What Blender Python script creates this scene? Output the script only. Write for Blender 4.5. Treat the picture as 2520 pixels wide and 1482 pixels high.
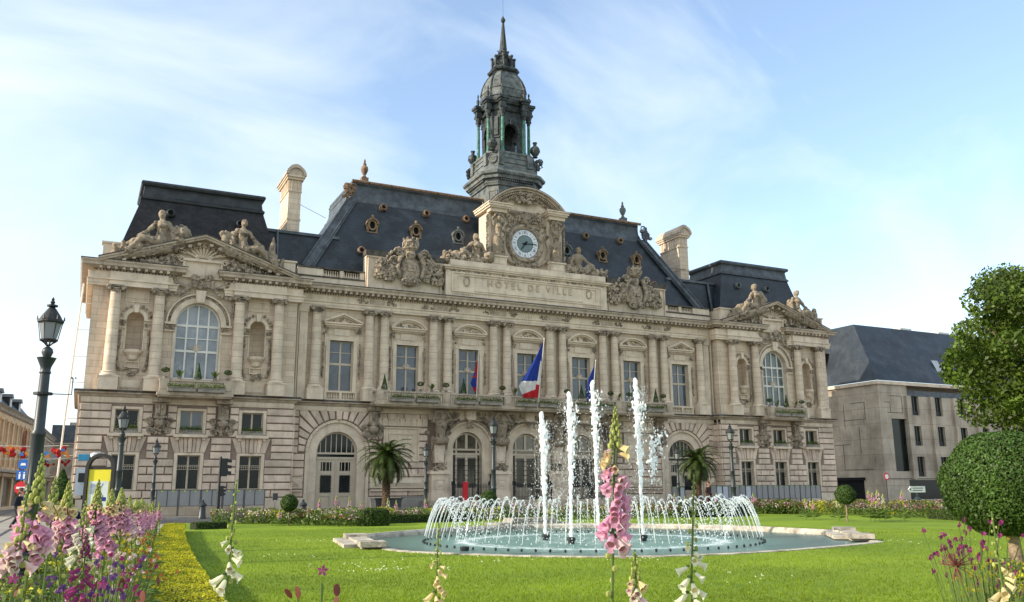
import bpy, math, random
import numpy as np
from math import sin, cos, pi, radians as R, sqrt, atan2, hypot
from mathutils import Vector, Matrix
random.seed(7); rng = np.random.default_rng(7)
for o in list(bpy.data.objects): bpy.data.objects.remove(o)
S = bpy.context.scene; COL = S.collection
# ---------------------------------------------------------------- camera
CAM = np.array([-33.07, -64.27, 1.61]); FPX = 2123.2
_p, _y, _r = R(12.274), R(26.282), R(-0.337)
FW = np.array([sin(_y)*cos(_p), cos(_y)*cos(_p), sin(_p)]); RT0 = np.array([cos(_y), -sin(_y), 0.]); UP0 = np.cross(RT0, FW)
RT = RT0*cos(_r)+UP0*sin(_r); UP = -RT0*sin(_r)+UP0*cos(_r)
cd = bpy.data.cameras.new('camera'); cam = bpy.data.objects.new('camera', cd); COL.objects.link(cam)
M = Matrix.Identity(4)
for i in range(3): M[i][0] = RT[i]; M[i][1] = UP[i]; M[i][2] = -FW[i]; M[i][3] = CAM[i]
cam.matrix_world = M; cd.sensor_width = 36; cd.lens = FPX/2520*36; cd.clip_start = .05; cd.clip_end = 3000
S.camera = cam; S.render.resolution_x = 1024; S.render.resolution_y = 602
def at(u, v, t):   # a point t metres away over the ground in a measured direction
    d = FW*FPX+RT*(u-1260)-UP*(v-741); d = d/hypot(d[0], d[1]); return tuple(CAM+t*d)
# ---------------------------------------------------------------- light
SUN_EL, SUN_AZ = R(24), R(4)      # sun stands to the left (-x), a little behind the facade plane
sd = Vector((-cos(SUN_EL)*cos(SUN_AZ), cos(SUN_EL)*sin(SUN_AZ), sin(SUN_EL)))
sl = bpy.data.lights.new('sun', 'SUN'); sl.energy = 2.9; sl.angle = R(.5); sl.color = (1, .88, .70)
so = bpy.data.objects.new('sun', sl); COL.objects.link(so); so.rotation_euler = sd.to_track_quat('Z', 'Y').to_euler(); so.location = (-60, 0, 60)
W = bpy.data.worlds.new('World'); S.world = W; W.use_nodes = True; wt = W.node_tree; wt.nodes.clear()
def N(t, typ, **kw):
    n = t.nodes.new(typ)
    for k, v in kw.items():
        if k in n.inputs.keys() if hasattr(n.inputs, 'keys') else False: n.inputs[k].default_value = v
        else: setattr(n, k, v)
    return n
def L(t, a, b): t.links.new(a, b)
wo = N(wt, 'ShaderNodeOutputWorld'); bg = N(wt, 'ShaderNodeBackground'); L(wt, bg.outputs[0], wo.inputs[0])
sky = N(wt, 'ShaderNodeTexSky'); sky.sky_type = 'NISHITA'; sky.sun_disc = False; sky.sun_elevation = SUN_EL
sky.sun_rotation = atan2(sd.x, sd.y); sky.air_density = 1.0; sky.dust_density = 1.0; sky.ozone_density = 1.6
bg.inputs[1].default_value = .15
tc = N(wt, 'ShaderNodeTexCoord'); mp = N(wt, 'ShaderNodeMapping'); L(wt, tc.outputs['Generated'], mp.inputs[0])
mp.inputs['Rotation'].default_value = (R(20), R(35), R(-25)); mp.inputs['Scale'].default_value = (1.5, 6.0, 3.6)
nz = N(wt, 'ShaderNodeTexNoise'); nz.inputs['Scale'].default_value = 1.25; nz.inputs['Detail'].default_value = 7; nz.inputs['Roughness'].default_value = .52; nz.inputs['Distortion'].default_value = .5
L(wt, mp.outputs[0], nz.inputs[0])
sx = N(wt, 'ShaderNodeSeparateXYZ'); L(wt, tc.outputs['Generated'], sx.inputs[0])
# thin cirrus: thicker over the left half of the view, open blue to the right
dt = N(wt, 'ShaderNodeVectorMath'); dt.operation = 'DOT_PRODUCT'; L(wt, tc.outputs['Generated'], dt.inputs[0]); dt.inputs[1].default_value = (.78, .42, .45)
mr = N(wt, 'ShaderNodeMapRange'); L(wt, dt.outputs['Value'], mr.inputs[0])
for i, v in zip((1, 2, 3, 4), (.45, .98, .50, -.16)): mr.inputs[i].default_value = v
am = N(wt, 'ShaderNodeMath'); am.operation = 'MULTIPLY_ADD'; L(wt, nz.outputs[0], am.inputs[0]); am.inputs[1].default_value = 2.3; am.inputs[2].default_value = -.68; ad = N(wt, 'ShaderNodeMath'); ad.operation = 'ADD'; L(wt, am.outputs[0], ad.inputs[0]); L(wt, mr.outputs[0], ad.inputs[1])
cr = N(wt, 'ShaderNodeMapRange'); L(wt, ad.outputs[0], cr.inputs[0])
for i, v in zip((1, 2, 3, 4), (.22, 1.0, .08, .85)): cr.inputs[i].default_value = v
mx = N(wt, 'ShaderNodeMixRGB'); L(wt, cr.outputs[0], mx.inputs[0]); L(wt, sky.outputs[0], mx.inputs[1]); mx.inputs[2].default_value = (3.05, 3.5, 3.75, 1)
tint = N(wt, 'ShaderNodeMixRGB'); tint.blend_type = 'MULTIPLY'; tint.inputs[0].default_value = 1; L(wt, mx.outputs[0], tint.inputs[1]); tint.inputs[2].default_value = (.985, .96, .94, 1)
L(wt, tint.outputs[0], bg.inputs[0])
S.view_settings.view_transform = 'Standard'; S.view_settings.look = 'None'; S.view_settings.gamma = 1; S.view_settings.exposure = 1.22
S.render.engine = 'CYCLES'
# ---------------------------------------------------------------- materials
def mat(name, c, rough=.8, var=.12, vs=1.5, metal=0, bump=0, bs=30, c2=None, spec=.3, trans=0, island=0, streak=0, brick=None, patch=None, clear=0):
    m = bpy.data.materials.new(name); m.use_nodes = True; t = m.node_tree; b = t.nodes['Principled BSDF']
    b.inputs['Roughness'].default_value = rough; b.inputs['Metallic'].default_value = metal; b.inputs['Specular IOR Level'].default_value = spec
    co = N(t, 'ShaderNodeTexCoord'); n = N(t, 'ShaderNodeTexNoise'); n.inputs['Scale'].default_value = vs; n.inputs['Detail'].default_value = 6; n.inputs['Roughness'].default_value = .62
    L(t, co.outputs['Object'], n.inputs[0])
    c2 = c2 or tuple(max(0, x*(1-2.2*var)) for x in c); ch = tuple(min(1, x*(1+var)) for x in c)
    r = N(t, 'ShaderNodeMapRange'); L(t, n.outputs[0], r.inputs[0]); r.inputs[1].default_value = .32; r.inputs[2].default_value = .68
    x = N(t, 'ShaderNodeMixRGB'); x.inputs[1].default_value = (*c2, 1); x.inputs[2].default_value = (*ch, 1); L(t, r.outputs[0], x.inputs[0]); out = x.outputs[0]
    if island:
        g = N(t, 'ShaderNodeNewGeometry'); q = N(t, 'ShaderNodeMapRange'); L(t, g.outputs['Random Per Island'], q.inputs[0]); q.inputs[3].default_value = 1-island; q.inputs[4].default_value = 1+island
        k = N(t, 'ShaderNodeMixRGB'); k.blend_type = 'MULTIPLY'; k.inputs[0].default_value = 1; L(t, out, k.inputs[1]); L(t, q.outputs[0], k.inputs[2]); out = k.outputs[0]
    hgt = None
    if brick:
        w, h, mort = brick
        s2 = N(t, 'ShaderNodeSeparateXYZ'); L(t, co.outputs['Object'], s2.inputs[0])
        a2 = N(t, 'ShaderNodeMath'); a2.operation = 'ADD'; L(t, s2.outputs[0], a2.inputs[0]); L(t, s2.outputs[1], a2.inputs[1])
        cb = N(t, 'ShaderNodeCombineXYZ'); L(t, a2.outputs[0], cb.inputs[0]); L(t, s2.outputs[2], cb.inputs[1])
        bt = N(t, 'ShaderNodeTexBrick'); L(t, cb.outputs[0], bt.inputs[0]); bt.inputs['Scale'].default_value = 1; bt.inputs['Brick Width'].default_value = w; bt.inputs['Row Height'].default_value = h
        bt.inputs['Mortar Size'].default_value = mort; bt.inputs['Color1'].default_value = (1, 1, 1, 1); bt.inputs['Color2'].default_value = (.86, .84, .82, 1); bt.inputs['Mortar'].default_value = (.55, .5, .45, 1); bt.inputs['Mortar Smooth'].default_value = .3
        k = N(t, 'ShaderNodeMixRGB'); k.blend_type = 'MULTIPLY'; k.inputs[0].default_value = 1; L(t, out, k.inputs[1]); L(t, bt.outputs[0], k.inputs[2]); out = k.outputs[0]; hgt = bt.outputs['Fac']
    if streak or patch:
        m2 = N(t, 'ShaderNodeMapping'); L(t, co.outputs['Object'], m2.inputs[0]); m2.inputs['Scale'].default_value = (2.2, 2.2, .25) if streak else (1, 1, 1)
        n2 = N(t, 'ShaderNodeTexNoise'); n2.inputs['Scale'].default_value = 1.3 if streak else patch[1]; n2.inputs['Detail'].default_value = 8; n2.inputs['Roughness'].default_value = .7; L(t, m2.outputs[0], n2.inputs[0])
        q = N(t, 'ShaderNodeMapRange'); L(t, n2.outputs[0], q.inputs[0]); q.inputs[1].default_value = .52 if streak else .5; q.inputs[2].default_value = .72 if streak else .6
        q.inputs[4].default_value = streak or patch[2]
        k = N(t, 'ShaderNodeMixRGB'); L(t, q.outputs[0], k.inputs[0]); L(t, out, k.inputs[1]); k.inputs[2].default_value = (*(patch[0] if patch else (c[0]*.16, c[1]*.17, c[2]*.18)), 1); out = k.outputs[0]
    L(t, out, b.inputs['Base Color'])
    if bump:
        n3 = N(t, 'ShaderNodeTexNoise'); n3.inputs['Scale'].default_value = bs; n3.inputs['Detail'].default_value = 5; L(t, co.outputs['Object'], n3.inputs[0])
        bp = N(t, 'ShaderNodeBump'); bp.inputs['Strength'].default_value = bump; bp.inputs['Distance'].default_value = .05; L(t, n3.outputs[0], bp.inputs['Height']); L(t, bp.outputs[0], b.inputs['Normal'])
    if clear:   # broken water lets some of what is behind show through
        tr = N(t, 'ShaderNodeBsdfTransparent'); ms = N(t, 'ShaderNodeMixShader'); ms.inputs[0].default_value = clear; L(t, b.outputs[0], ms.inputs[1]); L(t, tr.outputs[0], ms.inputs[2]); L(t, ms.outputs[0], t.nodes['Material Output'].inputs[0]); b = ms
    if trans:   # thin leaves and petals let light through
        tr = N(t, 'ShaderNodeBsdfTranslucent'); L(t, out, tr.inputs[0]); ms = N(t, 'ShaderNodeMixShader'); ms.inputs[0].default_value = trans
        L(t, b.outputs[0], ms.inputs[1]); L(t, tr.outputs[0], ms.inputs[2]); L(t, ms.outputs[0], t.nodes['Material Output'].inputs[0])
    return m
ST = (.68, .555, .43)
m_wall = mat('ashlar_wall', ST, .85, .08, .5, brick=(1.15, .44, .014), streak=.38, bump=.15)
m_rust = mat('rusticated_stone', (.67, .535, .425), .88, .14, .8, island=.16, streak=.5, bump=.3, bs=14)
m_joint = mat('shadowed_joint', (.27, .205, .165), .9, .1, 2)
m_stone = mat('dressed_stone', (.68, .565, .44), .8, .10, 1.1, streak=.36, bump=.15)
m_col = mat('column_stone', (.68, .565, .44), .8, .10, 1.1, brick=(60, .47, .016), streak=.3, bump=.15)
m_corn = mat('weathered_shaded_cornice', (.48, .395, .305), .88, .14, 1.2, streak=.75, bump=.3, bs=12)  # weathered, streaked stone; its darker tone also carries shade on the clock hood
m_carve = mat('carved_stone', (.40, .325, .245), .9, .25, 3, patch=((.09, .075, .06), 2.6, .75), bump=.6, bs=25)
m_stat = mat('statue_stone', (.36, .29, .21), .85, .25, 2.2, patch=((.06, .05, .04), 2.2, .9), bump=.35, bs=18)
m_black = mat('blackened_coping', (.10, .088, .075), .9, .3, 2, streak=.5)
m_slate = mat('slate_roof', (.021, .031, .045), .5, .25, .5, brick=(.55, .3, .02), patch=((.042, .052, .062), .9, .5), spec=.4)
m_slate2 = mat('lichened_slate_roof', (.022, .022, .027), .65, .3, 1.4, brick=(.32, .2, .006), patch=((.05, .045, .04), 3, .3), spec=.3)
m_zinc = mat('zinc_sheet', (.085, .10, .115), .5, .25, 1.5, streak=.5, metal=.2, spec=.4)
m_zincd = mat('dark_zinc_sheet', (.025, .03, .035), .5, .3, 1.5, streak=.5, spec=.4)
m_rusty = mat('rusty_ridge_trim', (.28, .17, .10), .8, .35, 3, patch=((.14, .14, .13), 3, .7))
m_lead = mat('leadwork', (.055, .066, .068), .55, .35, 2.2, streak=.6, metal=.25, spec=.4)
m_leadl = mat('pale_leadwork', (.125, .145, .145), .6, .35, 1.6, streak=0, patch=((.19, .175, .14), 1.3, .5), spec=.35)
m_green = mat('verdigris_copper', (.085, .24, .175), .6, .3, 3, patch=((.05, .06, .05), 5, .8))
m_frame = mat('cream_window_frame', (.52, .44, .34), .6, .05, 2)
m_framew = mat('white_window_frame', (.70, .68, .63), .5, .05, 2)
m_iron = mat('wrought_iron', (.018, .02, .022), .5, .1, 4, spec=.4)
m_lamp = mat('green_grey_cast_iron', (.02, .03, .033), .45, .15, 4, spec=.5)
m_water = None
def glass(name, c, rough=.08, spec=.9, blotch=(.02, .03, .02)):
    m = mat(name, c, rough, .2, .5, patch=(blotch, .9, .7), spec=spec, island=.3); return m
m_glass = glass('reflecting_window_glass', (.06, .075, .095)); m_glassd = glass('dark_window_glass', (.010, .014, .013), .15, .35, (.012, .02, .01)); m_glassl = glass('curtained_window_glass', (.22, .25, .28), .12, .8, (.30, .31, .32))
m_glassc = glass('pale_green_curtain_glass', (.10, .13, .12), .12, .8, (.20, .22, .20)); m_glassw = glass('warm_hall_glass', (.12, .10, .075), .1, .8, (.03, .03, .025))
m_leaf = mat('box_leaves', (.07, .125, .018), .55, .15, 2, trans=.35, island=.45); m_leafd = mat('dark_clipped_leaves', (.06, .115, .02), .5, .2, 2, trans=.3, island=.5)
m_gold = mat('golden_privet_leaves', (.50, .47, .02), .55, .15, 2, trans=.4, island=.35, c2=(.24, .27, .015)); m_tree = mat('plane_tree_leaves', (.10, .16, .02), .5, .35, .45, trans=.4, island=.55)
m_palm = mat('palm_fronds', (.055, .085, .018), .5, .2, 2, trans=.3, island=.3); m_bark = mat('grey_brown_bark', (.28, .21, .145), .9, .3, 6, bump=.6); m_pbark = mat('palm_bark', (.10, .065, .04), .95, .3, 8, bump=.8, bs=20)
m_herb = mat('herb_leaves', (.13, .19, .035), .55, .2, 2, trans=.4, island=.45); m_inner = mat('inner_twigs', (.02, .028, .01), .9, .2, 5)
def petal(n, c): return mat(n, c, .6, .12, 12, trans=.45, island=.25)
m_pink = petal('pink_petal', (.80, .45, .60)); m_pale = petal('blush_petal', (.84, .64, .62)); m_white = petal('cream_petal', (.80, .80, .62)); m_mag = petal('magenta_petal', (.38, .06, .20)); m_pur = petal('purple_petal', (.17, .07, .26))
m_yel = petal('yellow_petal', (.65, .55, .05)); m_org = petal('orange_petal', (.50, .19, .07)); m_red = petal('wine_red_leaf', (.24, .085, .06)); m_bud = petal('lime_bud', (.46, .50, .15)); m_cream = petal('cream_yellow_petal', (.78, .66, .36)); m_stem = petal('fresh_stem', (.16, .24, .06)); m_throat = petal('spotted_throat', (.55, .30, .30))
# ---------------------------------------------------------------- mesh builder
class MB:
    def __init__(s): s.v = []; s.f = []; s.m = []; s.cur = 0
    def add(s, vs, fs):
        o = len(s.v); s.v += [tuple(map(float, p)) for p in vs]; s.f += [tuple(i+o for i in f) for f in fs]; s.m += [s.cur]*len(fs); return s
    def box(s, x0, x1, y0, y1, z0, z1):
        if x0 > x1: x0, x1 = x1, x0
        if y0 > y1: y0, y1 = y1, y0
        return s.add([(x0, y0, z0), (x1, y0, z0), (x1, y1, z0), (x0, y1, z0), (x0, y0, z1), (x1, y0, z1), (x1, y1, z1), (x0, y1, z1)],
                     [(0, 3, 2, 1), (4, 5, 6, 7), (0, 1, 5, 4), (1, 2, 6, 5), (2, 3, 7, 6), (3, 0, 4, 7)])
    def obox(s, c, dx, dy, dz, rot):   # oriented box, rot = 3x3 Matrix
        vs = [Vector(c)+rot@Vector((sx*dx/2, sy*dy/2, sz*dz/2)) for sz in (-1, 1) for sx, sy in ((-1, -1), (1, -1), (1, 1), (-1, 1))]
        return s.add(vs, [(0, 3, 2, 1), (4, 5, 6, 7), (0, 1, 5, 4), (1, 2, 6, 5), (2, 3, 7, 6), (3, 0, 4, 7)])
    def slab(s, pts, yb, yf, ch=0):   # polygon in (x,z), extruded from yb (back) to yf (front, smaller y), chamfered front edge
        n = len(pts); A = sum(pts[i][0]*pts[(i+1) % n][1]-pts[(i+1) % n][0]*pts[i][1] for i in range(n))
        if A < 0: pts = pts[::-1]
        cx = sum(p[0] for p in pts)/n; cz = sum(p[1] for p in pts)/n
        if ch:
            ins = []
            for i in range(n):
                p0, p, p1 = pts[i-1], pts[i], pts[(i+1) % n]
                a = Vector((p[0]-p0[0], p[1]-p0[1])); b = Vector((p1[0]-p[0], p1[1]-p[1]))
                if a.length < 1e-6 or b.length < 1e-6: ins.append(p); continue
                a.normalize(); b.normalize(); na = Vector((-a.y, a.x)); nb = Vector((-b.y, b.x)); d = na+nb; k = max(.3, 1+na.dot(nb)); ins.append((p[0]+d.x*ch/k, p[1]+d.y*ch/k))
            rings = [(pts, yb), (pts, yf+ch), (ins, yf)]
        else: rings = [(pts, yb), (pts, yf)]
        vs = [(p[0], y, p[1]) for r, y in rings for p in r]; fs = []
        for k in range(len(rings)-1):
            for i in range(n):
                j = (i+1) % n; fs.append((k*n+i, k*n+j, (k+1)*n+j, (k+1)*n+i))
        fs.append(tuple((len(rings)-1)*n+i for i in range(n))); fs.append(tuple(range(n))[::-1]); return s.add(vs, fs)
    def disc(s, c, r, axis, h=.01, n=20): return s.lathe([(r, -h), (r, 0)], c, n, axis)
    def lathe(s, prof, c=(0, 0, 0), n=12, axis=None, a0=0, a1=2*pi, sq=(1, 1), cap=True):   # prof [(r,z)]
        c = Vector(c); q = Vector(axis).to_track_quat('Z', 'Y') if axis is not None else None; full = abs(a1-a0-2*pi) < 1e-6; m = n if full else n+1; vs = []
        for r, z in prof:
            for i in range(m):
                a = a0+(a1-a0)*i/n; p = Vector((r*cos(a)*sq[0], r*sin(a)*sq[1], z)); vs.append(c+(q@p if q else p))
        fs = []
        for k in range(len(prof)-1):
            for i in range(n):
                j = (i+1) % m if full else i+1; fs.append((k*m+i, k*m+j, (k+1)*m+j, (k+1)*m+i))
        if full and cap:
            if prof[0][0] > 1e-4: fs.append(tuple(range(n))[::-1])
            if prof[-1][0] > 1e-4: fs.append(tuple((len(prof)-1)*m+i for i in range(n)))
        return s.add(vs, fs)
    def tube(s, pts, r, n=6, cap=True):
        pts = [Vector(p) for p in pts]; rs = r if isinstance(r, (list, tuple)) else [r]*len(pts); vs = []; up = Vector((.13, .27, .95)); 
        for i, p in enumerate(pts):
            t = (pts[min(i+1, len(pts)-1)]-pts[max(i-1, 0)]); t = t.normalized() if t.length > 1e-9 else Vector((0, 0, 1))
            u = t.cross(up); u = (u if u.length > .05 else t.cross(Vector((1, 0, 0)))).normalized(); w = t.cross(u)
            for k in range(n): a = 2*pi*k/n; vs.append(p+(u*cos(a)+w*sin(a))*rs[i])
        fs = [(i*n+k, i*n+(k+1) % n, (i+1)*n+(k+1) % n, (i+1)*n+k) for i in range(len(pts)-1) for k in range(n)]
        if cap: fs += [tuple(range(n))[::-1], tuple((len(pts)-1)*n+k for k in range(n))]
        return s.add(vs, fs)
    def ball(s, c, r, n=6, m=4, sc=(1, 1, 1)):
        prof = [(r*sin(pi*k/m), -r*cos(pi*k/m)) for k in range(m+1)]; c = Vector(c); vs = []
        for q, z in prof:
            for i in range(n): a = 2*pi*i/n; vs.append((c.x+q*cos(a)*sc[0], c.y+q*sin(a)*sc[1], c.z+z*sc[2]))
        fs = [(k*n+i, k*n+(i+1) % n, (k+1)*n+(i+1) % n, (k+1)*n+i) for k in range(m) for i in range(n)]
        return s.add(vs, fs)
    def sweep(s, path, prof, closed=False, cap=True):   # plan polyline, profile [(out,z)]; "out" is to the right of travel
        P = [Vector(p) for p in path]; n = len(P); vs = []
        for i, p in enumerate(P):
            a = (P[i]-P[i-1]) if (i > 0 or closed) else None; b = (P[(i+1) % n]-P[i]) if (i < n-1 or closed) else None
            na = Vector((a.y, -a.x)).normalized() if a is not None else None; nb = Vector((b.y, -b.x)).normalized() if b is not None else None
            if na is None: d = nb
            elif nb is None: d = na
            else: d = (na+nb)/max(.25, 1+na.dot(nb))
            for o, z in prof: vs.append((p.x+d.x*o, p.y+d.y*o, z))
        k = len(prof); fs = []
        for i in range(n if closed else n-1):
            j = (i+1) % n
            for q in range(k): r = (q+1) % k; fs.append((i*k+q, j*k+q, j*k+r, i*k+r))
        if cap and not closed: fs += [tuple(range(k)), tuple((n-1)*k+q for q in range(k))[::-1]]
        return s.add(vs, fs)
    def stack(s, levels, c=(0, 0), cap=True):   # levels [(z, r, b)]: chamfered square rings
        def ring(r, b): return [(-b, -r), (b, -r), (r, -b), (r, b), (b, r), (-b, r), (-r, b), (-r, -b)]
        vs = [(c[0]+x, c[1]+y, z) for z, r, b in levels for x, y in ring(r, b)]; fs = []
        for k in range(len(levels)-1):
            for i in range(8): j = (i+1) % 8; fs.append((k*8+i, k*8+j, (k+1)*8+j, (k+1)*8+i))
        if cap: fs += [tuple(range(8))[::-1], tuple((len(levels)-1)*8+i for i in range(8))]
        return s.add(vs, fs)
    def spiral(s, c, r, turns=1.4, tube=.06, ax='y', flip=1, n=12):
        pts = []
        for i in range(n+1):
            q = i/n; a = q*turns*2*pi; rr = r*(1-.78*q)
            x, z = rr*cos(a)*flip, rr*sin(a); pts.append((c[0]+x, c[1]-.04*q, c[2]+z) if ax == 'y' else (c[0], c[1]+x, c[2]+z))
        return s.tube(pts, [tube*(1-.4*i/n) for i in range(n+1)], 5)
    def lump(s, x0, x1, z0, z1, y, n, r, test=None, d=1.):   # carved relief: overlapping leaves and curls
        k = 0
        while k < n:
            k += 1; x, z = random.uniform(x0, x1), random.uniform(z0, z1)
            if test and not test(x, z): continue
            q = random.uniform(.55, 1.25)*r
            if random.random() < .22: s.spiral((x, y-q*.4, z), q*1.5, 1.2, q*.35, 'y', random.choice((-1, 1)), 7)
            else: s.ball((x, y-q*.15, z), q, 5, 3, (random.uniform(.6, 1.3), d, random.uniform(.6, 1.3)))
        return s
    def chain(s, pts, r, step=None, d=.8):
        pts = [Vector(p) for p in pts]; step = step or r*1.3
        for a, b in zip(pts, pts[1:]):
            n = max(1, int((b-a).length/step))
            for i in range(n): p = a.lerp(b, (i+.5)/n)+Vector((random.uniform(-.3, .3)*r, 0, random.uniform(-.3, .3)*r)); s.ball(p, r*random.uniform(.8, 1.2), 5, 3, (1, d, 1))
        return s
    def text(s, body, size, M4, ext=.02, sp=1.12):
        c = bpy.data.curves.new('lettering', 'FONT'); c.body = body; c.size = size; c.extrude = ext; c.align_x = 'CENTER'; c.align_y = 'CENTER'; c.space_character = sp; c.resolution_u = 3
        o = bpy.data.objects.new('lettering', c); COL.objects.link(o); bpy.context.view_layer.update(); me = o.to_mesh()
        s.add([M4@v.co for v in me.vertices], [tuple(p.vertices) for p in me.polygons]); o.to_mesh_clear(); bpy.data.objects.remove(o); bpy.data.curves.remove(c); return s
    def build(s, name, mats, parent=None, label=None, cat=None, group=None, kind=None, smooth=False, loc=None):
        me = bpy.data.meshes.new(name); me.from_pydata(s.v, [], s.f)
        for m in (mats if isinstance(mats, (list, tuple)) else [mats]): me.materials.append(m)
        if any(s.m): me.polygons.foreach_set('material_index', s.m)
        if smooth:
            me.polygons.foreach_set('use_smooth', [True]*len(s.f))
            try: me.set_sharp_from_angle(angle=R(40))
            except Exception: pass
        me.update(); return link(bpy.data.objects.new(name, me), parent, label, cat, group, kind, loc)
def link(o, parent=None, label=None, cat=None, group=None, kind=None, loc=None):
    COL.objects.link(o)
    if parent is not None: o.parent = parent
    if label: o['label'] = label
    if cat: o['category'] = cat
    if group: o['group'] = group
    if kind: o['kind'] = kind
    if loc is not None: o.location = loc
    return o
def thing(name, label, cat, loc=(0, 0, 0), rz=0, group=None, kind=None):
    o = link(bpy.data.objects.new(name, None), None, label, cat, group, kind, loc); o.rotation_euler = (0, 0, rz); o.empty_display_size = .2; return o
def dup(root, loc, rz=0, label=None, sc=None):
    def cp(o, par):
        c = o.copy(); COL.objects.link(c)
        if par is not None: c.parent = par
        for ch in list(o.children): cp(ch, c)
        return c
    r = cp(root, None); r.location = loc; r.rotation_euler = (0, 0, rz)
    if sc: r.scale = (sc, sc, sc)
    if label: r['label'] = label
    return r
def quads(name, P, Nn, size, mats, idx=None, asp=1.5, parent=None, fold=.25, **kw):   # leaf faces: P centres, Nn facing, size half-length
    n = len(P); P = np.asarray(P, float); Nn = np.asarray(Nn, float); Nn /= np.linalg.norm(Nn, axis=1)[:, None]+1e-9
    rv = rng.normal(size=(n, 3)); u = np.cross(Nn, rv); u /= np.linalg.norm(u, axis=1)[:, None]+1e-9; w = np.cross(Nn, u); sz = (np.ones(n)*size)[:, None]
    V = np.stack([P-u*sz, P-w*sz/asp+Nn*sz*fold, P+u*sz, P+w*sz/asp+Nn*sz*fold], 1).reshape(-1, 3)
    me = bpy.data.meshes.new(name); me.vertices.add(4*n); me.vertices.foreach_set('co', V.ravel()); me.loops.add(4*n); me.loops.foreach_set('vertex_index', np.arange(4*n, dtype=np.int32))
    me.polygons.add(n); me.polygons.foreach_set('loop_start', np.arange(0, 4*n, 4, dtype=np.int32))
    for m in (mats if isinstance(mats, (list, tuple)) else [mats]): me.materials.append(m)
    if idx is not None: me.polygons.foreach_set('material_index', np.asarray(idx, np.int32))
    me.update(calc_edges=True); me.validate(); return link(bpy.data.objects.new(name, me), parent, **kw)
def blob(name, caps, vox, mats, parent=None, rough=0, seed=0, **kw):   # one continuous skin grown over tapered limbs
    b = MB()
    for (p, r1, q, r2) in caps:
        p, q = Vector(p), Vector(q); d = q-p
        b.ball(p, r1, 10, 6)
        if d.length > 1e-4:
            b.ball(q, r2, 10, 6); k = max(2, int(d.length/(.5*min(r1, r2)+.01))); b.tube([p.lerp(q, i/k) for i in range(k+1)], [r1+(r2-r1)*i/k for i in range(k+1)], 10)
    o = b.build(name, mats, parent, **kw); md = o.modifiers.new('skin', 'REMESH'); md.mode = 'VOXEL'; md.voxel_size = vox; md.use_smooth_shade = True
    sm = o.modifiers.new('smooth', 'SMOOTH'); sm.iterations = 2; sm.factor = .5
    bpy.context.view_layer.update(); dg = bpy.context.evaluated_depsgraph_get(); me = bpy.data.meshes.new_from_object(o.evaluated_get(dg)); old = o.data; o.modifiers.clear(); o.data = me; me.name = name; bpy.data.meshes.remove(old)
    if rough:
        from mathutils import noise
        for v in me.vertices:
            f = noise.noise(Vector((v.co.x*5+seed, v.co.y*5, v.co.z*2.2)))+.6*noise.noise(Vector((v.co.x*11, v.co.y*11, v.co.z*5+seed)))
            v.co += v.normal*f*rough
    return o
# ================================================================ ground
def ground_poly(name, pts, z, m, kind='structure', **kw):
    b = MB(); b.add([(x, y, z) for x, y in pts], [tuple(range(len(pts)))]); return b.build(name, m, kind=kind, **kw)
m_asph = mat('asphalt', (.075, .075, .08), .9, .15, .4, bump=.3, bs=60); m_pave = mat('pale_paving', (.33, .31, .28), .85, .1, .6, brick=(.6, .6, .012)); m_pave2 = mat('pavement_slabs', (.27, .25, .22), .9, .1, .6, brick=(.5, .5, .01))
m_rail = mat('steel_rail', (.06, .06, .06), .4, .1, 3, metal=.7); m_kerb = mat('granite_kerb', (.34, .32, .29), .85, .12, 3); m_line = mat('road_paint', (.7, .7, .68), .7, .05, 4)
m_lawn = mat('lawn_turf', (.19, .27, .010), .8, .15, .25, c2=(.11, .185, .008), bump=.5, bs=90); m_soil = mat('bed_soil', (.045, .03, .02), .95, .3, 3)
g = MB(); g.add([(-1500, -400, -.03), (1500, -400, -.03), (1500, 2500, -.03), (-1500, 2500, -.03)], [(0, 1, 2, 3)]); g.build('ground', m_pave, kind='structure')
# lawn sheet with the basin left open: two halves that share its outline
near = [(-25.25, -36.4), (-25.75, -39.3), (-25.35, -42.2), (-24.6, -43.6), (-23.5, -45.1), (-22.2, -46.2), (-20.6, -46.95), (-18.6, -47.15), (-16.4, -46.9), (-14.1, -46.4), (-11.9, -45.7), (-10.5, -43.7), (-9.5, -42.1)]
far = [(-9.6, -40.3), (-9.6, -38.0), (-10.6, -35.0), (-12.7, -32.2), (-15.9, -31.0), (-19.4, -31.8), (-22.3, -33.6), (-24.3, -35.2)]
def lawn_near(x): return x
nearpts = [(-33.0, -66), (14, -66), (14, -45)] + [(-9.5, -42.1)] + near[::-1][1:] + [(-27, -36.4), (-30.9, -36.4)]
farpts = [(-30.9, -36.4), (-27, -36.4)] + [near[0]] + far[::-1] + [(-9.5, -42.1), (14, -45), (30, -24), (12, -15.5), (-2, -18.2), (-18, -18.4), (-28.2, -17)]
for nm, pts in (('lawn', nearpts), ('lawn', farpts)):
    b = MB(); b.add([(x, y, .02) for x, y in pts], [tuple(range(len(pts)))]); b.build(nm, m_lawn, kind='structure')
ground_poly('road', [(-29.5, -15.8), (-2, -16.5), (60, -9.5), (60, -5.0), (-3, -10.5), (-29.5, -8.6), (-31, -8.6), (-31, -15.8)], -.018, m_asph)
ground_poly('pavement', [(-36, -8.4), (-3, -10.3), (60, -4.8), (60, 1.5), (-36, 1.5)], .0, m_pave2)
b = MB()
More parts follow.
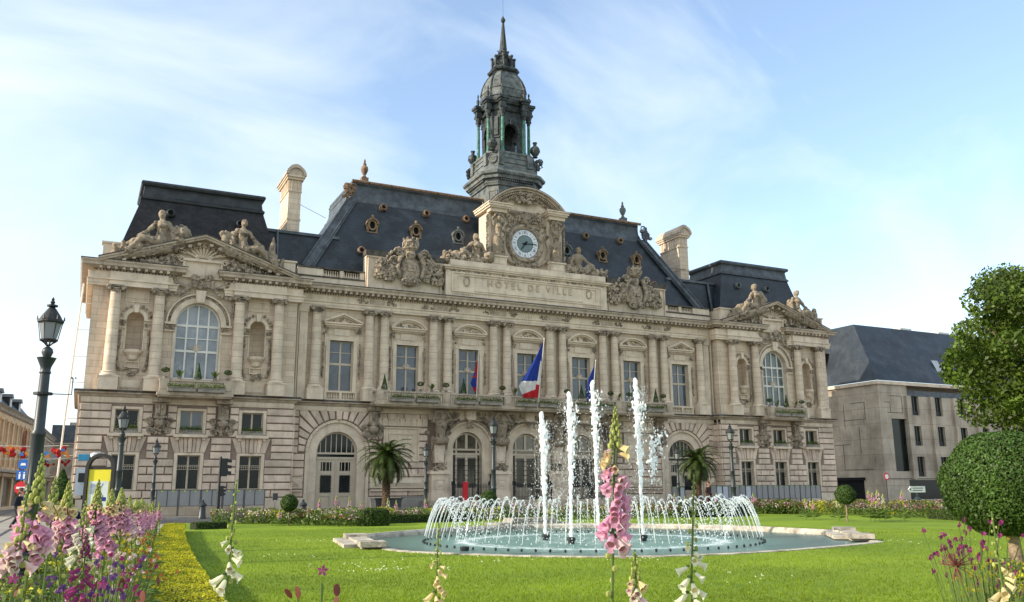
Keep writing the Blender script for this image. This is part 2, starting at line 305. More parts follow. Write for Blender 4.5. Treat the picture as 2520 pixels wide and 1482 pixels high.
for p, q in (((-36, -8.5), (-3, -10.4)), ((-3, -10.4), (60, -4.9))):
    d = Vector((q[0]-p[0], q[1]-p[1], 0)); rr = Matrix.Rotation(atan2(d.y, d.x), 3, 'Z'); b.obox(((p[0]+q[0])/2, (p[1]+q[1])/2, .04), d.length, .3, .13, rr)
b.build('kerb', m_kerb, kind='structure')
b = MB()
for i in range(6): x = -41.4+i*1.15; b.box(x, x+.13, -60, 80, -.02, -.014)
b.build('tram_track', m_rail, kind='structure')
# ================================================================ city hall
CH = thing('city_hall', 'grand cream stone town hall with slate roofs, clock pediment and domed bell tower', 'building')
def part(b, name, m, parent=CH, **kw): return b.build(name, m, parent, **kw)
PX, PY = 26.45, -1.0          # pavilion centre and front plane
XM = 19.55                    # half width of the main block
ZS, ZC = 8.1, 16.95
def wall_rects(b, x0, x1, z0, z1, y, th, holes):   # holes: (x0,x1,z0,z1)
    xs = sorted({x0, x1, *[h[0] for h in holes], *[h[1] for h in holes]}); xs = [x for x in xs if x0 <= x <= x1]
    for a, c in zip(xs, xs[1:]):
        mid = (a+c)/2; hs = sorted([(h[2], h[3]) for h in holes if h[0] <= mid <= h[1]]); z = z0
        for h0, h1 in hs:
            if h0 > z: b.box(a, c, y, y+th, z, h0)
            z = max(z, h1)
        if z < z1: b.box(a, c, y, y+th, z, z1)
def arch_fill(b, cx, zs, r, ztop, y, th, n=16, hw=None):   # spandrels above an arch inside the rectangle cx+-hw, zs..ztop
    hw = hw or r
    for i in range(n):
        a0, a1 = pi-pi*i/n, pi-pi*(i+1)/n
        x0, x1 = cx+r*cos(a0), cx+r*cos(a1); z0, z1 = zs+r*sin(a0), zs+r*sin(a1)
        b.slab([(x0, z0), (x1, z1), (x1, ztop), (x0, ztop)], y+th, y)
def arc_band(b, cx, zs, r0, r1, yb, yf, a0=0, a1=pi, n=20, ch=0):
    for i in range(n):
        p, q = a0+(a1-a0)*i/n, a0+(a1-a0)*(i+1)/n
        b.slab([(cx+r0*cos(p), zs+r0*sin(p)), (cx+r1*cos(p), zs+r1*sin(p)), (cx+r1*cos(q), zs+r1*sin(q)), (cx+r0*cos(q), zs+r0*sin(q))], yb, yf, ch)
WIN = [5.3*k for k in range(-3, 4)]
# --- walls (body) with real openings
w = MB(); up_holes = [(x-.93, x+.93, 8.9, 12.75) for x in WIN]
wall_rects(w, -XM, XM, ZS, 16.2, 0, .5, up_holes)
for s in (-1, 1):
    c = s*PX
    wall_rects(w, c-6.85, c+6.85, ZS, 16.2, PY, .5, [(c-1.5, c+1.5, 9.15, 14.62), (c-4.62, c-3.52, 10.9, 13.6), (c+3.52, c+4.62, 10.9, 13.6)])
    arch_fill(w, c, 13.05, 1.5, 14.62, PY, .5)
    for dx in (-4.07, 4.07):
        arch_fill(w, c+dx, 13.05, .55, 13.6, PY, .5, 8)
        w.lathe([(.56, 10.9), (.56, 13.05)]+[(.56*cos(a), 13.05+.56*sin(a)) for a in (.3, .6, .9, 1.2, 1.5)], (c+dx, PY+.5, 0), 8, None, 0, pi)
    for e in (-6.85, 6.85): w.box(c+e-(.4 if e > 0 else 0), c+e+(0 if e > 0 else .4), PY+.5, 14, ZS, 16.2)
    w.box(c-6.4, c+6.4, 13.5, 14, 0, 16.2)
w.box(-XM, XM, 15.5, 16, 0, 16.2)
part(w, 'upper_wall', m_wall)
# --- lower walls (recess plane) and rustication blocks
lw = MB(); rb = MB(); CO = .53
gx = [4.08*k for k in (-1, 0, 1)]
pav_holes = lambda c: [(c+d-.75, c+d+.75, 5.42, 6.98) for d in gx]+[(c+d-.75, c+d+.75, 1.65, 3.98) for d in gx]
main_holes = [(x-2.2, x+2.2, 0, 6.55) for x in (-15.9, 15.9)]+[(x-1.95, x+1.95, .75, 6.75) for x in (-5.3, 0, 5.3)]
wall_rects(lw, -XM, XM, 0, 7.75, .12, .5, main_holes)
for x, r, zs, zt in [(-15.9, 2.2, 4.35, 6.55), (15.9, 2.2, 4.35, 6.55)]+[(x, 1.95, 4.8, 6.75) for x in (-5.3, 0, 5.3)]: arch_fill(lw, x, zs, r, zt, .12, .5)
for s in (-1, 1):
    c = s*PX; wall_rects(lw, c-6.95, c+6.95, 0, 7.75, PY+.02, .5, pav_holes(c))
    for e in (-6.95, 6.95): lw.box(c+e-(.4 if e > 0 else 0), c+e+(0 if e > 0 else .4), PY+.52, 14, 0, 7.75)
    lw.box(-s*0+c-6.9, c+6.9, PY-.1, PY+.02, 0, 1.05)
part(lw, 'lower_wall', m_joint)
def course(b, x0, x1, z0, z1, y, holes, k, blk=1.45, d=.13):
    segs = [(x0, x1)]
    for h in holes:
        if h[2] < z1-.02 and h[3] > z0+.02:
            ns = []
            for a, c in segs:
                if h[1] <= a or h[0] >= c: ns.append((a, c)); continue
                if h[0]-a > .06: ns.append((a, h[0]))
                if c-h[1] > .06: ns.append((h[1], c))
            segs = ns
    for a, c in segs:
        L_ = c-a; n = max(1, round(L_/blk)); cuts = [a+L_*i/n for i in range(n+1)]
        if n > 1 and k % 2: cuts = [a]+[a+L_*(i+.5)/n for i in range(n)]+[c]
        for p, q in zip(cuts, cuts[1:]): b.slab([(p+.032, z0+.042), (q-.032, z0+.042), (q-.032, z1-.042), (p+.032, z1-.042)], y+.05, y-d, .035)
ZR = [1.1, 1.62, 2.14, 2.66, 3.18, 3.70, 4.22]+[5.20+.53*i for i in range(5)]
for s in (-1, 1):
    c = s*PX; fr = [(h[0]-.2, h[1]+.2, h[2]-.01, h[3]+.15) for h in pav_holes(c)]
    vo = [(c+d-1.35, c+d+1.35, 4.1, 5.2) for d in gx]
    br = [(c+d-.95, c+d+.95, 5.2, 8) for d in (-2.04, 2.04)] 
    zz = [1.1, 1.62, 2.14, 2.66, 3.18, 3.7, 4.22, 4.71, 5.2, 5.73, 6.26, 6.79, 7.3]
    for k, (z0, z1) in enumerate(zip(zz, zz[1:])): course(rb, c-6.95, c+6.95, z0, z1, PY, fr+vo+[(c+d-.45, c+d+.45, 5.2, 8) for d in (-2.04, 2.04)], k)
    # quoin blocks returning along both flanks
    for k, (z0, z1) in enumerate(zip(zz, zz[1:])):
        for e in (-1, 1):
            for y0, y1 in ((PY-.05, .5), (.5, 2), (2, 3.5), (3.5, 5), (5, 8), (8, 11)): rb.box(c+e*6.93, c+e*7.06, y0+.03, y1-.03, z0+.03, z1-.03)
    for d in gx:   # flat-arch voussoirs
        xx = [-1.33, -.78, -.42, -.15, .15, .42, .78, 1.33]; xb = [-1.0, -.62, -.36, -.14, .14, .36, .62, 1.0]
        for i in range(7): dd = .2 if i == 3 else .1; rb.slab([(c+d+xb[i]+.015, 4.14), (c+d+xb[i+1]-.015, 4.14), (c+d+xx[i+1]-.015, 5.15), (c+d+xx[i]+.015, 5.15)], PY+.05, PY-dd, .03)
# main block courses and radial voussoirs
hm = [(x-2.95, x+2.95, 4.22, 7.4) for x in (-15.9, 15.9)]+[(x-2.45, x+2.45, 0, 4.3) for x in (-15.9, 15.9)]+[(-8.75, 8.75, 0, 8)]+[(s*10.95-1.55-0, s*10.95+1.35, 3.7, 6.3) for s in (-1, 1)]+[(s*13.25-.5, s*13.25+.5, 5.2, 8) for s in (-1, 1)]
zz = [1.1, 1.62, 2.14, 2.66, 3.18, 3.7, 4.22, 4.75, 5.27, 5.8, 6.33, 6.86, 7.38]
for k, (z0, z1) in enumerate(zip(zz, zz[1:])): course(rb, -XM, XM, z0, z1, .1, hm, k, 1.5, .12)
for cx in (-15.9, 15.9):
    n = 17
    for i in range(n):
        a0, a1 = pi*i/n+.018, pi*(i+1)/n-.018
        def out(a):
            ca, sa = cos(a), sin(a); hw, hh = 2.95, 3.05; t = min(hw/abs(ca) if abs(ca) > 1e-6 else 99, hh/sa if sa > 1e-6 else 99); return (cx+ca*t, 4.32+sa*t)
        r0 = 2.5 if i != n//2 else 2.42; pts = [(cx+r0*cos(a0), 4.32+r0*sin(a0)), out(a0)]
        ac = atan2(3.05, 2.95)
        for cc in (ac, pi-ac):
            if a0 < cc < a1: pts.append(out(cc))
        pts += [out(a1), (cx+r0*cos(a1), 4.32+r0*sin(a1))]; rb.slab(pts, .2, -.06 if i != n//2 else -.2, .04)
part(rb, 'rusticated_blocks', m_rust)
d = MB()   # plain dressed stone of the ground floor: plinths, arch rims, panels, sills, window surrounds
for s in (-1, 1):
    c = s*PX; d.box(c-7.1, c+7.1, PY-.18, PY-.1, .0, 1.08); 
    for e in (-1, 1): d.box(c+e*6.95, c+e*7.12, PY-.18, 14, 0, 1.08)
    for h in pav_holes(c):
        a, q, z0, z1 = h; y = PY-.06
        for r_ in ((a-.2, a+.012, z0, z1+.15), (q-.012, q+.2, z0, z1+.15), (a+.012, q-.012, z1-.012, z1+.15)): d.box(r_[0], r_[1], y, PY+.35, r_[2], r_[3])
    for dx in gx:
        d.box(c+dx-1.1, c+dx+1.1, PY-.42, PY+.1, 5.16, 5.36)
        for q in (-.85, .85): d.box(c+dx+q-.1, c+dx+q+.1, PY-.3, PY, 4.98, 5.16)
        d.box(c+dx-.75, c+dx+.75, PY-.1, PY+.3, 5.36, 5.44)
for x in (-15.9, 15.9):
    arc_band(d, x, 4.32, 1.55, 2.2, .62, .16, n=22); arc_band(d, x, 4.32, 2.2, 2.42, .45, -.02, n=22, ch=.04)
    for e in (-1, 1): d.box(x+e*1.55, x+e*2.2, .16, .62, 0, 4.32); d.box(x+e*2.2, x+e*2.42, -.02, .45, 0, 4.32)
    for a, q in ((-XM, x-2.42), (x+2.42, -8.75)) if x < 0 else ((8.75, x-2.42), (x+2.42, XM)): d.box(a, q, -.1, .12, 0, 1.06)
for s in (-1, 1):   # diamond-cut panels low on the walls, blind panel above
    for a, q in ((8.85, 13.35), (18.45, 19.4)):
        a, q = sorted((s*a, s*q)); d.box(a, q, -.16, 0, 2.62, 2.72); d.box(a, q, -.16, 0, 1.5, 1.62); d.slab([(a, 1.7), (q, 1.7), (q, 2.5), (a, 2.5)], 0, -.1, .03)
        if q-a > 2: 
            for z in (2.1,): d.add([(a+.15, -.101, 1.8), (q-.15, -.101, 1.8), (q-.15, -.101, 2.4), (a+.15, -.101, 2.4), (a+.6, -.22, 2.1), (q-.6, -.22, 2.1)], [(0, 1, 5, 4), (1, 2, 5), (2, 3, 4, 5), (3, 0, 4)])
        else: d.add([(a+.15, -.101, 1.8), (q-.15, -.101, 1.8), (q-.15, -.101, 2.4), (a+.15, -.101, 2.4), ((a+q)/2, -.25, 2.1)], [(0, 1, 4), (1, 2, 4), (2, 3, 4), (3, 0, 4)])
    x0, x1 = sorted((s*9.5, s*12.4)); d.box(x0, x1, .04, .12, 3.7, 6.3)
    for a, q, e, f in ((x0, x1, 6.2, 6.3), (x0, x1, 3.7, 3.8), (x0, x0+.1, 3.8, 6.2), (x1-.1, x1, 3.8, 6.2)): d.box(a, q, -.1, .04, e, f)
    for a, q, e, f in ((x0+.45, x1-.45, 5.75, 5.84), (x0+.45, x1-.45, 4.1, 4.19), (x0+.45, x0+.54, 4.19, 5.75), (x1-.54, x1-.45, 4.19, 5.75)): d.box(a, q, -.04, .04, e, f)
    for i in range(9): x = s*(9.0+i*.47); d.slab([(x-.2, 6.4), (x+.2, 6.4), (x+.2, 7.0), (x-.2, 7.0)], .1, -.04, .03)
d.box(-8.75, 8.75, -.16, .12, 6.95, 7.75)
for x in (-5.3, 0, 5.3):
    arc_band(d, x, 4.8, 1.28, 1.95, .6, .12, n=22); arc_band(d, x, 4.8, 1.95, 2.12, .4, -.12, n=22, ch=.04)
    for e in (-1, 1): d.box(x+e*1.28, x+e*1.95, .12, .6, .75, 4.8); d.box(x+e*1.95, x+e*2.12, -.12, .4, .75, 4.8)
for x in (-7.95, -2.65, 2.65, 7.95):
    for z0, z1, hw, y in ((.0, 1.35, .78, -.72), (1.35, 2.75, .70, -.62), (2.75, 2.95, .84, -.75), (2.95, 3.05, .72, -.64)): d.box(x-hw, x+hw, y, .12, z0, z1)
    for a, q, e, f in ((-.42, .42, 2.3, 2.36), (-.42, .42, 1.62, 1.68), (-.42, -.36, 1.68, 2.3), (.36, .42, 1.68, 2.3)): d.box(x+a, x+q, -.67, -.62, e, f)
    d.add([(x-.34, -.621, 1.7), (x+.34, -.621, 1.7), (x+.34, -.621, 2.28), (x-.34, -.621, 2.28), (x, -.75, 2.0)], [(0, 1, 4), (1, 2, 4), (2, 3, 4), (3, 0, 4)])
    d.slab([(x-.34, 3.6), (x+.34, 3.6), (x+.5, 5.35), (x-.5, 5.35)], .12, -.55, .04); d.slab([(x-.2, 3.75), (x+.2, 3.75), (x+.32, 5.2), (x-.32, 5.2)], -.5, -.6, .03)
part(d, 'dressed_trim', m_stone)
# --- upper floor: pedestal band, string courses, entablature
dr = MB(); co = MB(); cv = MB(); bl = MB()
def route(o=0):   # plan path of the facade, travelling +x so "out" is towards the square
    e = PX+6.85; i = PX-6.85
    return [(-e, 12), (-e, PY), (-i, PY), (-i, 0), (i, 0), (i, PY), (e, PY), (e, 12)]
rt = route()
co.sweep([(-PX-6.95, 12), (-PX-6.95, PY), (-PX+6.95, PY), (-PX+6.95, 0), (PX-6.95, 0), (PX-6.95, PY), (PX+6.95, PY), (PX+6.95, 12)], [(-.3, 7.74), (.12, 7.74), (.2, 7.84), (.2, 7.9), (.42, 7.95), (.42, 8.1), (.36, 8.15), (-.3, 8.15)]); bl.sweep([(-PX-6.95, 12), (-PX-6.95, PY), (-PX+6.95, PY), (-PX+6.95, 0), (PX-6.95, 0), (PX-6.95, PY), (PX+6.95, PY), (PX+6.95, 12)], [(-.05, 8.12), (.44, 8.03), (.445, 8.115), (.37, 8.175), (-.05, 8.175)])
dr.sweep(rt, [(-.3, 7.36), (.06, 7.36), (.1, 7.5), (.1, 7.72), (-.3, 7.72)])
dr.sweep(rt, [(-.1, 8.15), (.3, 8.15), (.3, 8.25), (.14, 8.3), (.14, 8.9), (.22, 8.96), (.22, 9.06), (-.1, 9.06)][:8]) if 0 else None
ent = [(-.3, 15.2), (.34, 15.2), (.34, 15.37), (.38, 15.37), (.38, 15.55), (.46, 15.62), (.46, 15.68), (.32, 15.7), (.32, 16.12), (.42, 16.18), (-.3, 16.18)]
gi = PX-6.85
dr.sweep([(-gi, 0), (gi, 0)], [(o-.02 if o > 0 else o, z) for o, z in ent])
corn_p = [(-.3, 16.36), (.5, 16.36), (.58, 16.44), (.95, 16.5), (.95, 16.66), (1.06, 16.78), (1.06, 16.86), (-.3, 16.92)]
co.sweep([(-gi, 0), (gi, 0)], corn_p)
def dent_row(b, x0, x1, y, z0, z1, w, dd, step):
    n = int((x1-x0)/step); st = (x1-x0)/n
    for i in range(n): x = x0+st*(i+.5); b.box(x-w/2, x+w/2, y-dd, y+.1, z0, z1)
dent_row(co, -gi, gi, -.34, 16.18, 16.3, .11, .12, .2); dent_row(co, -gi, gi, -.5, 16.3, 16.49, .19, .38, .43); bl.sweep([(-gi, 0), (gi, 0)], [(-.2, 16.93), (1.09, 16.87), (1.09, 16.93), (.3, 17.06), (-.2, 17.06)])
for s in (-1, 1):
    c = s*PX
    for side in (-1, 1):   # broken horizontal cornice of the pediment over the paired columns, wrapping the outer corner
        a, q = (c-6.85, c-1.95) if side < 0 else (c+1.95, c+6.85)
        outer = a if side < 0 else q
        path = [(a, 12), (a, PY), (q, PY), (q, PY+.4)] if side < 0 else [(a, PY+.4), (a, PY), (q, PY), (q, 12)]
        dr.sweep(path, ent); co.sweep(path, [(o*.86, z) for o, z in corn_p]); lo, hi = a+.1, q-.1
        dent_row(co, lo, hi, PY-.34, 16.18, 16.3, .11, .12, .2); dent_row(co, lo, hi, PY-.5, 16.3, 16.46, .19, .3, .43); bl.sweep(path, [(-.1, 16.9), (.93, 16.87), (.93, 16.92), (.3, 17.0), (-.1, 17.0)])
        cc = c+side*4.07; dr.box(cc-1.85, cc+1.85, PY-.62, PY-.3, 15.2, 15.62); dr.box(cc-1.85, cc+1.85, PY-.52, PY-.3, 15.62, 16.18); dr.box(cc-1.98, cc+1.98, PY-.7, PY-.3, 15.56, 15.66)
    # raking cornice and tympanum
    ax, az, ex, ez = 0, 19.3, 6.75, 16.95
    for side in (-1, 1):
        for (t0, t1, y) in ((0, .18, -.35), (.18, .34, -1.0), (.34, .46, -1.12)):
            co.slab([(c, az-.46+t0), (c+side*ex, ez-.46+t0+.02), (c+side*ex, ez-.46+t1+.02), (c, az-.46+t1)], PY+.3, PY+y)
        n = 11
        for i in range(n):
            t = (i+.7)/(n+.4); x = c+side*ex*t; z = az+(ez-az)*t-.46; co.box(x-.12, x+.12, PY-.85, PY-.1, z-.14, z+.05)
        for i in range(34): t = (i+.5)/35; x = c+side*ex*t; z = az+(ez-az)*t-.62; co.box(x-.05, x+.05, PY-.42, PY-.1, z-.1, z+.03)
        bl.slab([(c, az), (c+side*ex, ez+.02), (c+side*ex, ez+.09), (c, az+.07)], PY+.3, PY-1.16)
    dr.slab([(c-6.6, 16.2), (c+6.6, 16.2), (c+6.6, 16.5), (c, 18.75), (c-6.6, 16.5)], PY+.5, PY-.02)
    dr.slab([(c-1.96, 15.18), (c+1.96, 15.18), (c+1.96, 16.19), (c-1.96, 16.19)], PY+.45, PY-.035)
    # tablet with shell
    for a, q, e, f, y in ((-1.35, 1.35, 16.3, 16.42, -.3), (-1.35, -1.2, 16.42, 17.5, -.3), (1.2, 1.35, 16.42, 17.5, -.3), (-1.35, 1.35, 17.5, 17.68, -.36), (-1.2, 1.2, 16.42, 17.5, -.14)): dr.box(c+a, c+q, PY+y, PY, e, f)
    arc_band(dr, c, 17.72, 1.42, 1.6, PY, PY-.42, R(12), R(168), 14); arc_band(dr, c, 17.72, 1.25, 1.42, PY, PY-.25, R(12), R(168), 14)
    for i in range(9): a = R(20+140*i/8); dr.tube([(c+.25*cos(a), PY-.1, 17.75+.1*sin(a)), (c+1.25*cos(a), PY-.18, 17.72+1.2*sin(a))], [.06, .13], 5)
    for sd in (-1, 1):
        for k, (x, z, r_) in enumerate(((1.5, 17.55, .26), (.45, 17.8, .16))): dr.spiral((c+sd*x, PY-.3, z), r_, 1.4, .08, 'y', sd)
        cv.lump(c+sd*3.0-1.15, c+sd*3.0+1.15, 16.95, 17.9, PY-.5, 60, .16, lambda x, z, c=c: z < 19.0-abs(x-c)*.37-.35 and z < 18.2-.25*abs(abs(x-c)-2.6)*2)
        pts = [(c+sd*1.7, PY-.25, 17.4), (c+sd*2.0, PY-.3, 16.6), (c+sd*1.75, PY-.3, 15.9), (c+sd*1.0, PY-.35, 15.6)]; cv.tube(pts, [.12, .2, .18, .12], 6)
        cv.chain([(c+sd*.7, PY-.4, 15.75), (c+sd*1.3, PY-.35, 15.1), (c+sd*2.1, PY-.3, 14.95), (c+sd*2.35, PY-.25, 15.3)], .17)
        cv.chain([(c+sd*2.3, PY-.2, 15.2), (c+sd*2.28, PY-.2, 13.7)], .12)
    cv.lump(c-.8, c+.8, 15.5, 16.4, PY-.35, 40, .17); dr.slab([(c-.26, 14.5), (c+.26, 14.5), (c+.36, 15.4), (c-.36, 15.4)], PY, PY-.42, .04)
    # arch rim, imposts, keystone
    arc_band(dr, c, 13.05, 1.5, 1.85, PY+.2, PY-.1, n=22); arc_band(cv, c, 13.05, 1.85, 2.05, PY+.1, PY-.14, n=44, ch=.05); arc_band(dr, c, 13.05, 2.05, 2.15, PY+.1, PY-.22, n=22)
    for sd in (-1, 1):
        dr.box(c+sd*1.5, c+sd*2.25, PY-.14, PY, 12.42, 12.5); dr.box(c+sd*1.5, c+sd*2.25, PY-.22, PY, 12.9, 13.05); cv.lump(c+sd*1.87-.3, c+sd*1.87+.3, 12.55, 12.85, PY-.06, 10, .1)
        dr.box(c+sd*1.49, c+sd*1.62, PY-.06, PY+.37, 9.15, 12.42)
        # niche: imposts, wreath, basin on bracket
        n_ = c+sd*4.07
        arc_band(dr, n_, 13.05, .55, .78, PY+.2, PY-.1, n=12); dr.slab([(n_-.13, 13.5), (n_+.13, 13.5), (n_+.2, 14.05), (n_-.2, 14.05)], PY, PY-.3, .03)
        for e in (-1, 1):
            dr.box(n_+e*.55, n_+e*1.0, PY-.12, PY, 12.98, 13.06); dr.box(n_+e*.55, n_+e*.98, PY-.1, PY, 12.42, 12.48); cv.lump(n_+e*.76-.15, n_+e*.76+.15, 12.52, 12.9, PY-.05, 7, .09)
            dr.box(n_+e*.54, n_+e*.62, PY-.04, PY+.3, 10.9, 12.42)
            cv.chain([(n_+e*.88, PY-.08, 12.3), (n_+e*.95, PY-.08, 10.2), (n_+e*.75, PY-.08, 9.5)], .11)
            cv.chain([(n_+.95*cos(a), PY-.1, 13.1+.95*sin(a)) for a in np.linspace(pi/2+e*.3, pi/2+e*1.5, 5)], .11)
        dr.lathe([(.12, 10.2), (.3, 10.3), (.36, 10.55), (.58, 10.75), (.62, 10.9), (.5, 10.95)], (n_, PY-.05, 0), 12)
        for a, q, e, f in ((-.45, .45, 10.1, 10.16), (-.45, .45, 9.72, 9.78), (-.45, -.4, 9.78, 10.1), (.4, .45, 9.78, 10.1)): dr.box(n_+a, n_+q, PY-.14, PY, e, f)
        cv.lump(n_-.55, n_+.55, 9.2, 9.7, PY-.08, 16, .12, lambda x, z, n_=n_: abs(x-n_) < (z-9.0)*1.1)
        for a, q, e, f in ((-.75, .75, 14.95, 15.02), (-.75, .75, 14.25, 14.32), (-.75, -.68, 14.32, 14.95), (.68, .75, 14.32, 14.95)): dr.box(n_+a, n_+q, PY-.07, PY, e, f)
        dr.box(n_-.7, n_+.7, PY-.05, PY, 8.35, 8.9); dr.box(n_-.62, n_+.62, PY-.09, PY-.05, 8.42, 8.83)
    for e in (-1, 1): dr.box(c+e*6.85-.9*(e > 0)-.0, c+e*6.85+.9*(e < 0), PY-.12, PY, 8.15, 9.1)
    # attic behind the pediment
    dr.box(c-6.4, c+6.4, PY+.5, PY+1.4, 16.9, 18.2); bl.box(c-6.5, c+6.5, PY+.45, PY+1.45, 18.2, 18.3)
    for e in (-1, 1): dr.box(c+e*5.3, c+e*6.5, PY-.3, PY+.5, 16.95, 18.15); dr.box(c+e*5.2, c+e*6.6, PY-.4, PY+.5, 18.15, 18.27)
    for e in (-1, 1): dr.box(c+e*6.2, c+e*6.5, PY+1.4, 11, 16.9, 18.2)
# main window surrounds and pediments
for k, x in enumerate(WIN):
    for a, q, z0, z1, y in ((-1.2, -.92, 8.75, 12.74, -.1), (.92, 1.2, 8.75, 12.74, -.1), (-1.2, 1.2, 12.75, 13.0, -.1), (-1.32, -1.2, 12.3, 13.3, -.07), (1.2, 1.32, 12.3, 13.3, -.07), (-.6, .6, 13.15, 13.65, -.06), (-1.4, 1.4, 13.85, 14.0, -.28), (-1.48, 1.48, 14.0, 14.1, -.42), (-1.25, 1.25, 13.7, 13.85, -.12)): dr.box(x+a, x+q, y, .3, z0, z1)
    dent_row(dr, x-1.3, x+1.3, -.12, 13.74, 13.83, .06, .1, .13)
    for e in (-1, 1): cv.lump(x+e*1.28-.14, x+e*1.28+.14, 13.2, 13.8, -.12, 8, .1); cv.chain([(x+e*1.42, -.06, 12.6), (x+e*1.42, -.06, 9.9)], .085)
    if k in (0, 6):
        for e in (-1, 1): dr.slab([(x, 14.72), (x+e*1.5, 14.1), (x+e*1.5, 14.22), (x, 14.86)], 0, -.45); dr.slab([(x, 14.6), (x+e*1.35, 14.1), (x+e*1.45, 14.1), (x, 14.72)], 0, -.3)
        dr.slab([(x-1.3, 14.1), (x+1.3, 14.1), (x, 14.62)], .1, -.08); cv.lump(x-.8, x+.8, 14.12, 14.45, -.12, 16, .08, lambda X, z, x=x: z < 14.55-abs(X-x)*.42)
    else:
        rr = 1.95; zc_ = 14.82-rr; aa = math.acos(1.48/rr); arc_band(dr, x, zc_, rr-.12, rr, 0, -.45, aa, pi-aa, 14); arc_band(dr, x, zc_, rr-.24, rr-.12, 0, -.3, aa+.02, pi-aa-.02, 14)
        dr.slab([(x+(rr-.2)*cos(a), max(14.1, zc_+(rr-.2)*sin(a))) for a in np.linspace(aa, pi-aa, 12)], .1, -.08); cv.lump(x-1.0, x+1.0, 14.12, 14.5, -.12, 22, .08, lambda X, z, x=x, zc_=zc_, rr=rr: hypot(X-x, z-zc_) < rr-.3)
    for a, q, e, f in ((-1.75, 1.75, 15.08, 15.14), (-1.75, -1.69, 14.0, 15.08), (1.69, 1.75, 14.0, 15.08)): dr.box(x+a, x+q, -.03, 0, e, f)
    if k in (0, 6):
        for j in (-1, 1): dr.box(x+j*1.18-.08, x+j*1.18+.08, -.2, 0, 8.3, 8.82)
        dr.box(x-.1, x+.1, -.2, 0, 8.3, 8.76)
        for i in range(12): X = x-1.05+i*.19; (dr.lathe([(.04, 8.3), (.08, 8.42), (.035, 8.6), (.06, 8.76)], (X, -.1, 0), 6) if abs(X-x) > .12 else 0)
        dr.box(x-1.26, x+1.26, -.22, 0, 8.76, 8.86); dr.box(x-1.26, x+1.26, -.22, 0, 8.15, 8.3)
xs_ = [-17.97]+[v for k in range(-3, 3) for v in (5.3*(k+.5)-.61, 5.3*(k+.5)+.61)]+[17.97]
for x in (-17.97, 17.97): dr.box(x-.62, x+.62+.0, -.82, 0, 8.15, 9.0); dr.box(x-.5-(.0), x+.5, -.84, 0, 9.0, 9.08)
for k in range(-3, 3): x = 5.3*(k+.5); dr.box(x-1.12, x+1.12, -.82, 0, 8.15, 8.98); dr.box(x-1.16, x+1.16, -.86, 0, 8.98, 9.08)
for k in range(-3, 3): x = 5.3*(k+.5); dr.box(x-.14, x+.14, -.1, 0, 9.08, 15.2)
for s in (-1, 1):
    dr.box(s*18.9-.3, s*18.9+.3, -.22, 0, 8.15, 15.2); dr.box(s*18.9-.36, s*18.9+.36, -.3, 0, 14.75, 15.2)
    for dx in (-5.45, -2.68, 2.68, 5.45): c = s*PX+dx; dr.box(c-.6, c+.6, PY-.86, PY, 8.15, 8.98); dr.box(c-.66, c+.66, PY-.9, PY, 8.98, 9.08)
part(dr, 'dressed_masonry', m_stone); part(bl, 'blackened_coping', m_black)
# frieze arabesques
for k in range(-3, 3):
    for e in (-1, 1): x = 5.3*(k+.5)+e*1.15+2.65*0; cv.lump(x-.42, x+.42, 15.76, 16.08, -.34, 11, .1)
    co.box(5.3*(k+.5)-.6, 5.3*(k+.5)+.6, -.35, -.3, 15.76, 16.08)
part(co, 'main_cornice', m_corn)
# --- columns: each one a part with its capital and base
def column(x, y, r=.36):
    sh = MB(); sh.lathe([(r*1.02, 9.4), (r, 9.9), (r, 11), (r*.95, 13), (r*.87, 14.72)], (x, y, 0), 20)
    for z in np.arange(9.85, 14.7, .45): pass
    o = part(sh, 'column', m_col, smooth=True)
    b = MB(); b.lathe([(r*1.45, 9.08), (r*1.45, 9.16), (r*1.38, 9.2), (r*1.2, 9.24), (r*1.2, 9.28), (r*1.32, 9.32), (r*1.2, 9.38), (r*1.03, 9.4)], (x, y, 0), 20); part(b, 'column_base', m_stone, o, smooth=True)
    c = MB(); c.lathe([(r*.87, 14.72), (r*.95, 14.74), (r*.9, 14.78), (r*.92, 14.88), (r*1.2, 14.98)], (x, y, 0), 14); c.box(x-r*1.3, x+r*1.3, y-r*1.3, y+r*1.3, 15.08, 15.2)
    for e in (-1, 1):
        for f in (-1, 1): c.spiral((x+e*r*1.12, y-r*1.05*(1 if f < 0 else -.6), 14.98), .17, 1.3, .06, 'y', e, 9)
        c.tube([(x+e*r*1.12, y-r*1.2, 14.98), (x+e*r*1.12, y+r*.8, 14.98)], .1, 8)
    c.tube([(x-r*1.1, y-r*1.1, 15.08), (x, y-r*1.15, 14.96), (x+r*1.1, y-r*1.1, 15.08)], .05, 5); c.lump(x-r, x+r, 14.68, 14.9, y-r*.95, 7, .07)
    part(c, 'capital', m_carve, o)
for x in xs_: column(x, -.42)
for s in (-1, 1):
    for dx in (-5.45, -2.68, 2.68, 5.45): column(s*PX+dx, PY-.45, .38)
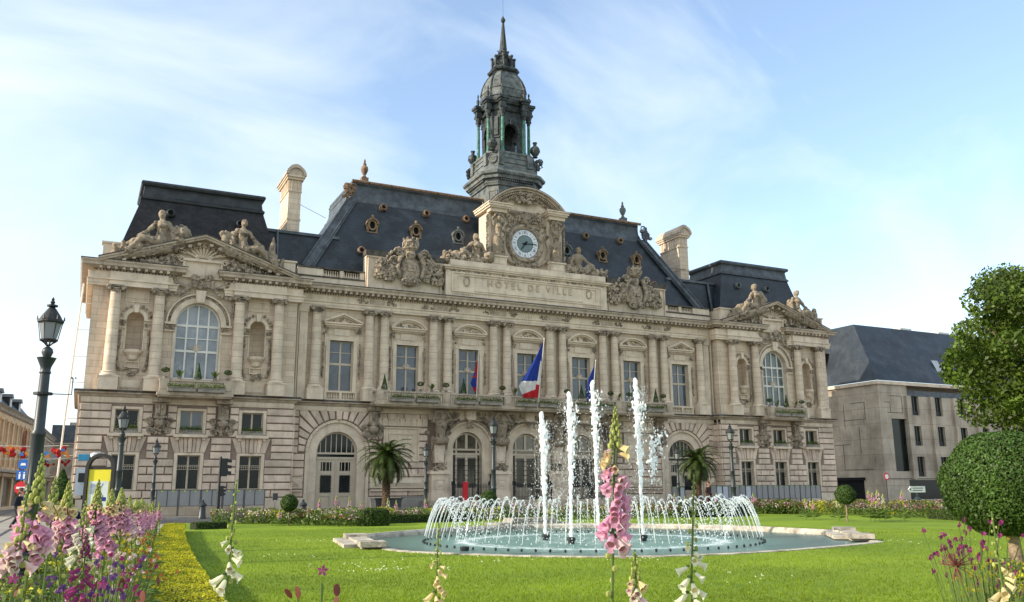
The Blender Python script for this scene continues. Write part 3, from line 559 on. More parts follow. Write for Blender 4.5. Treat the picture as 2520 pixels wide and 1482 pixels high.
# --- windows: frame and panes as sub-parts
def rect_window(name, x0, x1, z0, z1, y, frame, gl, cols, rows, fw=.07, parent=CH, mull=None, label=None):
    b = MB(); b.box(x0, x0+fw, y, y+.09, z0, z1); b.box(x1-fw, x1, y, y+.09, z0, z1); b.box(x0+fw, x1-fw, y, y+.09, z0, z0+fw); b.box(x0+fw, x1-fw, y, y+.09, z1-fw, z1)
    for c, t in cols: b.box(x0+(x1-x0)*c-t/2, x0+(x1-x0)*c+t/2, y-.02, y+.08, z0+fw, z1-fw)
    for r, t in rows: b.box(x0+fw, x1-fw, y-.012, y+.07, z0+(z1-z0)*r-t/2, z0+(z1-z0)*r+t/2)
    o = part(b, name, frame, parent, label=label); p = MB(); p.box(x0+fw/2, x1-fw/2, y+.05, y+.06, z0+fw/2, z1-fw/2); part(p, 'pane', gl, o); return o
def fan(b, x, y, z, s=.3):
    for i in range(7): a = R(25+130*i/6); b.obox((x+s*.6*cos(a), y, z+s*.6*sin(a)), .045, .05, s*1.1, Matrix.Rotation(pi/2-a, 3, 'Y'))
    b.box(x-s*1.0, x+s*1.0, y-.03, y+.03, z+s*.3, z+s*.36) if 0 else None; b.ball((x, y, z), .08, 6, 4)
for k, x in enumerate(WIN):
    o = rect_window('tall_window', x-.93, x+.93, 8.9, 12.75, .32, m_frame, m_glass, [(.5, .13)], [(.54, .16), (.77, .05)], .08)
    if 0 < k < 6: f = MB(); fan(f, x, .24, 10.95, .34); part(f, 'fan_ornament', m_stone, o)
for s in (-1, 1):
    c = s*PX; y = PY+.38; gl = m_glassl if s < 0 else m_glassc
    b = MB(); arc_band(b, c, 13.05, 1.38, 1.5, y+.1, y, n=20); b.box(c-1.5, c-1.38, y, y+.1, 9.15, 13.05); b.box(c+1.38, c+1.5, y, y+.1, 9.15, 13.05); b.box(c-1.4, c+1.4, y, y+.1, 9.15, 9.28)
    for z, t in ((12.95, .16), (12.05, .06), (11.15, .16)): b.box(c-1.4, c+1.4, y-.02, y+.09, z-t/2, z+t/2)
    for dx, t in ((-.72, .11), (0, .11), (.72, .11)): b.box(c+dx-t/2, c+dx+t/2, y-.03, y+.08, 9.2, 13.05+sqrt(1.42**2-dx**2))
    o = part(b, 'arched_window', m_framew); p = MB(); p.slab([(c-1.42, 9.2), (c+1.42, 9.2)]+[(c+1.42*cos(a), 13.05+1.42*sin(a)) for a in np.linspace(0, pi, 17)], y+.07, y+.06); part(p, 'pane', gl, o)
    f = MB(); fan(f, c, y-.06, 11.2, .4); part(f, 'fan_ornament', m_stone, o)
    for i, dx in enumerate(gx):
        x = c+dx; rect_window('casement_window', x-.75, x+.75, 5.42, 6.98, PY+.3, m_frame, m_glassd if (i != 1 or s > 0) else m_glass, [(.5, .12)], [], .08)
        o = rect_window('casement_window', x-.75, x+.75, 1.65, 3.98, PY+.3, m_frame, m_glassd, [(.5, .12)], [], .08)
        b = MB()
        for z in (3.0, 3.18, 3.28): b.box(x-.75, x+.75, PY+.02, PY+.05, z, z+.025)
        for j in range(11): b.box(x-.7+j*.14-.008, x-.7+j*.14+.008, PY+.025, PY+.045, 3.0, 3.3)
        part(b, 'guard_rail', m_frame, o)
# --- big doors
def arched_door(x, r, zs, z0, y, central):
    b = MB(); arc_band(b, x, zs, r-.13, r, y+.12, y, n=20)
    for e in (-1, 1): b.box(x+e*(r-.13), x+e*r, y, y+.12, z0, zs)
    b.box(x-r+.1, x+r-.1, y-.06, y+.14, zs-.5, zs-.32) ; b.box(x-r+.1, x+r-.1, y-.02, y+.12, zs-.12, zs+.02)
    if central:
        for dx in (-.86, -.12+.06, .06+.0, .86): pass
        for dx, t in ((-.88, .13), (0, .2), (.88, .13)): b.box(x+dx-t/2, x+dx+t/2, y-.02, y+.12, zs, zs+sqrt((r-.05)**2-dx*dx))
        for dx, t in ((-.88, .13), (.88, .13)): b.box(x+dx-t/2, x+dx+t/2, y-.02, y+.12, zs-.32, zs-.1)
        b.box(x-.84, x-.82, y, y+.1, z0, zs-.5) 
        for dx, t in ((-.88, .2), (0, .3), (.88, .2)): b.box(x+dx-t/2, x+dx+t/2, y-.02, y+.12, z0, zs-.5)
        for a, q in ((-.78, -.15), (.15, .78)): b.box(x+a, x+q, y, y+.12, z0, z0+.9); b.box(x+a, x+q, y, y+.12, zs-.75, zs-.5); b.box(x+a+.08, x+q-.08, y-.03, y, z0+.15, z0+.75)
    else:
        for i in range(7): dx = -1.2+.4*i; b.box(x+dx-.025, x+dx+.025, y, y+.1, zs, zs+sqrt(max(.02, (r-.1)**2-dx*dx)))
        b.box(x-r, x+r, y+.02, y+.1, z0, z0+1.35); b.box(x-r, x+r, y+.02, y+.1, 2.65, 2.98); b.box(x-r, x+r, y+.0, y+.1, 3.62, zs-.5)
        for dx, t in ((-1.32, .4), (0, .62), (1.32, .4)): b.box(x+dx-t/2, x+dx+t/2, y-.01, y+.11, z0, zs-.5)
        b.box(x-.04, x+.04, y-.06, y, z0, zs-.5)
        for e in (-1, 1):
            for j in (-1, 0, 1): b.box(x+e*.72+j*.27-.02, x+e*.72+j*.27+.02, y, y+.1, 2.98, 3.62)
            for a, q, f, h in ((-.36, .36, .25, .3), (-.36, .36, 1.15, 1.2), (-.36, -.31, .3, 1.15), (.31, .36, .3, 1.15)): b.box(x+e*.72+a, x+e*.72+q, y-.03, y+.02, f, h)
    o = part(b, 'arched_door', m_frame); p = MB(); p.slab([(x-r+.06, z0), (x+r-.06, z0)]+[(x+(r-.06)*cos(a), zs+(r-.06)*sin(a)) for a in np.linspace(0, pi, 15)], y+.09, y+.08); part(p, 'pane', m_glassw if central else m_glassd, o)
    gr = MB()
    for cx_, hw, za, zb in (((x-.46, .33, z0+.95, zs-.75), (x+.46, .33, z0+.95, zs-.75), (x-1.12, .14, z0+.3, zs-.55), (x+1.12, .14, z0+.3, zs-.55)) if central else ((x-.72, .33, 1.4, 2.62), (x+.72, .33, 1.4, 2.62))):
        n = max(1, int(hw/.09)); 
        for i in range(-n, n+1): gr.box(cx_+i*hw/n-.012, cx_+i*hw/n+.012, y-.06, y-.035, za, zb+.1)
        for j in range(6): z = za+(zb-za)*(j+.5)/6; gr.box(cx_-hw-.09, cx_+hw+.09, y-.05, y-.03, z-.012, z+.012); gr.ball((cx_-hw-.09, y-.04, z), .035, 5, 3); gr.ball((cx_+hw+.09, y-.04, z), .035, 5, 3)
    part(gr, 'door_grille', m_iron, o)
for x in (-15.9, 15.9): arched_door(x, 1.55, 4.32, 0.05, .45, False)
for x in (-5.3, 0, 5.3): arched_door(x, 1.28, 4.75, .8, .42, True)
# archivolt carving and lantern keystones over the central doors
for x in (-5.3, 0, 5.3):
    arc_band(cv, x, 4.8, 2.12, 2.3, 0, -.2, n=46, ch=.05); cv.lump(x-1.85, x+1.85, 6.3, 7.5, -.28, 130, .13, lambda X, z, x=x: hypot(X-x, z-4.8) > 2.4, .7)
    d2 = MB(); d2.slab([(x-.42, 7.75), (x-.42, 7.1), (x-.3, 7.0), (x+.3, 7.0), (x+.42, 7.1), (x+.42, 7.75)], 0, -.62, .04)
    for j in (-.22, 0, .22): d2.box(x+j-.07, x+j+.07, -.66, -.62, 7.2, 7.6)
    part(d2, 'lantern_keystone', m_stone); cv.lump(x-.22, x+.22, 6.4, 7.0, -.45, 14, .13)
# brackets with masks and cartouches
def console(x, y, s=1):
    cv.slab([(x-.32, 6.55), (x+.32, 6.55), (x+.36, 7.45), (x-.36, 7.45)], y+.1, y-.38, .04); cv.box(x-.55, x+.55, y-.75, y, 7.45, 7.74); cv.box(x-.42, x+.42, y-.5, y, 6.38, 6.55)
    cv.chain([(x-.08, y-.42, 7.3), (x-.08, y-.42, 6.7)], .09); cv.chain([(x+.08, y-.42, 7.3), (x+.08, y-.42, 6.7)], .09)
    cv.lathe([(.1, 5.75), (.34, 5.95), (.4, 6.2), (.3, 6.38)], (x, y-.2, 0), 10)
    for e in (-1, 1):
        cv.spiral((x+e*.62, y-.14, 6.18), .26, 1.5, .1, 'y', e); cv.spiral((x+e*.55, y-.14, 5.55), .22, 1.5, .09, 'y', -e); cv.chain([(x+e*.35, y-.15, 6.1), (x+e*.8, y-.12, 5.7), (x+e*.35, y-.12, 5.4)], .11)
    cv.lump(x-.3, x+.3, 5.35, 5.9, y-.15, 16, .12)
for s in (-1, 1):
    for dx in (-2.04, 2.04): console(s*PX+dx, PY)
    console(s*13.25, 0)
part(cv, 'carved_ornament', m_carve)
# --- balconies
def balcony(x0, x1, y0, y1, zt=8.92, piers=(), bow=0, h0=8.15, mi=m_corn):
    b = MB(); path = [(x0, y0), (x0, y1), (x1, y1), (x1, y0)]
    b.sweep(path, [(-1.9 if y0-y1 > 1.8 else -(y0-y1), 7.78), (.05, 7.78), (.12, 7.86), (.12, 8.02), (.04, 8.1), (-1.9 if y0-y1 > 1.8 else -(y0-y1), 8.1)][:6], cap=False) if 0 else None
    b.box(x0-.1, x1+.1, y1-.12, y0, 7.86, 8.06); b.box(x0, x1, y1, y0, 7.76, 7.86); b.box(x0, x1, y1-.02, y1+.22, 8.06, 8.16); b.box(x0, x1, y1-.04, y1+.26, zt-.12, zt)
    for e in (x0, x1): b.box(e-.02 if e == x0 else e-.22, e+.22 if e == x0 else e+.02, y1+.26, y0, zt-.12, zt); b.box(e-.0 if e == x0 else e-.2, e+.2 if e == x0 else e, y1+.22, y0, 8.06, 8.16)
    for p in piers: b.box(p-.28, p+.28, y1-.06, y1+.3, 8.06, zt+.03); b.box(p-.2, p+.2, y1-.1, y1-.06, 8.25, 8.72)
    o = part(b, 'balcony', mi); c = MB(); n = int((x1-x0)/.2)
    for i in range(n):
        X = x0+(x1-x0)*(i+.5)/n
        if any(abs(X-p) < .34 for p in piers): continue
        c.lathe([(.05, 8.16), (.085, 8.3), (.04, 8.5), (.05, 8.6), (.03, 8.7), (.06, zt-.12)], (X, y1+.11, 0), 6)
    part(c, 'balustrade', m_stone, o, smooth=True); return o
balcony(-13.6, 13.6, 0, -1.75, piers=(-13.3, -7.95, -2.65, 2.65, 7.95, 13.3))
for s in (-1, 1): balcony(s*PX-2.35, s*PX+2.35, PY, PY-1.5, piers=(s*PX-2.05, s*PX+2.05))
# --- atlantes: bare-chested stone men carrying the balcony on bent arms
for k, x in enumerate((-7.95, -2.65, 2.65, 7.95)):
    f = 1 if k in (0, 2) else -1; y = -.62
    caps = [((x, y, 5.35), .40, (x, y-.02, 5.75), .36), ((x, y, 5.75), .36, (x, y-.08, 6.55), .47), ((x-.36, y-.04, 6.75), .2, (x+.36, y-.04, 6.75), .2), ((x, y-.1, 6.8), .17, (x+f*.05, y-.3, 7.08), .17), ((x+f*.05, y-.32, 7.14), .23, (x+f*.05, y-.42, 6.98), .15),
            ((x-.42, y, 6.8), .17, (x-.8, y-.25, 6.75 if f > 0 else 7.0), .14), ((x-.8, y-.25, 6.75 if f > 0 else 7.0), .135, (x-.45, y-.3, 7.5), .1),
            ((x+.42, y, 6.8), .17, (x+.8, y-.25, 6.95 if f > 0 else 6.7), .14), ((x+.8, y-.25, 6.95 if f > 0 else 6.7), .135, (x+.4, y-.3, 7.5), .1), ((x-.45, y-.25, 7.56), .17, (x+.45, y-.25, 7.56), .17), ((x-.17, y-.38, 6.5), .17, (x+.17, y-.38, 6.5), .17), ((x, y-.3, 5.9), .14, (x, y-.32, 6.2), .14)]
    for q in range(12): a = q/12*pi; caps.append(((x+.55*cos(a), y-.3*sin(a)-.05, 5.35+.1*sin(q*2.2)), .16, (x+.42*cos(a+.3), y-.3*sin(a), 5.12), .12))
    for e in (-1, 1): caps.append(((x+e*.55, y+.1, 5.5), .17, (x+e*.62, y+.25, 4.7), .1))
    blob('atlas_figure', caps, .055, m_stat, CH, rough=.035, seed=k*9)
    c2 = MB(); c2.lump(x-.55, x+.55, 3.05, 3.55, -.6, 26, .13)
    for e in (-1, 1): c2.chain([(x+e*.58, -.2, 5.1), (x+e*.5, -.2, 3.7)], .07); c2.spiral((x+e*(.75+.15*(abs(x) > 5)), -.1, 5.9), .2, 1.4, .08, 'y', e)
    part(c2, 'garland', m_carve)
# --- attic, balustrades
at_ = MB(); ab = MB(); cop = MB()
at_.box(-XM, XM, -.3, .35, 16.9, 17.5); cop.box(-XM, XM, -.36, .35, 17.5, 17.62)
for s in (-1, 1):
    for a, q in ((14.35, 14.7), (16.0, 16.3), (17.6, 19.55)): a, q = sorted((s*a, s*q)); at_.box(a, q, -.22, .3, 17.6, 18.2)
    for i in range(7): X = s*(14.82+i*.18); ab.lathe([(.05, 17.62), (.09, 17.75), (.04, 17.98), (.06, 18.15)], (X, 0, 0), 6)
    for i in range(7): X = s*(16.42+i*.18); ab.lathe([(.05, 17.62), (.09, 17.75), (.04, 17.98), (.06, 18.15)], (X, 0, 0), 6)
    a, q = sorted((s*14.3, s*19.55)); cop.box(a, q, -.28, .34, 18.2, 18.32)
    a, q = sorted((s*7.9, s*14.3)); at_.box(a, q, -.45, .35, 16.95, 19.5); at_.box(a-.02, q+.02, -.62, .35, 19.5, 19.62); cop.box(a-.1, q+.1, -.7, .4, 19.62, 20.05)
    for e in (a, q): at_.box(e-.12+.3*(e == a), e+.12-.3*(e == q), -.6, .35, 16.95, 19.5)
at_.box(-7.7, 7.7, -.75, .4, 16.95, 19.2); at_.box(-7.85, 7.85, -.92, .4, 19.2, 19.34); at_.box(-8.0, 8.0, -1.05, .4, 19.34, 19.48); at_.box(-7.4, 7.4, -1.1, .5, 19.48, 19.95)
for a, q, e, f in ((-7.6, 7.6, 17.0, 17.08), (-6.6, 6.6, 18.72, 18.78), (-6.6, -6.54, 17.7, 18.72), (6.54, 6.6, 17.7, 18.72), (-7.2, 7.2, 18.9, 19.02), (-7.2, -7.05, 17.35, 18.9), (7.05, 7.2, 17.35, 18.9), (-7.05, 7.05, 17.35, 17.45), (-5.2, 5.2, 17.5, 17.6)): at_.box(a, q, -.84, -.75, e, f)
dent_row(at_, -7.1, -5.2, -.75, 17.12, 17.3, .08, .1, .16); dent_row(at_, 5.2, 7.1, -.75, 17.12, 17.3, .08, .1, .16)
part(at_, 'attic_wall', m_stone); part(ab, 'roof_balustrade', m_stone); part(cop, 'attic_coping', m_black)
t = MB(); M4 = Matrix.Translation((-.0, -.77, 18.28))@Matrix.Rotation(R(90), 4, 'X'); t.text('HOTEL DE VILLE', .80, M4, .06, 1.55); k_ = 4.05/max(abs(v[0]) for v in t.v); t.v = [(x*k_+.05, y, z) for x, y, z in t.v]
part(t, 'inscription', mat('shaded_inscription_stone', (.50, .40, .285), .85, .1, 2))  # same stone as the panel, darkened: letter shading put into the colour
wr = MB()
for e in (-1, 1): wr.chain([(e*5.85+.32*cos(a)*.8, -.8, 18.3+.42*sin(a)) for a in np.linspace(0, 2*pi, 10)], .085)
part(wr, 'laurel_wreath', m_corn)
fz = MB()
for a, q in ((-7.3, -3.6), (-2.9, 2.9), (3.6, 7.3)): fz.lump(a, q, 19.06, 19.17, -.76, int((q-a)*9), .07)
for e in (-1, 1): fz.lump(e*5.6-2.0, e*5.6+2.0, 19.95, 20.5, -.75, 60, .2); fz.chain([(e*3.75, -.2, 20.2), (e*3.75, -.2, 24.6)], .12)
part(fz, 'carved_frieze', m_carve)
# --- crowned cartouches
for s in (-1, 1):
    x = s*10.75; c = MB(); y = -.75
    c.lathe([(.02, 17.35), (.45, 17.5), (.82, 18.0), (.9, 18.7), (.8, 19.3), (.55, 19.7)], (x, y+.15, 0), 14, None, pi, 2*pi, (1, .5)) 
    c.spiral((x-.55, y-.3, 17.65), .3, 1.3, .12, 'y', 1); c.spiral((x+.55, y-.3, 17.65), .3, 1.3, .12, 'y', -1)
    c.box(x-.36, x+.36, y-.38, y, 18.55, 19.05); c.lathe([(.3, 19.6), (.42, 19.9), (.36, 20.2), (.5, 20.35), (.62, 20.45), (.62, 20.62), (.55, 20.66), (.58, 20.9), (.66, 20.95), (.62, 21.15), (.5, 21.2)], (x, y, 0), 14)
    for i in range(8): a = i*pi/4; c.box(x+.6*cos(a)-.09, x+.6*cos(a)+.09, y+.6*sin(a)-.09, y+.6*sin(a)+.09, 20.6, 20.95); c.box(x+.58*cos(a)-.07, x+.58*cos(a)+.07, y+.58*sin(a)-.07, y+.58*sin(a)+.07, 21.1, 21.33)
    for e in (-1, 1):
        c.tube([(x+e*.85, y-.1, 18.0), (x+e*1.15, y-.15, 18.8), (x+e*.95, y-.2, 19.6), (x+e*.55, y-.3, 20.1)], [.12, .22, .2, .14], 7)
        c.spiral((x+e*1.05, y-.25, 20.05), .36, 1.5, .15, 'y', e); c.spiral((x+e*1.3, y-.1, 19.3), .42, 1.4, .14, 'y', e); c.spiral((x+e*1.35, y-.05, 18.5), .4, 1.4, .12, 'y', -e)
        c.chain([(x+e*1.5, y+.05, 20.2), (x+e*2.0, y+.05, 19.5), (x+e*2.7, y+.1, 18.9), (x+e*2.85, y+.1, 17.9)], .17); c.lump(x+e*1.95-.75, x+e*1.95+.75, 17.75, 19.3, y+.0, 70, .19)
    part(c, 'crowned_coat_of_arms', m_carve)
# --- clock pavilion on the attic
ck = MB(); yc = .1
def holed(): pass
ck.box(-3.45, -2.0, yc, 2.2, 19.9, 25.4); ck.box(2.0, 3.45, yc, 2.2, 19.9, 25.4); ck.slab([(-2.0, 19.9), (2.0, 19.9), (2.0, 25.6), (-2.0, 25.6)], 2.2, yc+.05)
rr = (3.75**2+1.9**2)/(2*1.9); zc_ = 27.35-rr; aa = math.acos(3.75/rr)
ck.slab([(rr*.97*cos(a), zc_+rr*.97*sin(a)) for a in np.linspace(aa, pi-aa, 24)], 2.2, yc)
hd_ = MB()
for r0, r1, yy in ((rr-.62, rr-.5, -.12), (rr-.5, rr-.34, -.3), (rr-.3, rr-.14, -.62), (rr-.12, rr, -.85)): arc_band(hd_, 0, zc_, r0, r1, 2.2, yc+yy, aa*.98, pi-aa*.98, 28)
for i in range(44): a = aa+(pi-2*aa)*(i+.5)/44; hd_.obox(((rr-.42)*cos(a), yc-.4, zc_+(rr-.42)*sin(a)), .1, .24, .14, Matrix.Rotation(pi/2-a, 3, 'Y'))
part(hd_, 'arched_cornice', m_corn)  # darker stone here puts the deep shading of the hood mouldings into colour
for s in (-1, 1):
    x = s*2.85; dent_row(ck, x-.9, x+.9, -.8, 25.08, 25.19, .08, .08, .15); ck.box(x-.72, x+.72, -.7, yc, 19.95, 20.85); ck.box(x-.8, x+.8, -.8, yc, 20.75, 20.87); ck.box(x-.5, x+.5, -.74, -.7, 20.15, 20.6)
    ck.box(x-.95, x+.95, -.85, 2.25, 25.05, 25.2); ck.box(x-1.05, x+1.05, -.95, 2.25, 25.2, 25.4); ck.box(x-1.12, x+1.12, -1.05, 2.3, 25.4, 25.5); ck.box(x-.8, x+.8, -.65, yc, 24.75, 25.05)
    for e in (-.62, .62): ck.box(x+e-.13, x+e+.13, -.1, yc, 20.9, 24.75)
part(ck, 'clock_pavilion', m_stone)
bk = MB(); arc_band(bk, 0, zc_, rr, rr+.07, 2.25, yc-.8, aa*.98, pi-aa*.98, 28); part(bk, 'arched_coping', m_black)
cz = 22.42; cf = MB()
cf.lathe([(1.3, -.02), (1.32, .12), (1.45, .2), (1.55, .3), (1.68, .28), (1.8, .14), (1.85, 0)], (0, yc, cz), 40, (0, -1, 0))
for s in (-1, 1):
    cf.tube([(s*(2.1+.08*i)*cos(a), yc-.18, cz-.1+2.0*sin(a)) for i, a in enumerate(np.linspace(.3, -1.15, 9))], [.1, .16, .2, .22, .22, .2, .18, .16, .12], 7)
    cf.spiral((s*2.0, yc-.2, cz+.75), .25, 1.4, .1, 'y', s); cf.spiral((s*.75, yc-.2, cz-2.0), .28, 1.3, .12, 'y', -s)
cf.slab([(-1.3, 21.2), (1.3, 21.2), (1.0, 20.2), (.3, 19.98), (-.3, 19.98), (-1.0, 20.2)], yc, yc-.14, .04); cf.lump(-.45, .45, 20.0, 20.4, yc-.2, 12, .14)
cf.lump(-1.9, 1.9, 24.1, 25.3, yc-.12, 120, .13, lambda x, z: hypot(x, z-cz) > 1.95); cf.lump(-2.0, 2.0, 23.3, 24.3, yc-.08, 70, .1, lambda x, z: hypot(x, z-cz) > 1.9); cf.lump(-1.1, 1.1, 26.0, 27.0, yc-.35, 60, .2, lambda x, z: hypot(x, z-zc_) < rr-.5)
for s in (-1, 1): cf.chain([(s*1.1, yc-.3, 26.6), (s*1.9, yc-.2, 26.1), (s*2.5, yc-.15, 25.8)], .16); cf.spiral((s*.55, yc-.5, 26.6), .36, 1.4, .15, 'y', s)
part(cf, 'clock_surround', m_carve, smooth=True)
blob('mask_face', [((0, yc-.1, 24.6), .36, (0, yc-.22, 24.3), .3), ((0, yc-.4, 24.55), .08, (0, yc-.5, 24.38), .09), ((-.17, yc-.36, 24.6), .08, (-.26, yc-.3, 24.62), .07), ((.17, yc-.36, 24.6), .08, (.26, yc-.3, 24.62), .07), ((-.12, yc-.42, 24.22), .05, (.12, yc-.42, 24.22), .05), ((0, yc-.35, 24.02), .12, (0, yc-.35, 24.0), .1)]+[((.4*cos(a), yc-.1, 24.6+.38*sin(a)), .13, (.62*cos(a+.3), yc-.1, 24.65+.6*sin(a+.3)), .07) for a in np.linspace(-.3, pi+.3, 11)], .04, m_stat, CH)
m_dial = mat('white_enamel_dial', (.72, .75, .80), .3, .03, 3, spec=.5); m_dialg = mat('grey_green_dial_centre', (.16, .22, .225), .4, .08, 2); m_ink = mat('black_paint', (.012, .012, .018), .5, .05, 5)
ck = MB(); ck.disc((0, yc-.04, cz), 1.3, (0, -1, 0), n=40); clock = part(ck, 'clock_face', m_dial)
c = MB(); c.disc((0, yc-.052, cz), .76, (0, -1, 0), n=36); part(c, 'dial_centre', m_dialg, clock)
c = MB(); [c.lathe([(r0, 0), (r0, .015), (r0+.03, .015), (r0+.03, 0)], (0, yc-.045, cz), 36, (0, -1, 0), cap=False) for r0 in (.755, 1.28)]
for i, s_ in enumerate(('XII', 'I', 'II', 'III', 'IIII', 'V', 'VI', 'VII', 'VIII', 'IX', 'X', 'XI')):
    a = i*pi/6; M4 = Matrix.Translation((1.02*sin(a), yc-.06, cz+1.02*cos(a)))@Matrix.Rotation(a, 4, 'Y')@Matrix.Rotation(R(90), 4, 'X')@Matrix.Diagonal((.62, 1, 1, 1)); c.text(s_, .36, M4, .004)
    a += pi/12; c.obox((1.0*sin(a), yc-.055, cz+1.0*cos(a)), .018, .01, .36, Matrix.Rotation(a, 3, 'Y'))
for i in range(60): a = i*pi/30; c.obox((1.23*sin(a), yc-.055, cz+1.23*cos(a)), .022, .01, .035 if i % 5 else .06, Matrix.Rotation(a, 3, 'Y'))
part(c, 'clock_numerals', m_ink, clock)
for nm, hrs, ln, wd in (('hour_hand', (7+14/60)/12, .72, .085), ('minute_hand', 14.4/60, 1.1, .06)):
    a = hrs*2*pi; h = MB(); h.obox((ln*.42*sin(a), yc-.1, cz+ln*.42*cos(a)), wd, .03, ln, Matrix.Rotation(a, 3, 'Y')); h.lathe([(.13, 0), (.13, .04), (0, .05)], (0, yc-.09, cz), 12, (0, -1, 0)); h.obox((-.22*sin(a), yc-.1, cz-.22*cos(a)), wd*1.6, .03, .14, Matrix.Rotation(a, 3, 'Y')); part(h, nm, m_ink, clock)
# --- statues
def caryatid(s):
    x, y, z = s*2.8, -.45, 20.87; c = []
    def p(a, r1, b_, r2): c.append(((x+s*a[0], y+a[1], z+a[2]), r1, (x+s*b_[0], y+b_[1], z+b_[2]), r2))
    p((-.15, 0, .1), .22, (-.1, 0, .9), .24); p((.18, -.12, .08), .17, (.15, -.12, .9), .23); p((-.1, 0, .9), .27, (.1, 0, 1.65), .36); p((.12, -.12, .9), .24, (.15, -.05, 1.65), .32)
    p((.1, 0, 1.65), .33, (0, 0, 2.1), .25); p((0, 0, 2.1), .25, (0, -.04, 2.6), .33); p((-.14, -.24, 2.52), .14, (.14, -.24, 2.52), .14); p((-.33, 0, 2.8), .16, (.33, 0, 2.8), .16); p((0, 0, 2.85), .13, (0, -.08, 3.1), .12); p((0, -.1, 3.22), .21, (0, -.12, 3.38), .19)
    p((-.38, 0, 2.82), .13, (-.6, -.1, 3.3), .11); p((-.6, -.1, 3.3), .11, (-.15, -.1, 3.72), .09); p((.38, 0, 2.82), .13, (.62, -.1, 3.25), .11); p((.62, -.1, 3.25), .11, (.2, -.05, 3.7), .09); p((-.3, 0, 3.75), .13, (.3, 0, 3.75), .13)
    for q in range(7): p((-.35+q*.11, -.15+.05*sin(q*2), .1), .08, (-.2+q*.07, -.1, 1.6), .08)
    p((.3, 0, 1.6), .14, (.42, .05, .2), .18); p((-.3, 0, 1.5), .14, (.35, -.2, 1.85), .12)
    blob('caryatid', c, .05, m_stat, CH, rough=.045, seed=s*4)
for s in (-1, 1): caryatid(s)
def recliner(name, x0, y, z0, s, slope, male=False, prop='', seed=0, k=1.):   # seated-reclining stone figure, legs stretched towards +s
    c = []
    def p(a, r1, b_, r2): c.append(((x0+s*a[0]*k, y+a[1]*k, z0+(a[2]-slope*max(0, a[0]))*k), r1*k, (x0+s*b_[0]*k, y+b_[1]*k, z0+(b_[2]-slope*max(0, b_[0]))*k), r2*k))
    p((-.1, 0, .3), .36, (0, -.05, .3), .36); p((0, 0, .35), .33, (-.12, -.02, .85), .25); p((-.12, -.02, .85), .26, (-.1, -.05, 1.3), .33 if not male else .38)
    p((-.42, 0, 1.45), .15, (.22, -.05, 1.45), .15); p((-.1, -.03, 1.5), .12, (-.06, -.06, 1.75), .12); p((-.05, -.08, 1.88), .2, (-.05, -.1, 2.0), .19); p((-.05, 0, 1.98), .21, (-.05, .1, 1.85), .16); p((-.05, -.26, 1.9), .05, (-.05, -.28, 1.84), .05)
    if male: p((-.05, -.2, 1.72), .12, (-.05, -.2, 1.55), .08)
    else: p((-.24, -.3, 1.22), .13, (.04, -.3, 1.22), .13)
    p((-.45, 0, 1.45), .14, (-.7, -.05, .95), .12); p((-.7, -.05, .95), .12, (-.75, -.25, .45), .09); p((.25, -.05, 1.43), .14, (.65, -.15, 1.05), .12); p((.65, -.15, 1.05), .12, (1.05, -.2, .95), .09); p((1.05, -.2, .95), .1, (1.15, -.22, .9), .08)
    p((.15, -.15, .3), .27, (.95, -.25, .75), .2); p((.95, -.25, .75), .2, (1.5, -.2, .25), .14); p((.1, .15, .25), .27, (1.1, .1, .35), .22); p((1.1, .1, .35), .21, (2.0, .05, .12), .14); p((1.5, -.2, .2), .12, (1.75, -.25, .1), .1); p((2.0, .05, .1), .12, (2.25, 0, .05), .09)
    rs = random.Random(seed)
    for q in range(16):
        a = rs.uniform(0, 2.0); p((a, rs.uniform(-.3, .3), .3+rs.uniform(-.1, .25)), rs.uniform(.1, .2), (a+rs.uniform(.1, .6), rs.uniform(-.3, .3), .05), rs.uniform(.1, .18))
    p((-.8, .1, .1), .34, (2.4, .1, 0), .26); p((-.5, .2, .3), .28, (-.6, .25, 1.2), .24); p((.3, .3, .5), .3, (1.3, .3, .7), .26); p((1.3, .3, .6), .28, (2.3, .25, .25), .24); p((-.9, .25, .4), .3, (-1.3, .25, .3), .25)
    for q in range(9): a = -1.2+q*.42; p((a, .05, .15), .2, (a+.15, -.1, .55+.3*sin(q*1.9)), .13)
    if prop == 'lion': p((-1.1, 0, .5), .42, (-1.2, -.1, .95), .34); p((-1.2, -.35, .95), .17, (-1.2, -.45, .82), .13); [p((-1.15+.42*cos(a), -.05, .85+.45*sin(a)), .15, (-1.15+.5*cos(a), 0, .85+.52*sin(a)), .12) for a in np.linspace(-.5, 3.6, 9)]
    if prop == 'sheaf': p((-1.0, 0, .2), .25, (-1.15, 0, .9), .2); [p((-1.1, 0, .8), .1, (-1.1+.3*cos(a), 0, 1.1+.2*sin(a)), .1) for a in np.linspace(0, 3, 5)]; p((1.6, .1, .3), .3, (1.7, .1, 1.2), .2); p((1.7, .1, 1.2), .18, (1.75, .1, 1.9), .07)
    if prop == 'wing': p((.7, .2, .5), .3, (1.6, .3, 1.3), .35); p((1.6, .3, 1.3), .3, (2.1, .3, .9), .25); p((-.1, .05, 1.6), .1, (.2, .15, 1.9), .3) if 0 else None
    if prop == 'shield': p((-.95, -.25, .45), .42, (-.95, -.3, .5), .42); p((-1.35, 0, 0), .2, (-1.1, 0, 1.3), .12)
    if prop == 'putto': p((1.7, -.05, .3), .28, (1.7, -.05, .9), .3); p((1.7, -.1, 1.15), .2, (1.7, -.1, 1.25), .2); p((1.7, -.1, .8), .12, (1.2, -.15, .9), .1)
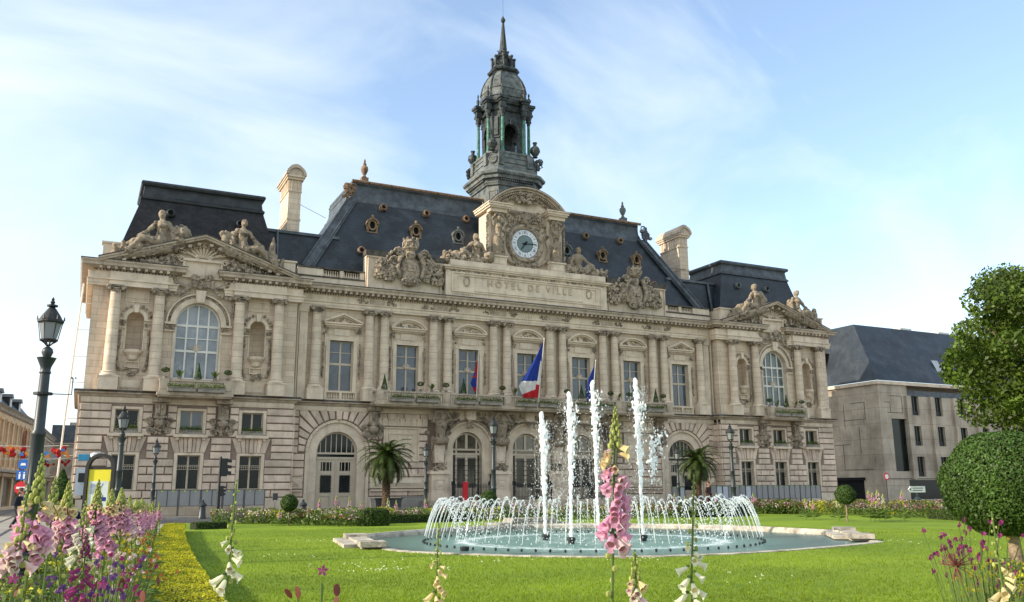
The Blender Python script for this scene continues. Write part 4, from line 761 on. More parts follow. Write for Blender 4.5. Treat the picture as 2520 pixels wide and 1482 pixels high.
    if prop == 'child': p((-.9, 0, .2), .25, (-.8, 0, .8), .22); p((-.8, -.05, 1.0), .16, (-.8, -.05, 1.05), .16); p((-1.0, 0, .9), .3, (-.75, .1, 1.4), .28)
    return blob(name, c, .055, m_stat, CH, rough=.05, seed=seed)
recliner('reclining_statue', -PX-3.05, PY-.75, 18.15, -1, .38, prop='lion', seed=1, k=1.2)
recliner('reclining_statue', -PX+2.65, PY-.75, 18.25, 1, .36, prop='sheaf', seed=2, k=1.2)
recliner('reclining_statue', PX-2.65, PY-.75, 18.2, -1, .36, prop='child', seed=3, k=1.2)
recliner('reclining_statue', PX+2.9, PY-.75, 18.1, 1, .38, prop='putto', seed=4, k=1.2)
recliner('reclining_statue', -4.95, -.35, 20.0, -1, .05, prop='shield', seed=5, k=1.2)
recliner('reclining_statue', 5.15, -.35, 20.0, 1, .05, male=True, prop='', seed=6, k=1.2)
# --- roofs
def quadf(b, *p): b.add(p, [tuple(range(len(p)))])
rf = MB(); B0 = [(-18.9, .45, 18.3), (18.9, .45, 18.3), (18.9, 14.5, 18.3), (-18.9, 14.5, 18.3)]; T0 = [(-14.75, 3.5, 25.45), (14.75, 3.5, 25.45), (14.75, 11.5, 25.45), (-14.75, 11.5, 25.45)]
for i in range(4): j = (i+1) % 4; rf.add([B0[i], B0[j], T0[j], T0[i]], [(0, 1, 2, 3)])
rf.box(-18.9, 18.9, .45, 14.5, 17.6, 18.3); roof = part(rf, 'slate_roof', m_slate)
zb = MB(); zb.sweep([(-14.75, 11.5), (-14.75, 3.5), (14.75, 3.5), (14.75, 11.5)], [(-.5, 25.2), (.12, 25.2), (.12, 25.36), (-.02, 25.45), (-.25, 26.1), (-.3, 26.85), (-.22, 26.95), (-.9, 26.95)]); zb.box(-14.5, 14.5, 3.8, 11.2, 26.6, 27.2); zb.box(-14.1, 14.1, 4.0, 11, 27.2, 27.42)
for s in (-1, 1):   # lead hips
    a, q = Vector((s*19.15, .3, 18.35)), Vector((s*14.9, 3.4, 25.4)); w_ = Vector((-s*.95, 0, 0)); n_ = Vector((0, -.14, .07)); zb.add([a, a+w_, q+w_*.9, q, a+n_, a+w_+n_, q+w_*.9+n_, q+n_, a+Vector((0, 1, 0)), q+Vector((0, 1, 0))], [(4, 5, 6, 7), (0, 4, 7, 3), (5, 1, 2, 6), (8, 0, 3, 9)])
    zb.tube([a+w_*.75+n_*1.4, q+w_*.7+n_*1.4], .06, 6); zb.tube([a+n_*1.2, q+n_*1.2], .08, 6)
part(zb, 'zinc_flashing', m_zinc, roof)
rg = MB()
for i in range(120): X = -14.6+29.2*(i+.5)/120; rg.tube([(X-.11, 3.42, 27.08), (X+.11, 3.42, 27.08)], .135, 6)
part(rg, 'beaded_ridge_trim', m_rusty, roof)
for s in (-1, 1): h = MB(); h.lump(s*15.0-.5, s*15.0+.5, 25.3, 26.6, 3.2, 40, .2, lambda x, z, s=s: abs(x-s*(15.3-(z-25.3)*.5)) < .5); part(h, 'hip_ornament', m_rusty if s < 0 else m_zinc, roof)
for s in (-1, 1):
    u = MB(); u.box(s*13.25-.3, s*13.25+.3, 4.2, 4.8, 27.4, 27.85); u.lathe([(.12, 27.85), (.2, 27.95), (.1, 28.1), (.22, 28.3), (.33, 28.6), (.3, 28.85), (.14, 29.0), (.17, 29.1), (.08, 29.25), (.1, 29.4), (0, 29.65)], (s*13.25, 4.5, 0), 12); part(u, 'roof_urn', m_rusty if s < 0 else m_leadl, roof, smooth=True)
m_ochre = mat('ochre_zinc_dormer', (.25, .165, .09), .7, .3, 4, patch=((.12, .11, .1), 3, .5)); m_hole = mat('dark_opening', (.008, .008, .01), .9, .1, 3)
def ry(z): return .45+(z-18.3)/(25.45-18.3)*3.05
def dormer(x, z, m, sc=1):
    b = MB(); y = ry(z)-.35*sc
    for a0 in range(16): p, q = 2*pi*a0/16, 2*pi*(a0+1)/16; b.slab([(x+.24*sc*cos(p), z+.33*sc*sin(p)), (x+.38*sc*cos(p), z+.47*sc*sin(p)), (x+.38*sc*cos(q), z+.47*sc*sin(q)), (x+.24*sc*cos(q), z+.33*sc*sin(q))], y+.8, y)
    for e in (-1, 1): b.slab([(x+e*.3*sc, z-.62*sc), (x+e*.46*sc, z-.62*sc), (x+e*.5*sc, z+.05*sc), (x+e*.3*sc, z+.05*sc)], y+.8, y+.05); b.ball((x+e*.5*sc, y+.1, z+.02), .1*sc, 6, 4)
    b.box(x-.48*sc, x+.48*sc, y, y+.7, z-.7*sc, z-.6*sc); arc_band(b, x, z+.05*sc, .42*sc, .54*sc, y+.9, y-.1, .05, pi-.05, 10); b.lathe([(.06*sc, .5*sc), (.08*sc, .62*sc), (.13*sc, .75*sc), (.1*sc, .86*sc), (0, .9*sc)], (x, y+.1, z), 8)
    o = part(b, 'dormer', m, roof)
    h = MB(); h.slab([(x+.26*sc*cos(p), z+.35*sc*sin(p)) for p in np.linspace(0, 2*pi, 13)[:-1]], y+.5, y+.25); link_h = h.build('dormer_pane', m_hole, roof); return o
for x, mm in ((13.1, m_ochre), (9.28, m_ochre), (5.4, m_leadl)): dormer(-x, 23.0, mm); dormer(x, 23.0, mm)
def oculus(x, z, y, m=m_rusty, par=None, dark=False):
    b = MB(); b.lathe([(.17, 0), (.17, .28), (.24, .34), (.32, .28), (.34, 0)], (x, y+.1, z), 12, (0, -1, .15)); o = part(b, 'round_vent', m, par or roof, smooth=True); h = MB(); h.disc((x, y-.05, z), .17, (0, -1, .15), n=10); part(h, 'vent_opening', m_hole, par or roof)
for x, z in ((11.9, 24.95), (8.03, 24.95), (4.3, 24.95), (14.25, 20.4)):
    for s in (-1, 1): oculus(s*x, z, ry(z)-.15)
for s in (-1, 1):   # pavilion roofs
    c = s*PX; x0, x1 = c-6.0, c+6.0; t0, t1 = c-4.15, c+4.15; b = MB(); A = [(x0, -.3, 18.0), (x1, -.3, 18.0), (x1, 7.6, 18.0), (x0, 7.6, 18.0)]; T = [(t0+.0, .9, 22.75), (t1, .9, 22.75), (t1, 5.9, 22.75), (t0, 5.9, 22.75)]
    A = [(c-s*0-5.55, -.1, 18.0), (c+5.55, -.1, 18.0), (c+5.55, 7.4, 18.0), (c-5.55, 7.4, 18.0)]
    for i in range(4): j = (i+1) % 4; b.add([A[i], A[j], T[j], T[i]], [(0, 1, 2, 3)])
    b.box(c-5.55, c+5.55, -.1, 12.5, 16.8, 18.0); o = part(b, 'slate_roof', m_slate2 if s < 0 else m_slate)
    z_ = MB(); z_.sweep([(t0, .9), (t1, .9), (t1, 5.9), (t0, 5.9)], [(-.3, 22.4), (.22, 22.3), (.24, 22.42), (.08, 22.6), (.0, 23.2), (.05, 23.3), (.2, 23.34), (.27, 23.5), (.2, 23.66), (-.3, 23.72)], closed=True); z_.add([(t0, .9, 23.7), (t1, .9, 23.7), (t1, 5.9, 23.75), (t0, 5.9, 23.75)], [(0, 1, 2, 3)]); part(z_, 'zinc_curb', m_zincd if s < 0 else m_zinc, o)
    for dx, zz_ in (((-2.3, 21.3), (2.6, 21.1)) if s < 0 else ((-2.6, 21.1), (1.1, 21.1))): oculus(c+dx, zz_, -.1+(zz_-18)/4.75*1.0-.1, m_zincd if s < 0 else m_leadl, o)
    g_ = MB(); a, q = sorted((s*16.0, s*22.5)); g_.add([(a, 1.1, 18), (q, 1.1, 18), (q, 1.6, 21.2), (a, 1.6, 21.2), (a, 9, 21.2), (q, 9, 21.2)], [(0, 1, 2, 3), (3, 2, 5, 4)]); o = part(g_, 'linking_roof', m_slate)
    g_ = MB(); g_.box(a, q, 1.45, 1.75, 21.2, 21.42); g_.tube([(s*20.9, .9, 18.1), (s*20.9, 1.45, 21.3)], .12, 6); part(g_, 'zinc_flashing', m_zinc, o)
    ch = MB(); X = s*19.4; ch.box(X-.5, X+.5, 3.0, 6.2, 18, 26.2); ch.box(X-.55, X+.55, 2.95, 6.25, 22.8, 22.95); ch.box(X-.56, X+.56, 2.94, 6.26, 25.2, 25.3)
    for e in (-.25, .25): ch.box(X+e-.04, X+e+.04, 2.93, 3.0, 25.3, 26.2)
    for i in range(8): ch.box(X-.56, X+.56, 3.1+i*.38, 3.3+i*.38, 25.3, 26.2)
    ch.box(X-.66, X+.66, 2.8, 6.4, 26.2, 26.38); ch.box(X-.74, X+.74, 2.7, 6.5, 26.38, 26.55)
    o = part(ch, 'chimney', m_wall); cc_ = MB(); cc_.slab([(X+.74*cos(a), 26.55+.95*sin(a)) for a in np.linspace(0, pi, 13)], 6.5, 2.72); arc_band(cc_, X, 26.55, .6, .82, 6.6, 2.6, 0, pi, 12); part(cc_, 'chimney_cap', m_corn, o)
w_ = MB(); w_.tube([(-19.0, 3.2, 24.3), (-16.9, 2.6, 23.2)], .02, 4); part(w_, 'stay_wire', m_iron); w_ = MB(); w_.tube([(19.4, 2.9, 22.9), (17.0, 2.4, 22.6)], .025, 4); part(w_, 'stay_wire', m_iron)
# --- rain pipes
for X, yy in ((-19.35, -.32), (19.35, -.32)):
    b = MB(); b.tube([(X, yy, 16.2), (X, yy, 8.3), (X+(.12 if X > 0 else -.12), yy-.3, 7.8), (X+(.12 if X > 0 else -.12), yy-.3, .6)], .075, 8)
    for z in (14.5, 12.2, 9.9, 6.5, 4.3, 2.1): b.lathe([(.1, z), (.1, z+.08)], (X+(.12*(1 if X > 0 else -1) if z < 8 else 0), yy-(.3 if z < 8 else 0), 0), 8)
    part(b, 'rain_pipe', m_frame, smooth=True)
b = MB(); b.tube([(-33.95, 2.5, 16.0), (-34.25, 2.5, 7.0), (-34.4, 2.5, .3)], .065, 8)
for z in (14.6, 12.7, 10.8, 9.0, 6.5, 4, 2): b.tube([(-33.3, 2.5, z), (-34.1, 2.5, z)], .025, 5)
part(b, 'rain_pipe', m_framew)
# --- bell tower
TX, TY = 0, 4.3; TC = (TX, TY); tw = MB()
tw.stack([(18.5, 2.75, 1.9), (28.2, 2.75, 1.9), (28.2, 2.9, 2.0), (28.4, 2.95, 2.05), (28.4, 3.0, 2.05), (28.75, 3.0, 2.1), (28.75, 3.35, 2.25), (29.0, 3.4, 2.3), (29.1, 3.6, 2.4), (29.3, 3.65, 2.45), (29.55, 3.2, 2.2), (29.7, 3.1, 2.1), (29.75, 3.0, 2.1), (30.0, 3.0, 2.0), (30.0, 2.8, 1.9), (31.3, 2.62, 1.75), (31.4, 2.72, 1.8), (31.55, 2.72, 1.8)], TC)
tower = part(tw, 'bell_tower', m_leadl); tower.scale = (.89, .89, 1); tower.location = (0, TY*.11, 0)
tp = MB()
for sx, sy in ((-1, -1), (1, -1), (-1, 1), (1, 1)):   # framed chamfer panels
    c_ = Vector((TX+sx*2.33, TY+sy*2.33, 0)); rr_ = Matrix.Rotation(pi/4 if sx*sy < 0 else -pi/4, 3, 'Z')
    for dx, z, w2, h2 in ((0, 27.7, 1.0, .1), (0, 23.5, 1.0, .1), (-.42, 25.6, .1, 4.2), (.42, 25.6, .1, 4.2), (0, 25.6, .55, 3.8)): tp.obox(c_+rr_@Vector((dx, 0, z)), w2, .1 if w2 != .55 else .05, h2, rr_)
for a in range(4):
    rr_ = Matrix.Rotation(a*pi/2, 3, 'Z')
    for i in range(16): tp.obox(Vector((TX, TY, 0))+rr_@Vector((-1.9+3.8*(i+.5)/16, -3.1, 28.65)), .13, .3, .14, rr_)
    for dz, y_ in ((30.5, -2.78), (31.0, -2.7)): tp.obox(Vector((TX, TY, 0))+rr_@Vector((0, y_, dz)), 3.2, .1, .12, rr_)
    for e in (-1, 1): tp.obox(Vector((TX, TY, 0))+rr_@Vector((e*1.65, -2.7, 30.75)), .6, .5, 1.2, rr_)
part(tp, 'tower_panels', m_leadl, tower)
sign = MB(); c_ = Vector((TX-2.3, TY-2.3, 30.75)); q_ = Vector((-1, -1, 0)).normalized(); sign.lathe([(.45, 0), (.45, .08), (.38, .1), (.36, .05), (0, .05)], c_+q_*.05, 18, q_); Mt = Matrix.Translation(c_+q_*.12)@Matrix.Rotation(-pi/4, 4, 'Z')@Matrix.Rotation(pi/2, 4, 'X'); sign.text('RF', .48, Mt, .02); part(sign, 'monogram_medallion', m_leadl, tower)
bf = MB()   # belfry: four chamfer piers, four arches
for sx, sy in ((-1, -1), (1, -1), (-1, 1), (1, 1)):
    pts = [(sx*.78, sy*1.85), (sx*1.3, sy*1.85), (sx*1.85, sy*1.3), (sx*1.85, sy*.78), (sx*1.4, sy*.78), (sx*.78, sy*1.4)]; vs = [(TX+x, TY+y, z) for z in (31.5, 35.9) for x, y in pts]; bf.add(vs, [(i, (i+1) % 6, (i+1) % 6+6, i+6) for i in range(6)]+[tuple(range(6)), tuple(range(6, 12))])
    rr_ = Matrix.Rotation(pi/4 if sx*sy < 0 else -pi/4, 3, 'Z'); bf.obox(Vector((TX+sx*1.63, TY+sy*1.63, 34.3)), .42, .12, 1.8, rr_); bf.obox(Vector((TX+sx*1.6, TY+sy*1.6, 33.2)), .6, .16, .12, rr_)
for a in range(4):
    rr_ = Matrix.Rotation(a*pi/2, 3, 'Z'); tmp = MB(); arch_fill(tmp, 0, 33.9, .78, 35.9, -1.8, .4, 10); arc_band(tmp, 0, 33.9, .78, .95, -1.5, -1.92, 0, pi, 12); tmp.slab([(-.14, 34.55), (.14, 34.55), (.2, 35.1), (-.2, 35.1)], -1.6, -2.05)
    for e in (-1, 1): tmp.box(e*.78, e*1.0, -1.95, -1.6, 33.72, 33.9)
    tmp.box(-.78, .78, -1.82, -1.76, 32.3, 32.34)
    for i in range(7): tmp.box(-.7+i*.23-.015, -.7+i*.23+.015, -1.81, -1.78, 31.5, 32.3)
    bf.add([Vector((TX, TY, 0))+rr_@Vector(v) for v in tmp.v], tmp.f)
bf.stack([(35.85, 2.0, 1.3), (36.0, 2.1, 1.4), (36.0, 1.9, 1.3), (36.5, 1.9, 1.3), (36.5, 2.15, 1.5), (36.75, 2.3, 1.6), (36.95, 2.35, 1.6), (37.0, 1.95, 1.3)], TC)
part(bf, 'belfry', m_lead, tower)
CP = [(x*s1, y*s2) for s1 in (-1, 1) for s2 in (-1, 1) for x, y in ((1.25, 2.35), (2.35, 1.25))]
for x, y in CP:
    c_ = MB(); c_.lathe([(.24, 31.55), (.24, 31.75), (.17, 31.85), (.17, 33.4), (.15, 35.0)], (TX+x, TY+y, 0), 10); o = part(c_, 'copper_column', m_green, tower, smooth=True)
    k_ = MB(); k_.lathe([(.16, 35.0), (.2, 35.05), (.18, 35.15), (.34, 35.75), (.36, 35.85)], (TX+x, TY+y, 0), 10)
    for i in range(9): a = i*2*pi/9; k_.ball((TX+x+.25*cos(a), TY+y+.25*sin(a), 35.35+.25*(i % 2)), .09, 5, 3)
    dx, dy = x*.17, y*.17
    for z0, z1, hw in ((35.85, 36.05, .36), (36.05, 36.5, .3), (36.5, 36.7, .42), (36.7, 36.95, .56)): k_.box(TX+x-hw+(-abs(0)), TX+x+hw, TY+y-hw, TY+y+hw, z0, z1)
    k_.lathe([(.16, 36.95), (.2, 37.1), (.12, 37.2), (.17, 37.4), (.2, 37.6), (.1, 37.8), (.06, 37.95), (.11, 38.05), (.1, 38.2), (0, 38.35)], (TX+x*1.02, TY+y*1.02, 0), 8)
    part(k_, 'capital_and_finial', m_lead, tower)
for sx, sy in ((-1, -1), (1, -1), (-1, 1), (1, 1)):
    u = MB(); c_ = (TX+sx*2.45, TY+sy*2.45, 0); u.lathe([(.3, 31.5), (.2, 31.62), (.28, 31.72), (.48, 31.95), (.52, 32.25), (.38, 32.5), (.16, 32.6), (.2, 32.85), (.26, 32.95), (.0, 33.0)], c_, 14)
    for i in range(14): a = i*2*pi/14; u.tube([(c_[0]+.3*cos(a), c_[1]+.3*sin(a), 31.75), (c_[0]+.52*cos(a), c_[1]+.52*sin(a), 32.1)], .05, 4)
    for e in (-1, 1): u.spiral((c_[0]+e*.42, c_[1], 32.3), .12, 1.2, .04)
    part(u, 'tower_urn', m_lead, tower, smooth=True)
    if sx*sy > 0 and sx < 0: continue
    v_ = MB(); v_.lump(c_[0]-.0+sx*.3-.3, c_[0]+sx*.3+.3, 30.3, 31.2, c_[1]+sy*.2, 22, .17); part(v_, 'scroll_ornament', m_lead, tower)
dm = MB(); dm.stack([(36.9, 2.0, 1.3), (37.3, 2.0, 1.3), (37.35, 2.12, 1.35), (38.1, 2.08, 1.3), (38.15, 2.15, 1.35), (38.3, 2.0, 1.25), (38.9, 1.9, 1.2), (39.5, 1.68, 1.05), (40.0, 1.35, .85), (40.3, 1.05, .7)], TC); part(dm, 'dome', m_leadl, tower)
dr_ = MB()
for x, y in [(b_*f, r_*g) if q else (r_*g, b_*f) for q in (0, 1) for f in (-1, 1) for g in (-1, 1) for r_, b_ in ((1, .63),)]:
    dr_.tube([(TX+x*r_, TY+y*r_, z) for z, r_ in ((38.2, 2.08), (38.9, 1.94), (39.5, 1.7), (40.0, 1.38), (40.3, 1.08))], .08, 5)
dr_.stack([(40.25, 1.1, .75), (40.35, 1.4, .9), (40.5, 1.5, .95), (40.65, 1.35, .9), (40.7, 1.0, .6), (41.0, .85, .5), (41.2, .95, .6), (41.3, .8, .5), (41.9, .62, .4), (42.0, .75, .45), (42.1, .6, .35), (42.3, .5, .3)], TC)
part(dr_, 'dome_crown', m_lead, tower)
for i in range(8):
    a = i*pi/4+pi/8; u = MB(); u.lathe([(.16, 40.65), (.2, 40.8), (.1, 40.95), (.13, 41.3), (.12, 41.75), (.19, 41.85), (.19, 41.98), (0, 42.0)], (TX+1.2*cos(a), TY+1.2*sin(a), 0), 8); u.tube([(TX+1.2*cos(a), TY+1.2*sin(a), 41.2), (TX+.8*cos(a), TY+.8*sin(a), 41.9), (TX+.55*cos(a), TY+.55*sin(a), 42.3)], [.12, .16, .1], 5); u.lump(TX+.75*cos(a)-.15, TX+.75*cos(a)+.15, 42.0, 42.5, TY+.75*sin(a), 3, .13)
    part(u, 'crown_scroll', m_lead, tower)
sp = MB(); sp.lathe([(.5, 42.2), (.55, 42.35), (.45, 42.5), (.48, 42.75), (.38, 42.8), (.42, 42.95), (.36, 43.05), (.1, 45.75), (.14, 45.8), (.1, 45.85), (.2, 45.9), (.27, 46.08), (.2, 46.26), (.08, 46.32), (.11, 46.4), (.04, 46.5), (.015, 46.6), (.012, 51.5)], (TX, TY, 0), 12)
for i in range(10): a = i*2*pi/10; sp.tube([(TX+.38*cos(a), TY+.38*sin(a), 43.0), (TX+.1*cos(a), TY+.1*sin(a), 45.75)], .03, 4); sp.ball((TX+.5*cos(a), TY+.5*sin(a), 42.6), .09, 5, 3)
part(sp, 'spire', m_lead, tower)
# --- steps and gates of the central porch
stp = MB()
for i in range(5): stp.box(-9.4+i*.0, 9.4, -1.9-.38*(4-i)+0, -.2, .15*i, .15*(i+1)-.0) 
part(stp, 'entrance_steps', m_corn)
for x in (-5.3, 0, 5.3):
    g_ = MB(); n = 27
    for i in range(n): X = x-1.72+3.44*i/(n-1); t_ = 1.95+(.1 if i in (0, n-1) else 0)+(.12 if abs(i-n//2) < 1 else 0); g_.box(X-.015, X+.015, -.93, -.9, .78, t_); g_.lathe([(.03, t_), (.0, t_+.14)], (X, -.915, 0), 4)
    for z in (.95, 1.72, 1.82): g_.box(x-1.72, x+1.72, -.935, -.895, z, z+.03)
    for e in (-1, 0, 1): g_.box(x+e*1.72-.04, x+e*1.72+.04, -.96, -.87, .76, 2.1); 
    for e in (-1, 1):
        for i in range(4): g_.box(x+e*1.5+i*.06*e-.01, x+e*1.5+i*.06*e+.01, -.9, -.6, 1.9, 2.2)
    g_.build('iron_gate', m_iron, CH)
# ================================================================ neighbours
m_conc = mat('stained_concrete', (.50, .43, .345), .9, .18, .35, brick=(3.9, 1.62, .02), streak=.45, bump=.2, bs=8); m_concd = mat('concrete_groove', (.10, .09, .08), .9, .1, 2)
GB = thing('office_building', 'modern grey concrete building with dark mansard roof beyond the town hall', 'building', (45.5, 3.5, 0)); GB.scale = (1, 1, 1.045)
def gp(b, n, m, par=None): return b.build(n, m, par or GB)
b = MB(); holes = []   # local: corner at 0,0; front face runs +x, side face runs +y
wins = [(5.2+3.9*i, 9.05-3.25*j) for i in range(9) for j in range(3)]
bh = [(x, x+1.2, z, z+2.1) for x, z in wins]+[(1.75, 4.15, 3.1, 8.6)]
wall_rects(b, 0, 42, 0, 12.2, 0, .5, bh+[(3.6, 42, .2, 2.2), (4.6, 42, 12.0-.9, 12.2)]); b.box(0, .5, .5, 30, 0, 12.2); b.box(0, 42, 29.5, 30, 0, 12.2); b.box(3.6, 42, .6, .8, 0, 2.4)
b.box(4.6, 42, 1.6, 1.9, 11.0, 12.2)
for i in range(10): b.box(4.4+3.9*i+(-.35), 4.4+3.9*i+.15, -.35, 0, 2.3, 11.1)
gp(b, 'concrete_wall', m_conc)
b = MB(); b.sweep([(0, 30), (0, 0), (42, 0)], [(-.3, 12.2), (.25, 12.2), (.28, 12.55), (-.3, 12.6)]); b.box(-.1, 42, -.1, 30, 12.2, 12.5); gp(b, 'eaves_band', m_stone)
b = MB(); b.add([(-.15, -.15, 12.6), (42, -.15, 12.6), (42, 30, 12.6), (-.15, 30, 12.6), (3.0, 5.2, 19.7), (42, 5.2, 19.7), (42, 26, 19.7), (3.0, 26, 19.7)], [(0, 1, 5, 4), (3, 0, 4, 7), (4, 5, 6, 7)]); gp(b, 'mansard_roof', m_slate)
for x in (12, 19, 24): b = MB(); b.box(x, x+2, 6, 8, 19.6, 20.1); b.lathe([(.9, 20.1), (.5, 20.4), (0, 20.5)], (x+1, 7, 0), 8); gp(b, 'roof_vent', m_framew)
b = MB(); b.box(.5, 3.5, 12, 20, 19.6, 20.4); gp(b, 'roof_housing', m_conc)
b = MB(); b.add([(11.5, .95, 14.0), (12.6, .95, 14.0), (12.6, 1.75, 15.6), (11.5, 1.75, 15.6)], [(0, 1, 2, 3)]); gp(b, 'skylight', m_glassl)
b = MB(); b.box(-.6, 2, 8, 10, 15.6, 16.6); gp(b, 'roof_opening', m_hole)
for x, z in wins:
    f = MB(); f.box(x, x+1.2, .3, .36, z, z+2.1); o = gp(f, 'window', m_glassd); f = MB(); f.box(x, x+1.2, .25, .3, z, z+.5); f.box(x, x+.06, .25, .3, z, z+2.1); f.box(x+.57, x+.63, .25, .3, z+.5, z+2.1); gp(f, 'frame', m_iron, o)
f = MB(); f.box(1.75, 4.15, .3, .36, 3.1, 8.6); gp(f, 'tall_window', m_glassd); f = MB(); f.box(3.6, 42, .5, .55, .2, 2.2); gp(f, 'shop_window', m_glassd)
b = MB()
for x0, x1, z0, z1 in ((.9, 1.7, 10.3, 10.36), (1.7, 1.76, 9.3, 10.36), (1.76, 3.6, 11.0, 11.06), (3.6, 3.66, 9.2, 11.0), (1.2, 3.6, 9.2, 9.26), (4.4, 5.0, 6.9, 6.95), (4.4, 5.0, 7.5, 7.55), (0, 42, 2.28, 2.36)): b.box(x0, x1, -.02, .01, z0, z1)
for y0, y1, z0, z1 in ((2, 4, 10.4, 10.46), (2, 2.06, 8.6, 10.4), (2, 5, 8.6, 8.66), (5, 5.06, 7.8, 10.4), (3, 3.06, 5, 7.8), (1.5, 5.5, 3.3, 3.36), (5.5, 5.56, 3.3, 6.0), (4.5, 7, 6.0, 6.06)): b.box(-.02, .01, y0, y1, z0, z1)
b.box(-.02, .1, 9.6, 9.95, 3.2, 10.8); b.box(-.4, .0, 11.5, 12.2, 1.5, 12.2) ; gp(b, 'wall_groove', m_concd)
b = MB(); b.box(-.03, .1, 3.0, 8.6, 0, 2.2); b.box(-.25, .1, 2.8, 14, 2.2, 2.5); gp(b, 'garage_opening', m_hole)
b = MB(); b.box(4.8, 42, -.5, -.42, 11.0, 11.9) if 0 else b.box(4.6, 42, .02, .06, 11.1, 11.7); gp(b, 'balcony_railing', m_zinc)
# street buildings on the left
m_sandst = mat('sandstone_facade', (.80, .57, .35), .85, .1, .6, streak=.12); m_shop = mat('shop_front_panels', (.42, .26, .13), .7, .25, .8)
def street_house(name, label, loc, rz, w, dpt, h, roofh, nb, storeys, shop=True, wallm=m_sandst, dorm=True):
    T = thing(name, label, 'building', loc, rz)
    b = MB(); ws = []; bay = w/nb
    for j, (z0, z1) in enumerate(storeys):
        for i in range(nb): ws.append((bay*(i+.5)-.55, bay*(i+.5)+.55, z0, z1))
    wall_rects(b, 0, w, 3.3 if shop else 0, h, 0, .4, ws); b.box(0, .4, .4, dpt, 0, h); b.box(w-.4, w, .4, dpt, 0, h); b.box(0, w, dpt-.4, dpt, 0, h)
    if shop: wall_rects(b, 0, w, 0, 3.3, 0, .4, [(bay*i*2+.5, bay*(i*2+2)-.4, .3, 2.8) for i in range(nb//2)])
    for x0, x1, z0, z1 in ws: b.box(x0-.18, x0, -.08, 0, z0-.1, z1+.2); b.box(x1, x1+.18, -.08, 0, z0-.1, z1+.2); b.box(x0-.2, x1+.2, -.16, 0, z1+.1, z1+.3); b.box(x0-.2, x1+.2, -.14, 0, z0-.2, z0-.05)
    b.build('wall', wallm, T); c = MB(); c.sweep([(0, 0), (w, 0)], [(0, h-.5), (.2, h-.4), (.25, h-.2), (.5, h), (0, h+.05)]); c.sweep([(0, 0), (w, 0)], [(0, 3.2), (.3, 3.3), (.3, 3.5), (0, 3.6)]); c.build('cornice', m_corn, T)
    r = MB(); r.add([(0, 0, h), (w, 0, h), (w, dpt, h), (0, dpt, h), (0, 1.6, h+roofh), (w, 1.6, h+roofh), (w, dpt-1.6, h+roofh), (0, dpt-1.6, h+roofh)], [(0, 1, 5, 4), (4, 5, 6, 7), (1, 2, 6, 5), (3, 0, 4, 7), (2, 3, 7, 6)]); rf_ = r.build('roof', m_slate, T)
    for x0, x1, z0, z1 in ws:
        f = MB(); f.box(x0, x1, .22, .26, z0, z1); o = f.build('window', m_glass, T); f = MB(); f.box(x0, x0+.08, .16, .22, z0, z1); f.box(x1-.08, x1, .16, .22, z0, z1); f.box((x0+x1)/2-.05, (x0+x1)/2+.05, .15, .22, z0, z1); f.box(x0, x1, .155, .215, z0+(z1-z0)*.6, z0+(z1-z0)*.6+.07); f.build('frame', m_framew, o)
    if dorm:
        for i in range(nb//2): X = bay*(i*2+1); f = MB(); f.box(X-.6, X+.6, .5, 1.8, h+.2, h+roofh*.75); f.slab([(X-.75, h+roofh*.75), (X+.75, h+roofh*.75), (X, h+roofh*.95)], 1.8, .35); o = f.build('dormer', m_zincd, T); f = MB(); f.box(X-.4, X+.4, .46, .5, h+.3, h+roofh*.68); f.build('dormer_window', m_framew, o)
    for i in range(3): c = MB(); X = w*(i+.5)/3; c.box(X-.6, X+.6, dpt/2-.4, dpt/2+.4, h+roofh-.3, h+roofh+.6); c.build('chimney', m_corn, T)
    if shop:
        for i in range(nb//2): f = MB(); f.box(bay*i*2+.5, bay*(i*2+2)-.4, .2, .25, .3, 2.8); o = f.build('shop_window', m_glassw, T); f = MB(); f.box(bay*i*2+.3, bay*(i*2+2)-.2, -.7, 0, 2.85, 3.1); f.build('shop_awning', m_shop, T)
    return T
az = R(90+5.4)
a0 = at(70, 1215, 78)
street_house('street_house', 'long sandstone terrace with shop windows and slate dormers, left edge of the square', (-40.9, 5, 0), R(84.6), 32.5, 12, 8.7, 1.8, 13, [(3.75, 5.0), (5.8, 7.5)])
street_house('street_house', 'narrow pale terrace further down the street, half behind the big lamp post', (-37.6, 40, 0), R(88), 29, 12, 8.5, 1.6, 12, [(3.9, 5.3), (5.9, 7.6)], wallm=m_stone, dorm=False)
street_house('street_house', 'plain rendered house with dark slate roof closing the street', (-36.9, 69.8, 0), R(0), 16, 10, 8.0, 2.6, 4, [], shop=False, wallm=m_conc, dorm=False)
b = MB(); b.box(-.03, .03, -.6, .6, 0, 4.2); tag = b.build('hanging_banner', mat('red_cloth', (.42, .02, .03), .8, .1, 2, trans=.2), None, 'long wine red banner hanging on the sandstone terrace', 'banner', loc=(-38.0, 33.0, 3.2))
b = MB(); b.box(-4, 4, -1.1, 1.1, -.03, .03)
